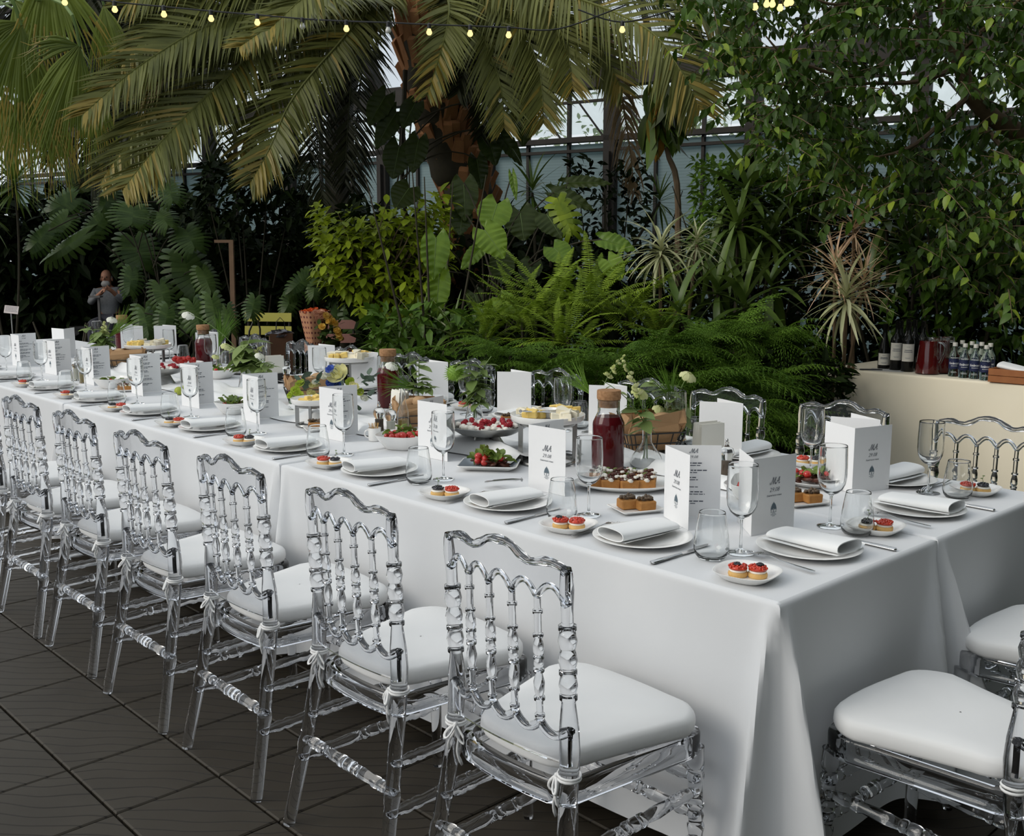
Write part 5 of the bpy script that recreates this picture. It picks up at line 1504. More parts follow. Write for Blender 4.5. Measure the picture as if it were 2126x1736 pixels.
FR = [([(640, 10, 8.6), (465, 40, 8.2), (300, 130, 7.8), (175, 235, 7.5)], .50, 0), ([(600, 60, 8.6), (440, 190, 8.0), (330, 300, 7.6), (256, 392, 7.3)], .48, 1),
      ([(560, 40, 8.8), (400, 130, 8.4), (290, 260, 8.1), (212, 372, 7.9)], .45, 0), ([(770, 20, 8.8), (700, 95, 8.4), (608, 205, 8.0), (558, 311, 7.7), (520, 378, 7.6)], .40, 1),
      ([(760, 30, 9), (640, 110, 8.8), (540, 220, 8.5), (498, 320, 8.3)], .42, 0), ([(780, -30, 9), (600, 0, 8.6), (440, 80, 8.3), (300, 200, 8.2)], .5, 0),
      ([(800, -10, 9), (700, -10, 8.2), (600, 30, 7.6), (500, 95, 7.2)], .42, 0), ([(700, -60, 8.8), (500, -40, 8.4), (350, 30, 8.2), (255, 130, 8.0)], .46, 0),
      ([(915, -40, 9.0), (932, 10, 8.4), (922, 80, 8.2), (888, 195, 8.1)], .36, 1), ([(935, -20, 9), (985, 40, 8.6), (1036, 165, 8.4), (1046, 262, 8.3)], .40, 0),
      ([(960, -30, 9), (1060, 20, 8.6), (1118, 140, 8.4), (1128, 255, 8.3)], .44, 0), ([(970, -50, 9), (1115, 0, 8.6), (1172, 85, 8.4), (1188, 180, 8.3)], .44, 0),
      ([(960, -60, 9), (1120, 0, 8.7), (1229, 75, 8.5), (1292, 188, 8.4)], .46, 0), ([(980, -70, 9), (1180, -10, 8.4), (1340, 58, 8.0), (1415, 150, 7.8), (1452, 225, 7.7)], .56, 1),
      ([(1000, -90, 9), (1250, -60, 8.6), (1450, 10, 8.4), (1560, 150, 8.3)], .5, 0), ([(1250, 20, 8.9), (1285, 170, 8.9), (1305, 290, 8.9), (1318, 400, 8.9)], .22, 3),
      ([(900, -50, 9.2), (1000, 60, 9.2), (1010, 160, 9.2), (1000, 280, 9.1)], .36, 2),
      ([(760, -60, 9), (560, -90, 8.6), (380, -60, 8.3), (260, 10, 8.1)], .5, 0), ([(950, -80, 9.3), (1150, -80, 9.6), (1330, -20, 9.8), (1450, 90, 9.9)], .5, 2),
      ([(700, 30, 8.9), (520, 120, 8.5), (390, 240, 8.2), (300, 370, 8.0)], .5, 0), ([(680, -20, 8.9), (480, 20, 8.5), (330, 90, 8.2), (215, 190, 8.0)], .5, 0), ([(640, 20, 10), (420, 100, 10.8), (280, 230, 11.2), (190, 380, 11.3)], .7, 2), ([(620, -30, 10), (400, -10, 10.8), (220, 80, 11.2), (120, 200, 11.3)], .7, 2), ([(640, -70, 10), (400, -90, 10.8), (200, -30, 11.2), (80, 80, 11.3)], .7, 2), ([(760, -40, 9.5), (560, 60, 9.5), (400, 200, 9.5), (320, 350, 9.4)], .6, 2),
      ([(1000, -10, 8.8), (1060, 60, 8.6), (1085, 150, 8.5), (1090, 230, 8.4)], .4, 0), ([(940, 0, 8.8), (960, 60, 8.6), (965, 130, 8.5), (950, 190, 8.5)], .34, 2), ([(830, -40, 8.2), (740, -60, 7.6), (650, -20, 7.2), (560, 60, 7.0)], .4, 0)]
for pts, ll, k in FR:
    P3 = [CR - PB] + [at(*q) - PB for q in pts]
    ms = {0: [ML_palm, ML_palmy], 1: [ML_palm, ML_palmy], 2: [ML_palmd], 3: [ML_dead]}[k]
    fo = ob('frond', frond(P3, ll, ms, 125 if k < 3 else 60, .16 if k < 3 else .9, .3, .04 if k == 0 else .10, .0135, .018, .16, .9 if k == 0 else .78), palm)
    if k == 3: fo['label'] = 'dead brown hanging frond'

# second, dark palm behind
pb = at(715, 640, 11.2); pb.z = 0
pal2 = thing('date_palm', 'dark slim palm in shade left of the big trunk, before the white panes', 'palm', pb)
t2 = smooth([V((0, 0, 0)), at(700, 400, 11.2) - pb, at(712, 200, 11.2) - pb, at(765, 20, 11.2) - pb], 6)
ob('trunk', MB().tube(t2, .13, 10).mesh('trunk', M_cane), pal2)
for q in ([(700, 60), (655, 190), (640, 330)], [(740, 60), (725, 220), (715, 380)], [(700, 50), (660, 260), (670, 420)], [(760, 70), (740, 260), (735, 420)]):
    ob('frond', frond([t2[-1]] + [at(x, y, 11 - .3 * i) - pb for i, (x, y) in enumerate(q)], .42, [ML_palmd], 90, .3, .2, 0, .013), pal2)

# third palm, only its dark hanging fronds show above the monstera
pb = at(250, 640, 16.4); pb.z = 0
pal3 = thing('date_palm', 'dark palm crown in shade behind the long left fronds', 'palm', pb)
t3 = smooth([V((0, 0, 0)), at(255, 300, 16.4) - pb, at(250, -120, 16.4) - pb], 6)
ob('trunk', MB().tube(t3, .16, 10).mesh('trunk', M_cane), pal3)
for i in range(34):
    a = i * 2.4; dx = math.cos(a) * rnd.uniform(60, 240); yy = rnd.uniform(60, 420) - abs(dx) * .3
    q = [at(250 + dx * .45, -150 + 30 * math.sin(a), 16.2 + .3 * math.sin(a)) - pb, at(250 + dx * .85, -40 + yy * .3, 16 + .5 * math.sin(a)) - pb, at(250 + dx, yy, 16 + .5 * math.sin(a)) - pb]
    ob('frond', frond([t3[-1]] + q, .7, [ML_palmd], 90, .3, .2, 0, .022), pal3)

# fan palm at the upper left
pb = at(-70, 640, 10.6); pb.z = 0
fan = thing('fan_palm', 'fan palm with drooping yellow-tipped fan leaves at the upper left', 'palm', pb)
ob('trunk', MB().tube(smooth([V((0, 0, 0)), at(-80, 300, 10.5) - pb, at(-60, -80, 10.4) - pb], 5), .12, 10).mesh('trunk', M_bark), fan)


def fan_leaf(hub, down, R_, spread, nseg, droop, yel):
    m = MB(); down = down.normalized(); nrm = (CAM - (hub + pb)).normalized(); s = down.cross(nrm).normalized()
    for i in range(nseg):
        a = -spread + 2 * spread * i / (nseg - 1); d = down * math.cos(a) + s * math.sin(a) + nrm * rnd.uniform(-.06, .10); d.normalize()
        q = d.cross(nrm).normalized(); l = R_ * rnd.uniform(.85, 1.1) * (1 - .15 * abs(a) / spread)
        wmax = 2 * spread * R_ * .45 / nseg * .85; rows = []
        for k in range(7):
            t = k / 6; ww = wmax * (t / .45 if t < .45 else max(.04, 1 - (t - .45) / .5)) + .001
            c = hub + d * l * t + V((0, 0, -droop * l * max(0, t - .35) ** 1.5 * rnd.uniform(.7, 1.3))) + nrm * (.03 * math.sin(t * 3)); rows.append([c - q * ww, c + nrm * ww * .5, c + q * ww])
        y = rnd.random() < yel; nb = len(m.f); m.grid(rows)
        for k in range(nb, len(m.f)): m.m[k] = 1 if (k - nb) // 2 > (3 if y else 5) and rnd.random() < .8 else 0
    return m.mesh('fan_leaf', [ML_fan, ML_palmy], False)


for (hx, hy, dx, dy, R_, sp, ns, dr, yl, d) in ((45, 52, -12, 100, .68, .62, 30, .3, .7, 7.4), (166, 96, -14, 100, .80, .44, 30, .2, .35, 7.2), (166, 96, -90, -10, .42, .35, 12, .5, .3, 7.25), (166, 90, -60, 100, .6, .3, 12, .5, .6, 7.25), (60, 170, 10, 100, .58, .6, 26, .6, .9, 7.6), (120, 225, -10, 100, .5, .5, 26, .6, .7, 7.7), (-20, 40, 0, 100, .66, .6, 30, .4, .7, 7.5), (100, -60, 20, 100, .6, .8, 28, .6, .8, 7.5), (215, 10, 20, 100, .5, .5, 22, .7, .5, 7.9), (10, 200, -10, 100, .55, .6, 26, .7, .8, 7.9), (195, 170, 5, 100, .5, .45, 22, .8, .5, 8.0), (45, 45, -100, 40, .5, .4, 16, .6, .5, 7.5), (30, 0, 40, 60, .5, .7, 20, .8, .9, 7.6)):
    d += 1.2; R_ *= 1.16; hub = at(hx, hy, d) - pb; dn = at(hx + dx, hy + dy, d) - pb - hub
    f = ob('fan_leaf', fan_leaf(hub, dn, R_, sp, ns, dr, yl), fan)
    ob('petiole', MB().tube(smooth([V((0, 0, 3.9 + rnd.uniform(-.2, .3))), hub + UPV * .35 + RT * -.2, hub], 5), .011, 5).mesh('petiole', M_stem), f)


# big leaves drawn on a shared plan: unit length along +Y, width 1 across X
def heart_mesh(name, mt, wav=.02, lobe=.3, n=24, peak=.28):
    m = MB(); rows = []
    for i in range(n + 1):
        t = -lobe + (1 + lobe) * i / n
        if t < 0: hw = .5 * (1 - (t / lobe) ** 2 * .55); ins = .5 * (-t / lobe) ** .8 * .42
        else: hw = .5 * (1 - max(0, (t - peak) / (1 - peak)) ** 1.7) if t > peak else .5; ins = 0
        r = []
        for u in (-1, -.7, -.4, -.12, 0, .12, .4, .7, 1):
            au = abs(u); x = math.copysign(ins + (hw - ins) * au, u) if u else 0
            if u == 0 and t < 0: yy = 0
            else: yy = t + .17 * au * (1 - t) * min(1, (t + lobe) * 4)
            z = .10 * au * (1 - .5 * t) + 1.7 * wav * (math.sin(i * 1.9) + .4 * math.sin(i * .8 + 1)) * au ** .7 - .16 * t * t - .06 * au * au
            if u == 0 and t < 0: z = 0
            r.append(V((x, yy, z)))
        rows.append(r)
    m.grid(rows); m.tube([V((0, r[4].y, r[4].z + .004)) for r in rows if r[4].y >= -.001], [.012 * (1.15 - i / n) for i in range(sum(1 for r in rows if r[4].y >= -.001))], 4, 1)
    return m.mesh(name, [mt, M_stem], True, 0)


def monstera_mesh(name, mt, nf=7, seed=0, cut=.42):
    rr = random.Random(seed); m = MB()
    for sg in (1, -1):
        inner = []; 
        for i in range(nf):
            t0 = i / nf; t1 = (i + .78) / nf
            fan_ = 1.0 - t0 * .62            # fingers sweep forward towards the tip
            base0 = V((0, t0 * .92, 0)); base1 = V((0, min(1, (i + 1) / nf) * .92, 0))
            L_ = .52 * (1.0 - .62 * max(0, t0 - .3) ** 1.3) * rr.uniform(.94, 1.05)
            an = -.95 + t0 * 2.05
            d = V((math.cos(an) * sg, math.sin(an), 0)); q = V((-d.y * sg, d.x * sg, 0)); wd = .56 / nf * (1.15 - .3 * t0)
            c0 = (base0 + base1) / 2; rows = [[base0, c0, base1]]
            for k, (f, w) in enumerate(((cut, 1.15), (cut + .03, .92), (.8, .92), (.94, .6), (1.0, .15))):
                z = .08 * math.sin(f * 2.2) - .30 * f * f - .12 * t0 * t0
                c = c0 + d * L_ * f; rows.append([V((0, 0, z)) + c - q * wd * w * 1.08, V((0, 0, z + .012)) + c, V((0, 0, z)) + c + q * wd * w * 1.08])
            m.grid(rows)
    m.grid([[V((0, .9, -.02)) + V((x * .05, 0, 0)) for x in (-1, 0, 1)], [V((x * .012, 1.02, -.12)) for x in (-1, 0, 1)]])
    return m.mesh(name, mt, True, 0)


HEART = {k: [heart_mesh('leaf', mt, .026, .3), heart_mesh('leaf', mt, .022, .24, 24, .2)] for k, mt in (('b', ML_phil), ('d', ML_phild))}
MONS = [monstera_mesh('leaf', ML_mon, 11, 1, .5), monstera_mesh('leaf', ML_mon, 10, 2, .56)]
MONY = monstera_mesh('leaf', ML_shrub, 7, 3, .35)


def big_leaf(root, me, b, t, wpx, d, d2=None, tilt=.55, stem=None):
    B = at(b[0], b[1], d); T_ = at(t[0], t[1], d2 or d - .12); y = T_ - B; l = y.length; y.normalize()
    n = ((CAM - B).normalized() + UPV * tilt).normalized(); x = y.cross(n).normalized(); z = x.cross(y); w = wpx * d / FPX
    M = Matrix((x, y, z)).transposed().to_4x4(); M.translation = B - root.location
    o = ob('leaf', me, root, M=M @ Matrix.Diagonal((w, l, l, 1)))
    if stem is not None:
        s = V(stem) - root.location; e = B - root.location
        ob('petiole', MB().tube(bez(s, s.lerp(e, .5) + UPV * .25, e, 6), [.008, .008, .007, .007, .006, .006, .006], 5).mesh('petiole', M_cane), root)
    return o


def plant_root(name, label, px, d, cat='plant', group=None):
    p = at(px, 700, d); return thing(name, label, cat, (p.x, p.y, 0), 0, group)


ph = plant_root('philodendron', 'philodendron with large glossy bright green heart-shaped leaves at the centre', 1030, 7.9)
PS = ph.location + V((0, 0, 1.0))
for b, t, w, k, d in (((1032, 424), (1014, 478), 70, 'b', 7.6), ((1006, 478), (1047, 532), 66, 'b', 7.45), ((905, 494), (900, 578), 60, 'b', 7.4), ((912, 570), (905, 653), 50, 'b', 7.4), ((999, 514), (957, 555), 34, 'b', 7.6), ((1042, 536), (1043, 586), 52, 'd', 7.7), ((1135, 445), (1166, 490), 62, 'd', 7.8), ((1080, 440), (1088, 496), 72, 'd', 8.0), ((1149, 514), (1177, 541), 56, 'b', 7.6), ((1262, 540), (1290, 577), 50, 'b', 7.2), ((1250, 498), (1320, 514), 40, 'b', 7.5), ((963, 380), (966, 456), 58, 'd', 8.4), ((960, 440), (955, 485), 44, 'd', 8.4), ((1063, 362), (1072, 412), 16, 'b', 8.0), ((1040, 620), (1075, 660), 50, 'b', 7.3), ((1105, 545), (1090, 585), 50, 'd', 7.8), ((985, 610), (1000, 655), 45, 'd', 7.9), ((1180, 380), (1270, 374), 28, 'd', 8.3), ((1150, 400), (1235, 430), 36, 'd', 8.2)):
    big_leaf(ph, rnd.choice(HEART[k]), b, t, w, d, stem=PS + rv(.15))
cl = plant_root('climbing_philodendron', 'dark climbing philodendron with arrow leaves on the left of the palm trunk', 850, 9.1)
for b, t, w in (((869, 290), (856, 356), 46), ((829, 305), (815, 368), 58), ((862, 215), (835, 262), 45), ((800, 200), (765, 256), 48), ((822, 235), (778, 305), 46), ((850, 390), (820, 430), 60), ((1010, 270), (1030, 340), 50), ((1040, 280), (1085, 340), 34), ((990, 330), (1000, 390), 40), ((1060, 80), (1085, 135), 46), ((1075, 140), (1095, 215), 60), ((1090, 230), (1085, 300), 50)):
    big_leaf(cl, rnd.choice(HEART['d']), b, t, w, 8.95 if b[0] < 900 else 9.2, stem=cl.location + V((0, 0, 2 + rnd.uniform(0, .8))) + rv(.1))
ob('stem', MB().tube([V((0, 0, 0)), V((.03, 0, 1.2)), V((-.04, .02, 2.2)), V((0, 0, 3.0))], .02, 6).mesh('stem', M_cane), cl)
mo = plant_root('monstera', 'dark monstera with big split leaves at the left, by the seated person', 330, 11.6)
for b, t, w in (((279, 496), (295, 558), 106), ((381, 534), (408, 614), 112), ((178, 486), (90, 541), 52), ((277, 430), (274, 468), 108), ((386, 476), (406, 518), 92), ((140, 450), (104, 484), 60), ((155, 412), (100, 442), 76), ((274, 562), (268, 610), 54), ((330, 590), (345, 640), 60), ((215, 450), (180, 490), 60), ((330, 440), (350, 470), 70), ((420, 560), (440, 610), 60), ((230, 400), (210, 440), 60), ((100, 480), (60, 520), 60), ((300, 640), (320, 690), 70), ((400, 640), (390, 690), 80), ((345, 380), (360, 420), 70)):
    big_leaf(mo, rnd.choice(MONS), b, t, w, rnd.uniform(11.0, 11.8), stem=mo.location + V((0, 0, rnd.uniform(.8, 1.8))) + rv(.3))
big_leaf(mo, HEART['d'][0], (178, 360), (148, 398), 62, 11.8)
mo2 = plant_root('monstera', 'monstera with split leaves hanging between the yellow chair and bouquet', 690, 11.3)
for b, t, w in (((640, 570), (598, 610), 58), ((672, 570), (702, 606), 50), ((738, 624), (742, 694), 92), ((655, 575), (650, 620), 50), ((700, 640), (690, 690), 56), ((770, 640), (785, 690), 60), ((610, 610), (590, 650), 50)):
    big_leaf(mo2, rnd.choice(MONS), b, t, w, 11.0, stem=mo2.location + V((0, 0, .8)) + rv(.2))
big_leaf(ph, MONY, (1161, 420), (1188, 486), 72, 7.8)
mo3 = plant_root('monstera', 'low monstera leaves behind the far wine glasses and yellow chair', 420, 9.4)
for b, t, w in (((400, 630), (420, 690), 70), ((440, 620), (450, 680), 60), ((350, 640), (340, 690), 60), ((300, 650), (310, 700), 50), ((470, 640), (480, 690), 50), ((530, 620), (520, 660), 50)):
    big_leaf(mo3, rnd.choice(MONS), b, t, w, 9.3, stem=mo3.location + V((0, 0, .5)) + rv(.2))


def leaf_v(l, w, fold=.2, droop=.25, n=2):
    m = MB(); m.grid(leaf_rows(l, w, fold, droop, n)); return m.v, m.f


def cloud(root, n, spot, size, mt, name='leaves', wl=.42, down=.3, lf=None):
    m = MB(); vs, fs = lf or leaf_v(1, wl / 2, .25, .2, 3); vs = [V(v) for v in vs]; o = root.location
    for i in range(n):
        p, c = spot(); d = (p - c).normalized() * .7 + rv(.9) - UPV * down
        m.add(vs, fs, 0, dir_m(p - o, d, rnd.uniform(-1, 1), rnd.uniform(*size)))
    x = ob(name, m.mesh(name, mt, False), root); x['kind'] = 'stuff'; return x


# dense shaded planting that closes the view behind everything
CLEAR = ((172, 272, 545, 700, 15.8), (440, 502, 488, 700, 11.3), (495, 748, 628, 770, 11.2), (0, 56, 622, 710, 9.7))


def box_spot(x0, x1, y0, y1, d0, d1, top=None):
    def f():
        while 1:
            x = rnd.uniform(x0, x1); y = rnd.uniform(y0, y1)
            if top and y < top(x): continue
            d = rnd.uniform(d0, d1); p = at(x, y, d)
            if any(a < x < b and c < y < e and d < f_ for a, b, c, e, f_ in CLEAR): continue
            if p.z > .03: break
        return p, at((x0 + x1) / 2, (y0 + y1) / 2 + 60, d1)
    return f


wave = lambda base, a, f, ph_: (lambda x: base + a * math.sin(x * f + ph_) + .5 * a * math.sin(x * f * 2.3 + ph_))
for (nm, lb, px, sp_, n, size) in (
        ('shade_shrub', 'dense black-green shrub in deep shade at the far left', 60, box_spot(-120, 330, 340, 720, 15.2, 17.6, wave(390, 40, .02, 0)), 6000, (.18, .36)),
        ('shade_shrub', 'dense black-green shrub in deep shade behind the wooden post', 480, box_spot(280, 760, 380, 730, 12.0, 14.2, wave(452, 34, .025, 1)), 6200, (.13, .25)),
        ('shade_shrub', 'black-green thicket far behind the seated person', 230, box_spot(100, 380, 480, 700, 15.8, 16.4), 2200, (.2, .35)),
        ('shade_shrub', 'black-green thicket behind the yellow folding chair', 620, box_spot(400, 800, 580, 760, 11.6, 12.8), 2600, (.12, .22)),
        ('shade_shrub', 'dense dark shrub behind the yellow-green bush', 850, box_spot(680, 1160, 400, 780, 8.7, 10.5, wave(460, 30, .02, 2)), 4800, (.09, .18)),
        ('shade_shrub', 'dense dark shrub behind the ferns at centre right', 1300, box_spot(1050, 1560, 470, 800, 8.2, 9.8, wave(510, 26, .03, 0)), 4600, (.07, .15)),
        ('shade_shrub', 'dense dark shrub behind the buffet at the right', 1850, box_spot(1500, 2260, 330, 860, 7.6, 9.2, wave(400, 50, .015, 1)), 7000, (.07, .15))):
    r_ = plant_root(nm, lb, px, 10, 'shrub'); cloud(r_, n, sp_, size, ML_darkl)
    for k in range(3):
        q = rv(.8); ob('stem', MB().tube([V((q.x, q.y, 0)), V((q.x * 1.2, q.y * 1.1, .4)), V((q.x * 1.4, q.y * 1.4, .8))], [.02, .016, .008], 5).mesh('stem', M_cane), r_)

# yellow-green shrub: its nearest leaves one by one, the rest together
sh = plant_root('shrub', 'bushy yellow-green shrub left of the big heart-shaped leaves', 805, 8.8, 'shrub')
OL = MB(); OL.grid(leaf_rows(1, .24, .25, .25, 4, .55)); OL = OL.mesh('leaf', ML_shrub, True, 0)
OV_ = (leaf_v(1, .24, .25, .25, 3))
shoots = []
for i in range(230):
    a = rnd.uniform(0, 6.3); q = math.sqrt(rnd.random())
    if i < 190: x, y = 795 + 150 * q * math.cos(a), 535 + 112 * q * math.sin(a)
    elif i < 212: x, y = rnd.uniform(850, 945), rnd.uniform(390, 470)
    else: x, y = rnd.uniform(645, 740), rnd.uniform(425, 500)
    shoots.append((x, y, rnd.uniform(8.2, 9.2)))
shoots.sort(key=lambda s: s[2])
mrest = MB(); nleaf = 0
for si, (x, y, d) in enumerate(shoots):
    p = at(x, y, d); dirn = (p - at(800, 620, 9.0)).normalized() + UPV * .5 + rv(.4); dirn.normalize()
    if si % 3 == 0: ob('stem', MB().tube([at(800 + rnd.uniform(-40, 40), 640, 8.9) - sh.location, p - dirn * .25 - sh.location, p - sh.location], [.010, .006, .002], 5).mesh('stem', M_twig), sh)
    for k in range(9):
        a = k * 2.39996; s_ = dirn.orthogonal().normalized(); s_ = s_ * math.cos(a) + dirn.cross(s_) * math.sin(a)
        M = dir_m(p - dirn * (.022 * k) - sh.location, dirn * .55 + s_ * .9 - UPV * .25 + rv(.2), rnd.uniform(-.3, .3), rnd.uniform(.08, .135))
        if nleaf < 300: ob('leaf', OL, sh, M=M); nleaf += 1
        else: mrest.add(OV_[0], OV_[1], 0, M)
x = ob('leaves', mrest.mesh('leaves', ML_shrub, False), sh); x['kind'] = 'stuff'


# ferns
def fern_frond(l, n, w, droop, mt, feather=False, seed=0):
    rr = random.Random(seed); m = MB(); P = []
    for i in range(15):
        t = i / 14; P.append(V((.03 * math.sin(2 * t + seed), l * (t - .12 * t * t * droop), l * (.38 * t - droop * .55 * t * t))))
    m.tube(P, [.0035 * (1 - .8 * i / 14) for i in range(15)], 4)
    for i in range(n):
        f = .08 + .91 * i / (n - 1); x = f * 14; j = min(int(x), 13); p = P[j].lerp(P[j + 1], x - j); t = (P[j + 1] - P[j]).normalized()
        s = V((1, 0, 0)); u = s.cross(t)
        pl = w * (math.sin(PI * (.12 + .86 * f)) ** .8 if not feather else (1 - f * .85) * (.5 + .5 * min(1, f * 5)))
        for sg in (1, -1):
            d = s * sg + t * (.35 if not feather else .6) + u * rr.uniform(-.25, .1)
            if not feather: strip(m, p, d, pl, l * .012, .25, 2)
            else:
                d.normalize(); nn = max(3, int(8 * pl / w + 1)); q2 = d.cross(u).normalized()
                for k in range(nn):
                    g = (k + .6) / nn; pp = p + d * pl * g - V((0, 0, .25 * pl * g * g))
                    for s2 in (1, -1): strip(m, pp, q2 * s2 + d * .8 + u * rr.uniform(-.4, .4), pl * .34 * (1.15 - g), l * .012, .2, 1)
                strip(m, p, d, pl, l * .005, .25, 2)
    return m.mesh('frond', mt, False)


SWORD = [fern_frond(1, 34, .085, dr, ML_fern, False, s) for s, dr in enumerate((.4, .8, 1.2, .6))]
FEATH = [fern_frond(1, 15, .30, dr, ML_feath, True, s) for s, dr in enumerate((.9, 1.3, 1.7))]


def fern(label, px, py, d, n, l, meshes, name='sword_fern', spread=1.0, upb=.4, group=None):
    p = at(px, py, d); t = thing(name, label, 'fern', (p.x, p.y, 0), 0, group); z = max(.1, p.z)
    for k in range(3): ob('stem', MB().tube([V((rnd.uniform(-.05, .05), rnd.uniform(-.05, .05), 0)), V((0, 0, z * .6)), V((0, 0, z))], .012, 5).mesh('stem', M_cane), t)
    for i in range(n):
        a = rnd.uniform(0, 6.3); d_ = V((math.cos(a) * spread, math.sin(a) * spread, rnd.uniform(-.1, 1) * upb))
        ob('frond', rnd.choice(meshes), t, M=dir_m(V((rnd.uniform(-.06, .06), rnd.uniform(-.06, .06), z - rnd.uniform(0, .12))), d_, rnd.uniform(-.3, .3), l * rnd.uniform(.7, 1.15)))
    return t


WH = ['left end', 'left', 'centre left', 'centre', 'centre right', 'right', 'right end']
for k, (px, py, d, n, l) in enumerate(((1010, 690, 6.9, 24, .42), (1085, 660, 6.8, 28, .5), (1150, 640, 6.9, 30, .55), (1225, 630, 7.0, 32, .58), (1300, 650, 6.8, 28, .5), (1180, 700, 6.4, 26, .45), (1365, 690, 6.6, 20, .42))):
    fern(f'bright sword fern in the bank before the heart-shaped leaves, {WH[k]}' if k != 5 else 'bright sword fern lowest in the bank, behind the tall serving stand', px, py, d, n, l, SWORD, upb=1.1)
WF = [(1060, 740, 6.0), (1150, 760, 5.9), (1240, 770, 5.7), (1330, 740, 5.8), (1420, 720, 5.9), (1500, 700, 6.1), (1580, 690, 6.2), (1610, 715, 6.3), (1420, 800, 5.5), (1520, 790, 5.6), (1580, 790, 5.8), (1625, 775, 6.5), (1560, 860, 5.4), (1590, 870, 5.7), (960, 745, 6.6), (1480, 860, 5.3)]
for k, (px, py, d) in enumerate(WF):
    fern(f'dark feathery fern in the hedge behind the far chairs, {ORD[k] if k < 12 else ["thirteenth", "fourteenth", "leftmost", "lowest"][k - 12]} clump', px, py, d, 26, .50, FEATH, 'feathery_fern', 1.0, .75)
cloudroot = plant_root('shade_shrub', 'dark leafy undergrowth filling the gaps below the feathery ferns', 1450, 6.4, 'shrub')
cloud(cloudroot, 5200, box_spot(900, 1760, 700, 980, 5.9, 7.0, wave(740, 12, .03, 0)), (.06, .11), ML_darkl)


# rosettes of strap leaves on canes
def strap_mesh(l, w, droop, mt, n=7):
    m = MB(); rows = []
    for i in range(n + 1):
        t = i / n; ww = w * (math.sin(PI * (.15 + .85 * t)) ** .7 if t < 1 else .02); rows.append([V((-ww, l * (t - .1 * droop * t * t), -droop * l * .5 * t * t + .25 * ww)), V((0, l * (t - .1 * droop * t * t), -droop * l * .5 * t * t)), V((ww, l * (t - .1 * droop * t * t), -droop * l * .5 * t * t + .25 * ww))])
    m.grid(rows); return m.mesh('leaf', mt, True, 0)


def rosettes(name, label, px, d, heads, meshes, cane, up=.5):
    t = plant_root(name, label, px, d)
    for (hx, hy, dd, l, n) in heads:
        h = at(hx, hy, dd) - t.location
        ob('cane', MB().tube(bez((rnd.uniform(-.1, .1), rnd.uniform(-.1, .1), 0), (h.x * .6 + rnd.uniform(-.12, .12), h.y * .6, h.z * .6), h, 10), .012, 6).mesh('cane', cane), t)
        for i in range(n):
            zc = 1 - 1.75 * (i + .5) / n; a = i * 2.39996; q = math.sqrt(max(0, 1 - zc * zc)); dr = V((q * math.cos(a), q * math.sin(a), zc * up + .1))
            ob('leaf', rnd.choice(meshes), t, M=dir_m(h + UPV * .05 * zc, dr, rnd.uniform(-.2, .2), l * rnd.uniform(.8, 1.12)))
    return t


VS = [strap_mesh(1, .032, dr, ML_var) for dr in (.5, 1.0, 1.5)]; PK = [strap_mesh(1, .022, dr, ML_pink) for dr in (.05, .3, .6)]
GS = [strap_mesh(1, .062, dr, ML_strap) for dr in (.4, .9, 1.4)]; GY = [strap_mesh(1, .035, dr, ML_strap) for dr in (.2, .5)]
rosettes('variegated_dracaena', 'cream-striped dracaena with two drooping rosettes above the feathery ferns', 1400, 6.9, [(1372, 525, 6.8, .31, 62), (1447, 508, 7.0, .22, 46)], VS, M_twig, 1)
rosettes('pink_dracaena', 'pinkish dracaena with spiky starburst rosettes beside the buffet', 1760, 6.9, [(1773, 478, 6.5, .28, 44), (1733, 560, 6.45, .28, 44), (1793, 592, 6.5, .26, 44)], PK, M_twig, 1)
rosettes('striped_dracaena', 'pale green striped dracaena rosette, lowest of the starbursts left of the wine bottles', 1758, 6.8, [(1756, 622, 6.35, .33, 60)], [VS[0], VS[1], strap_mesh(1, .028, .3, ML_var)], M_twig, 1)
rosettes('corn_plant', 'tall strap-leaved plant in the middle right, above the feathery ferns', 1530, 7.4, [(1530, 475, 7.4, .42, 30), (1600, 500, 7.5, .40, 26), (1475, 540, 7.4, .36, 22), (1550, 400, 7.6, .45, 28), (1640, 430, 7.8, .42, 24)], GS, M_cane, 1)
rosettes('corn_plant', 'upright strap-leaved plant between the two dracaenas, near the fern tops', 1560, 6.9, [(1545, 640, 6.7, .46, 16), (1490, 610, 6.8, .4, 16), (1410, 655, 6.4, .42, 12), (1600, 600, 7, .4, 14)], GS, M_cane, 1.7)
rosettes('corn_plant', 'dark strap-leaved plant right of the pinkish dracaena', 1880, 7.5, [(1840, 460, 7.4, .42, 20), (1900, 520, 7.5, .4, 20), (1980, 590, 7.6, .42, 24), (2060, 560, 7.6, .42, 24), (1700, 400, 7.9, .4, 26)], GS, M_cane, 1)
rosettes('yucca', 'spiky grey-green yucca rosette at the left edge under the fan palm', 30, 11.2, [(30, 385, 11.1, .48, 60), (-40, 440, 11.2, .4, 40)], GY, M_cane, 1)
rosettes('low_lily', 'low clump of pale strappy leaves behind the far chairs, centre left', 830, 7.2, [(830, 720, 7.2, .28, 26), (870, 700, 7.3, .30, 24), (790, 735, 7.2, .25, 24), (940, 700, 7.1, .3, 24)], [VS[0], GY[0], GS[1], GS[2]], M_cane, 1.3)
rosettes('corn_plant', 'dark strappy plant before the grey lower panes, left of centre right', 1110, 8.6, [(1105, 400, 8.6, .34, 22), (1150, 430, 8.6, .3, 22), (1370, 420, 9.0, .3, 30)], GY, M_cane, 1.2)

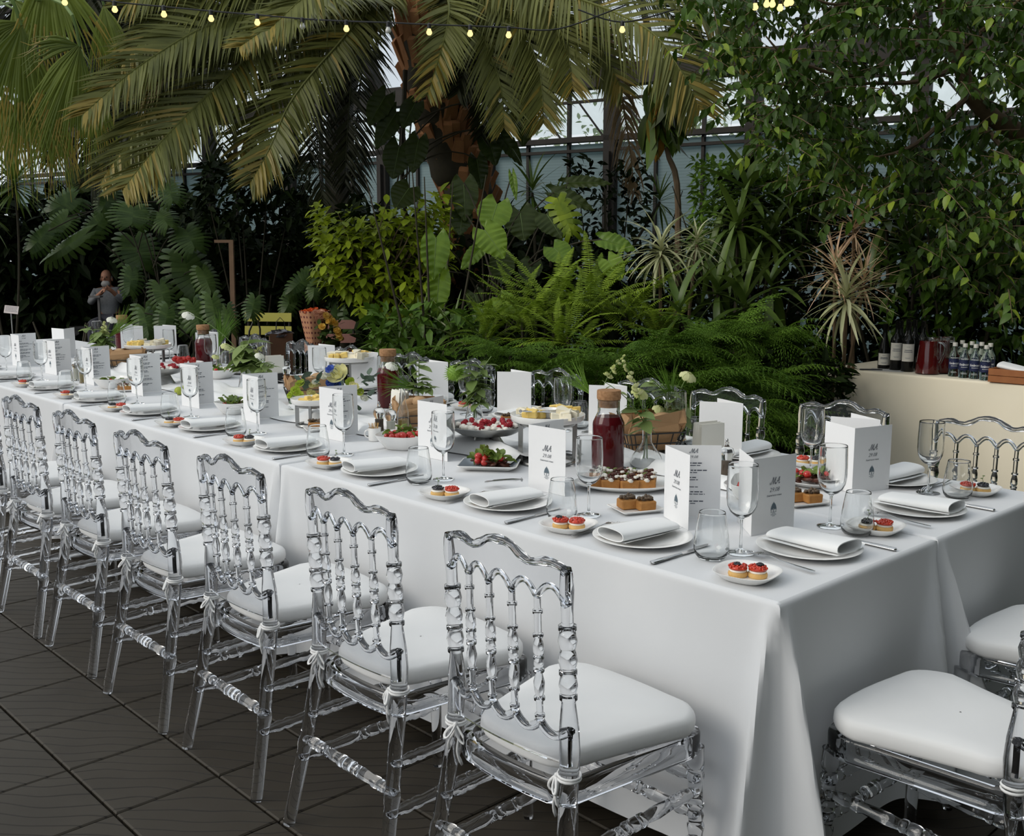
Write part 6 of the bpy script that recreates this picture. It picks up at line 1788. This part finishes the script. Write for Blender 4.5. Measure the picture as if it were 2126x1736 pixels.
# weeping fig at the upper right
fg = plant_root('fig_tree', 'large weeping fig tree with dark and lit-coloured leaves filling the upper right', 2290, 7.6, 'tree')
ft = smooth([V((0, 0, 0)), at(2270, 420, 7.5) - fg.location, at(2150, 300, 7.4) - fg.location, at(2020, 200, 7.2) - fg.location, at(1950, -40, 7.1) - fg.location], 6)
ob('trunk', MB().tube(ft, [.09 - .002 * i for i in range(len(ft))], 10).mesh('trunk', M_twig), fg)
for q in ([(1960, 60, 6.2), (1870, 110, 6.0), (1770, 158, 5.8), (1640, 120, 5.6), (1590, 75, 5.5)], [(1990, 140, 6.3), (1900, 170, 6.1), (1780, 175, 5.9), (1690, 200, 5.8)], [(1950, -20, 6.2), (1880, 60, 6.3), (1865, 150, 6.3)], [(2000, 100, 6.2), (2080, 30, 5.8), (2140, -20, 5.6)], [(2010, 200, 6.3), (1900, 300, 6.0), (1800, 330, 5.8)], [(2040, 260, 6.4), (2100, 330, 6), (2140, 400, 5.8)], [(1950, 0, 6.2), (1850, -20, 6.0), (1740, 10, 5.8), (1650, -20, 5.7)]):
    P3 = smooth([at(p[0], p[1], p[2] + .9) - fg.location for p in q], 5); ob('branch', MB().tube(P3, [.022 - .018 * i / (len(P3) - 1) for i in range(len(P3))], 6).mesh('branch', M_twig), fg)


def fig_bottom(x): return lerp_prof([(1380, 20), (1480, 120), (1560, 250), (1640, 340), (1750, 385), (1850, 440), (1950, 540), (2050, 590), (2250, 680)], x)[0]


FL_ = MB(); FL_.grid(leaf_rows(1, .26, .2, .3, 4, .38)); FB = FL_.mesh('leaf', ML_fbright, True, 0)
FM = MB(); FM.v, FM.f, FM.m = list(FL_.v), list(FL_.f), list(FL_.m); FD = FM.mesh('leaf', ML_ficus, True, 0)
fv = leaf_v(1, .26, .2, .3, 3); fv = ([V(v) for v in fv[0]], fv[1])
twigs = []
while len(twigs) < 1250:
    x = rnd.uniform(1400, 2240); y = rnd.uniform(-110, 660); b = fig_bottom(x)
    if y > b + 30 or (1585 < x < 1715 and -10 < y < 95 and rnd.random() < .93) or (x < 1560 and rnd.random() < .55): continue
    if y > b - 60 and rnd.random() < .35: continue
    if 1760 < x < 2010 and 60 < y < 300 and rnd.random() < .55: continue
    if x > 1750 and y < 360 and rnd.random() < .25: continue
    twigs.append((rnd.uniform(6.2, 8.2), x, y))
twigs.sort()
mf = MB(); nl = 0; mtw = MB(); edge = MB()
for i, (d, x, y) in enumerate(twigs):
    p = at(x, y, d) - fg.location; a = rnd.uniform(0, 6.3); dr = V((math.cos(a), math.sin(a), rnd.uniform(-.7, .3))) - FW * .2; dr.normalize()
    L_ = rnd.uniform(.18, .36); P3 = [p + dr * L_ * t - UPV * (.16 * L_ * t * t) for t in (0, .35, .7, 1)]
    mtw.tube(P3, [.0035, .003, .002, .001], 3)
    nn = int(L_ / .03)
    for k in range(nn):
        t = k / nn; q = p + dr * L_ * t - UPV * (.16 * L_ * t * t); s_ = dr.cross(UPV).normalized() * (1 if k % 2 else -1)
        M = dir_m(q, s_ * .7 + dr * .5 - UPV * rnd.uniform(.2, 1.0) + rv(.25), rnd.uniform(-.9, .9), rnd.uniform(.058, .095))
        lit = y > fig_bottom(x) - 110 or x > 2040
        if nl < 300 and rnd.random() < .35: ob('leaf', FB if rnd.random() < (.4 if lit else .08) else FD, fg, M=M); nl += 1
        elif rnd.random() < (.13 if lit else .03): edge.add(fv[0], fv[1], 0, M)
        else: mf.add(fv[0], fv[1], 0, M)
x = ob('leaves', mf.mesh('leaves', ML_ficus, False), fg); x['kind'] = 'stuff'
x = ob('lit_leaves', edge.mesh('lit_leaves', ML_fbright, False), fg); x['kind'] = 'stuff'
x = ob('twigs', mtw.mesh('twigs', M_twig, False), fg); x['kind'] = 'stuff'
# thin tree with drooping yellowing leaves before the panes
dt = plant_root('drooping_tree', 'slim bare-stemmed tree with drooping yellow-brown leaves before the window', 1400, 8.3, 'tree')
P3 = smooth([V((0, 0, 0)), at(1408, 430, 8.3) - dt.location, at(1385, 310, 8.3) - dt.location, at(1375, 170, 8.3) - dt.location], 5)
ob('trunk', MB().tube(P3, [.03 - .001 * i for i in range(len(P3))], 7).mesh('trunk', M_twig), dt)
DL = [MB().grid(leaf_rows(1, .16, .5, .4, 5, .5)).mesh('leaf', mt_) for mt_ in (ML_phild, ML_strap, ML_palmy, leafmat('browned_leaf', (.30, .12, .02), (.5, .25, .04), .6, .2))]
for i in range(46):
    q = at(1375 + rnd.uniform(-32, 34), rnd.uniform(165, 250), 8.3 + rnd.uniform(-.2, .2)) - dt.location
    ob('leaf', DL[rnd.choice((0, 0, 1, 1, 1, 2, 3))], dt, M=dir_m(q, -UPV + rv(.35), rnd.uniform(-2, 2), rnd.uniform(.22, .40)))
# small leafy shrub against the grey panes and the broad shrub by the wine
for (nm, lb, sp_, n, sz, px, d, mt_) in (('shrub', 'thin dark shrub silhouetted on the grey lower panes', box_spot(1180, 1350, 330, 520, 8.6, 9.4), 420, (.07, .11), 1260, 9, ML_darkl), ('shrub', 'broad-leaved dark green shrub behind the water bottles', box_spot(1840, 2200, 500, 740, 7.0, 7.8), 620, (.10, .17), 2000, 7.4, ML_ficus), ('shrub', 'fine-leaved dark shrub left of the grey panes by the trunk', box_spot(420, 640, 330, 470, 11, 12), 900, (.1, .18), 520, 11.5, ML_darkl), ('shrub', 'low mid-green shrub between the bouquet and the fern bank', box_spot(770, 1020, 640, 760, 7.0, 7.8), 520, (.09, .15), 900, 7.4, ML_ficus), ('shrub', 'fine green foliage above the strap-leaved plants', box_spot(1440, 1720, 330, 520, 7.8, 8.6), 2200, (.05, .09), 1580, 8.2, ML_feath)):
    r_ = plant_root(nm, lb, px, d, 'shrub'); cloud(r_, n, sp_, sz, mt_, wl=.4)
    for k in range(5): q = rv(.3); ob('stem', MB().tube([V((q.x * .3, q.y * .3, 0)), V((q.x, q.y, 1.0)), V((q.x * 2, q.y * 2, 2.0))], [.014, .01, .004], 5).mesh('stem', M_cane), r_)
# trees outside the glass
for k, (px, d) in enumerate(((1230, 17.5), (1480, 16), (960, 20), (560, 26), (1800, 15), (1350, 19))):
    t = plant_root('garden_tree', f'pale blurred tree outside the glass wall, {["behind the centre panes", "right of the centre panes", "behind the palm trunk", "at the far left panes", "behind the fig tree", "beyond the nearest outdoor trees"][k]}', px, d, 'tree')
    b = t.location.copy()
    ob('trunk', MB().tube([V((0, 0, 0)), V((.1, 0, 2)), V((0, 0, 3.2))], [.14, .1, .05], 7).mesh('trunk', M_bark), t)
    hh = 3.3 + .25 * (k % 3)
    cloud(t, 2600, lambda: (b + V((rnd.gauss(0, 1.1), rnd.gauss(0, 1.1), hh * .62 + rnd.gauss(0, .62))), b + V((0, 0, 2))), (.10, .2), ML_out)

# ------------------------------------------------------------------ string lights
M_bulb = emit('warm_bulb', (1.0, 0.76, 0.30), 1.5); M_bulbo = mat('unlit_bulb', (.6, .6, .56), .3, c2=(.65, .64, .6))
BULB = MB().lathe([(0, -.04), (.011, -.037), (.0185, -.027), (.0185, -.018), (.012, -.006), (.011, 0), (0, 0)], 14).mesh('bulb', M_bulb)
BULBO = MB().lathe([(0, -.04), (.011, -.037), (.0185, -.027), (.0185, -.018), (.012, -.006), (.011, 0), (0, 0)], 14).mesh('bulb', M_bulbo)
SOCK = MB().lathe([(0, 0), (.013, 0), (.014, .028), (.006, .036), (0, .036)], 10).mesh('socket', M_wire)


def festoon(label, pts, wire, d):
    p0 = at(*pts[0][:2], d); t = thing('string_lights', label, 'string lights', p0)
    ob('wire', MB().tube(smooth([at(x, y, d) - p0 for x, y in wire], 6), .005, 5).mesh('wire', M_wire), t)
    for (x, y, on) in pts:
        q = at(x, y - 7, d) - p0; b = ob('bulb', BULB if on else BULBO, t, q); ob('socket', SOCK, b)


BP = [(134, 5, 1), (238, 20, 1), (340, 30, 1), (438, 39, 1), (534, 47, 1), (628, 55, 0), (719, 60, 1), (806, 63, 0), (891, 67, 1), (976, 70, 1), (1056, 73, 1)]
festoon('string of warm festoon bulbs crossing before the palm crown', BP, [(20, -34)] + [(x, y - 16) for x, y, o in BP] + [(1160, 60), (1300, 10)], 7.0)
festoon('short string of warm bulbs at the palm frond tips, right of the long string', [(1292, 62, 1)], [(1200, 20), (1292, 46), (1400, 20)], 7.0)
festoon('cluster of warm bulbs at the top edge by the white panes', [(1568, 14, 1), (1592, 8, 1), (1604, 8, 1), (1620, 16, 1), (1634, 6, 1), (1642, 4, 1)], [(1560, -40), (1568, -6), (1604, -10), (1634, -10), (1650, -40)], 6.4)

# ------------------------------------------------------------------ things among the plants at the back
p = at(483, 660, 10.8); p.z = 0
t = thing('wooden_post', 'slim brown wooden post with a short arm at its top, before dark leaves', 'post', p, YAW - PI / 2)
zt = at(483, 498, 10.8).z
ob('upright', MB().box((0, 0, zt / 2), (.045, .045, zt)).mesh('upright', M_wood, False), t, rot=(0, .012, 0)); ob('arm', MB().box((-.075, 0, zt - .015), (.15, .04, .03)).mesh('arm', M_wood, False), t)


def folding_chair(label, px, ytop, d, w, mt, rz):
    p = at(px, ytop, d); z = p.z; t = thing('folding_chair', label, 'chair', (p.x, p.y, 0), YAW - PI / 2 + rz, 'painted folding chairs')
    sl_ = MB().box((0, 0, 0), (w, .018, .082)).mesh('slat', mt, False)
    for k in (0, 1): ob('slat', sl_, t, (0, .02 - k * .012, z - .045 - k * .125), (-.12, 0, 0))
    ss = MB().box((0, 0, 0), (w, .06, .018)).mesh('seat_slat', mt, False)
    for k in range(5): ob('seat_slat', ss, t, (0, -.05 - k * .075, .45))
    for s in (1, -1):
        ob('frame', MB().tube([(s * w * .44, .12, 0), (s * w * .44, .0, .45), (s * w * .44, .045, z)], .012, 6).mesh('frame', M_dark), t)
        ob('leg', MB().tube([(s * w * .40, -.38, 0), (s * w * .40, -.05, .44)], .012, 6).mesh('leg', M_dark), t)
    return t, z


M_ych = mat('yellow_green_paint', (.62, .58, .12), .55, c2=(.52, .48, .09), scale=12); M_pch = mat('faded_pink_paint', (.70, .38, .32), .55, c2=(.6, .3, .26), scale=12)
yc, zy = folding_chair('yellow-green slatted folding chair before the dark leaves, left of the bouquets', 555, 649, 9.9, .46, M_ych, -.14)
folding_chair('faded pink slatted folding chair right behind the bouquets', 700, 664, 9.5, .33, M_pch, .1)
p = at(527, 668, 9.66)
t = thing('handbag', 'dark handbag with a tall looped handle on the yellow-green chair', 'bag', (p.x, p.y, .46), YAW - PI / 2)
ob('body', MB().ball((0, 0, .13), (.14, .06, .13), 12, 8, 0, None, .05).mesh('body', M_dark), t)
ob('handle', MB().tube([(-.055, 0, .2), (-.045, 0, .31), (-.005, 0, .40), (.04, 0, .41), (.055, 0, .33), (.05, 0, .2)], .009, 6).mesh('handle', M_dark), t)
M_brown = mat('brown_bag_paper', (.17, .085, .045), .7, c2=(.09, .045, .025), scale=9); M_foil = mat('crinkled_foil', (.30, .30, .32), .18, .7, c2=(.06, .05, .06), scale=18, bump=1, bscale=30)
p = at(583, 700, 9.3); t = thing('gift_bag', 'brown gift bag with crinkled foil top and thin dark handles, by the yellow chair', 'bag', (p.x, p.y, .45), YAW - PI / 2 + .3)
zb = at(583, 692, 9.3).z - .45
ob('body', MB().box((0, 0, zb / 2), (.20, .11, zb)).mesh('body', M_brown, False), t)
ob('foil', MB().ball((0, 0, zb), (.11, .07, .035), 14, 8, 0, None, .35).mesh('foil', M_foil, False), t)
for s in (.03, -.03): ob('handle', MB().tube([(-.04, s, zb), (-.035, s, zb + .10), (0, s, zb + .14), (.035, s, zb + .10), (.04, s, zb)], .0025, 5).mesh('handle', M_wire), t)
p2_ = V((p.x, p.y, 0)); tag(ob('stool', MB().box((0, 0, .43), (.3, .3, .03)).mesh('stool', M_dark, False), None, p2_, (0, 0, YAW)), 'dark stool under the brown gift bag', 'stool')
so = bpy.data.objects['stool']
for sx in (1, -1):
    for sy in (1, -1): ob('leg', MB().box((sx * .12, sy * .12, .21), (.03, .03, .42)).mesh('leg', M_dark, False), so)


# bouquets
def spot_paper():
    m, tn, o = nt('spotted_kraft'); b = tn.nodes.new('ShaderNodeBsdfPrincipled'); tn.links.new(b.outputs[0], o.inputs[0]); b.inputs['Roughness'].default_value = .7
    uv = tn.nodes.new('ShaderNodeTexCoord'); sx = tn.nodes.new('ShaderNodeSeparateXYZ'); tn.links.new(uv.outputs['Object'], sx.inputs[0])
    at2 = tn.nodes.new('ShaderNodeMath'); at2.operation = 'ARCTAN2'; tn.links.new(sx.outputs[1], at2.inputs[0]); tn.links.new(sx.outputs[0], at2.inputs[1])
    cells = []
    for src, k in ((at2.outputs[0], 22 / 6.2832), (sx.outputs[2], 22.0)):
        mu = tn.nodes.new('ShaderNodeMath'); mu.operation = 'MULTIPLY'; mu.inputs[1].default_value = k; tn.links.new(src, mu.inputs[0])
        fr = tn.nodes.new('ShaderNodeMath'); fr.operation = 'FRACT'; tn.links.new(mu.outputs[0], fr.inputs[0])
        sb = tn.nodes.new('ShaderNodeMath'); sb.operation = 'SUBTRACT'; sb.inputs[1].default_value = .5; tn.links.new(fr.outputs[0], sb.inputs[0])
        pw = tn.nodes.new('ShaderNodeMath'); pw.operation = 'POWER'; pw.inputs[1].default_value = 2; ab = tn.nodes.new('ShaderNodeMath'); ab.operation = 'ABSOLUTE'; tn.links.new(sb.outputs[0], ab.inputs[0]); tn.links.new(ab.outputs[0], pw.inputs[0]); cells.append(pw)
    ad = tn.nodes.new('ShaderNodeMath'); ad.operation = 'ADD'; tn.links.new(cells[0].outputs[0], ad.inputs[0]); tn.links.new(cells[1].outputs[0], ad.inputs[1])
    lt = tn.nodes.new('ShaderNodeMath'); lt.operation = 'LESS_THAN'; lt.inputs[1].default_value = .055; tn.links.new(ad.outputs[0], lt.inputs[0])
    mx = mix_cols(tn, lt.outputs[0], (.62, .30, .16), (.16, .03, .03)); tn.links.new(mx.outputs[2], b.inputs['Base Color']); return m


def rose_copy(mt): q = ROSE['pale'].copy(); q.materials.clear(); q.materials.append(mt); return q


R_or = rose_copy(leafmat('orange_rose', (.75, .10, .02), (.85, .18, .04), .5, .2, 20)); R_pe = rose_copy(leafmat('peach_rose', (.80, .40, .26), (.85, .55, .40), .5, .2, 20)); R_ye = rose_copy(leafmat('golden_rose', (.92, .58, .08), (.95, .70, .20), .5, .2, 20))
d = 9.15; p = at(655, 705, d); zt = at(645, 645, d).z
t = thing('bouquet', 'bouquet of orange roses in spotted kraft paper on the pink chair', 'bouquet', (p.x, p.y, .46)); hgt = zt - .46
tip = at(650, 705, d) - t.location; tip.z = 0.0; topc = at(646, 650, d) - t.location
ob('wrapper', MB().lathe([(.03, 0), (.06, hgt * .3), (.098, hgt * .65), (.135, hgt), (.132, hgt), (.094, hgt * .65), (.028, .02)], 26, shape=lambda a: 1 + .05 * math.sin(7 * a)).mesh('wrapper', spot_paper()), t, rot=(0, 0, 0))
for i in range(26):
    a = i * 2.4; q = .115 * math.sqrt((i + .5) / 26)
    ob('rose', R_or, t, (q * math.cos(a), q * math.sin(a), hgt - .02 + .03 * (1 - q / .12)), (.4 * math.sin(a), -.4 * math.cos(a), a), 1.0)
p = at(690, 705, 8.95); t = thing('bouquet', 'bouquet of golden and peach roses with dark leaves right of the spotted one', 'bouquet', (p.x, p.y, .46))
ob('stems', MB().lathe([(.02, 0), (.03, .1), (.07, .28), (.0, .3)], 14).mesh('stems', ML_phild), t)
for i in range(34):
    px = 655 + 52 * (i % 17) / 16 + rnd.uniform(-5, 5); arc = 652 + 45 * max(0, (px - 672) / 35) ** 1.6
    h = at(px, arc + rnd.uniform(-4, 10), 8.92 + rnd.uniform(-.05, .05)) - t.location
    ob('rose', R_pe if px < 682 and i % 2 or px < 668 else R_ye, t, M=Matrix.Translation(h) @ Matrix.Rotation(rnd.uniform(.5, 1.2), 4, RT) @ Matrix.Rotation(rnd.uniform(-.5, .6), 4, FW) @ Matrix.Scale(1.25, 4))
ob('rose', R_ye, t, M=Matrix.Translation(at(669, 680, 8.85) - t.location) @ Matrix.Rotation(1.0, 4, RT) @ Matrix.Scale(1.4, 4))
DLF = MB().grid(leaf_rows(.06, .02, .1, .1)).mesh('leaf', ML_mon)
for i in range(60): ob('leaf', DLF, t, M=dir_m(at(rnd.uniform(660, 705), rnd.uniform(665, 708), 8.92 + rnd.uniform(-.05, .05)) - t.location, rv(1), 0, rnd.uniform(.7, 1.2)))

# plant sign
p = at(26, 690, 9.3); t = thing('plant_sign', 'small pale plant sign on a thin stake at the far left', 'sign', (p.x, p.y, 0), YAW - PI / 2)
zs = at(26, 643, 9.3).z
ob('stake', MB().tube([(0, 0, 0), (.0, 0, zs - .02)], .006, 6).mesh('stake', M_bsteel), t)
pl = ob('plate', MB().box((0, 0, 0), (.125, .004, .07)).mesh('plate', mat('pinkish_sign', (.62, .53, .50), .5, c2=(.68, .6, .57)), False), t, (.005, 0, zs), (-.25, .1, 0))
mb = MB()
for k in range(4):
    x = -.05
    while x < .045:
        w = rnd.uniform(.006, .014); mb.add([(x, -.0026, .022 - .013 * k), (x + w, -.0026, .022 - .013 * k), (x + w, -.0026, .0265 - .013 * k), (x, -.0026, .0265 - .013 * k)], [(0, 1, 2, 3)]); x += w + .003
ob('lettering', mb.mesh('lettering', M_ink, False), pl)
# pedestal and bench by the seated person
p = at(203, 616, 14.8); t = thing('pedestal_table', 'slim grey pedestal table left of the seated bearded person', 'table', (p.x, p.y, 0), YAW - PI / 2)
M_grey = mat('grey_paint', (.13, .12, .11), .6, c2=(.1, .095, .09))
ob('top', MB().box((-.03, 0, p.z), (.16, .12, .025)).mesh('top', M_grey, False), t); ob('column', MB().box((.01, 0, p.z / 2), (.03, .03, p.z)).mesh('column', M_grey, False), t); ob('foot', MB().box((0, 0, .015), (.2, .2, .03)).mesh('foot', M_grey, False), t)

# ------------------------------------------------------------------ seated bearded person
p = at(226, 600, 15.4); base = V((p.x, p.y, 0))
per = thing('person', 'seated bearded person in a grey shirt with raised hands, among dark leaves', 'person', base, YAW - PI / 2 + PI)
# local frame: +y towards the camera, +x to the picture's left
M_skin = mat('skin', (.34, .16, .095), .6, c2=(.26, .12, .07), scale=30, sss=.1); M_shirt = mat('grey_shirt', (.12, .125, .13), .85, c2=(.22, .225, .23), scale=40); M_trs = mat('dark_trousers', (.03, .03, .04), .8, c2=(.045, .045, .055)); M_grayhair = mat('grey_hair', (.36, .35, .33), .9, c2=(.22, .21, .2), scale=60)


def skin_obj(name, verts, edges, mt, parent, root=0, sub=2):
    me = bpy.data.meshes.new(name); me.from_pydata([v[:3] for v in verts], edges, []); me.materials.append(mt)
    o = ob(name, me, parent); md = o.modifiers.new('skin', 'SKIN'); md.use_smooth_shade = True
    for i, v in enumerate(verts):
        sv = me.skin_vertices[0].data[i]; sv.radius = (v[3], v[4] if len(v) > 4 else v[3]); sv.use_root = i == root
    sb = o.modifiers.new('sub', 'SUBSURF'); sb.levels = sub; sb.render_levels = sub
    return o


bv = [(0, 0, .56, .15, .11), (0, .0, .78, .13, .10), (0, .02, .96, .14, .10), (0, .04, 1.06, .055), (0, .06, 1.10, .062), (0, .075, 1.17, .083, .09), (0, .07, 1.225, .078, .085),
      (.19, .03, .99, .055), (.25, .14, .80, .043), (.03, .30, .95, .032), (-.05, .33, 1.00, .036),
      (-.19, .03, .99, .055), (-.26, .14, .82, .043), (-.16, .29, .99, .032), (-.12, .33, 1.03, .036),
      (.10, .02, .52, .085), (.14, .42, .50, .062), (.14, .44, .10, .042), (.15, .57, .05, .035), (-.10, .02, .52, .085), (-.14, .42, .50, .062), (-.14, .44, .10, .042), (-.15, .57, .05, .035)]
be = [(0, 1), (1, 2), (2, 3), (3, 4), (4, 5), (5, 6), (2, 7), (7, 8), (8, 9), (9, 10), (2, 11), (11, 12), (12, 13), (13, 14), (0, 15), (15, 16), (16, 17), (17, 18), (0, 19), (19, 20), (20, 21), (21, 22)]
for (hand, s, L5) in ((10, -1, (.04, .045, .047, .043)), (14, 1, (.04, .045, .047, .043))):
    hv = V(bv[hand][:3])
    for k in range(4):
        a = hv + V((s * -.012 * 0 + .010 * (k - 1.5) * .4, .02, .022 - .013 * k)); b_ = a + V((-s * -.02, .022, .006)); c_ = b_ + V((s * .022, .002, -.004)); n0 = len(bv)
        bv += [(*a, .010), (*b_, .009), (*c_, .008)]; be += [(hand, n0), (n0, n0 + 1), (n0 + 1, n0 + 2)]
    n0 = len(bv); a = hv + V((0, .005, .035)); b_ = a + V((s * .012, .015, .02)); bv += [(*a, .011), (*b_, .009)]; be += [(hand, n0), (n0, n0 + 1)]
per.scale = (.94, .94, .94)
skin_obj('body', bv, be, M_skin, per)
hd_ = ob('face', MB().ball((0, .07, 1.215), (.079, .096, .10), 14, 10).ball((0, .172, 1.175), (.014, .02, .022), 8, 6).ball((.088, .07, 1.165), (.012, .02, .03), 8, 6).ball((-.088, .07, 1.165), (.012, .02, .03), 8, 6).mesh('face', M_skin), per)
ob('eyes', MB().ball((.032, .156, 1.205), (.013, .010, .008), 8, 6).ball((-.032, .156, 1.205), (.013, .010, .008), 8, 6).mesh('eyes', M_dark), per)
bd = MB().ball((0, .12, 1.10), (.068, .055, .055), 14, 9, 0, None, .06).ball((.066, .05, 1.19), (.02, .045, .045), 8, 6).ball((-.066, .05, 1.19), (.02, .045, .045), 8, 6).ball((0, .0, 1.18), (.068, .04, .06), 10, 7)
ob('beard', bd.mesh('beard', M_grayhair), per)
sv = [(0, 0, .55, .165, .125), (0, .0, .78, .15, .115), (0, .02, .96, .155, .115), (0, .035, 1.03, .08), (.19, .03, .985, .07), (.25, .14, .80, .056), (.08, .28, .925, .042), (-.19, .03, .985, .07), (-.26, .14, .82, .056), (-.185, .26, .955, .042)]
skin_obj('shirt', sv, [(0, 1), (1, 2), (2, 3), (2, 4), (4, 5), (5, 6), (2, 7), (7, 8), (8, 9)], M_shirt, per)
tv = [(0, 0, .53, .17, .125), (.10, .02, .52, .10), (.14, .42, .50, .078), (.14, .44, .12, .055), (-.10, .02, .52, .10), (-.14, .42, .50, .078), (-.14, .44, .12, .055)]
skin_obj('trousers', tv, [(0, 1), (1, 2), (2, 3), (0, 4), (4, 5), (5, 6)], M_trs, per)
t = thing('bench', 'dark low bench under the seated bearded person', 'bench', base, YAW - PI / 2)
ob('seat', MB().box((0, .02, .40), (1.1, .36, .04)).mesh('seat', M_dark, False), t)
for sx in (.45, -.45): ob('leg', MB().box((sx, .02, .19), (.06, .32, .38)).mesh('leg', M_dark, False), t)
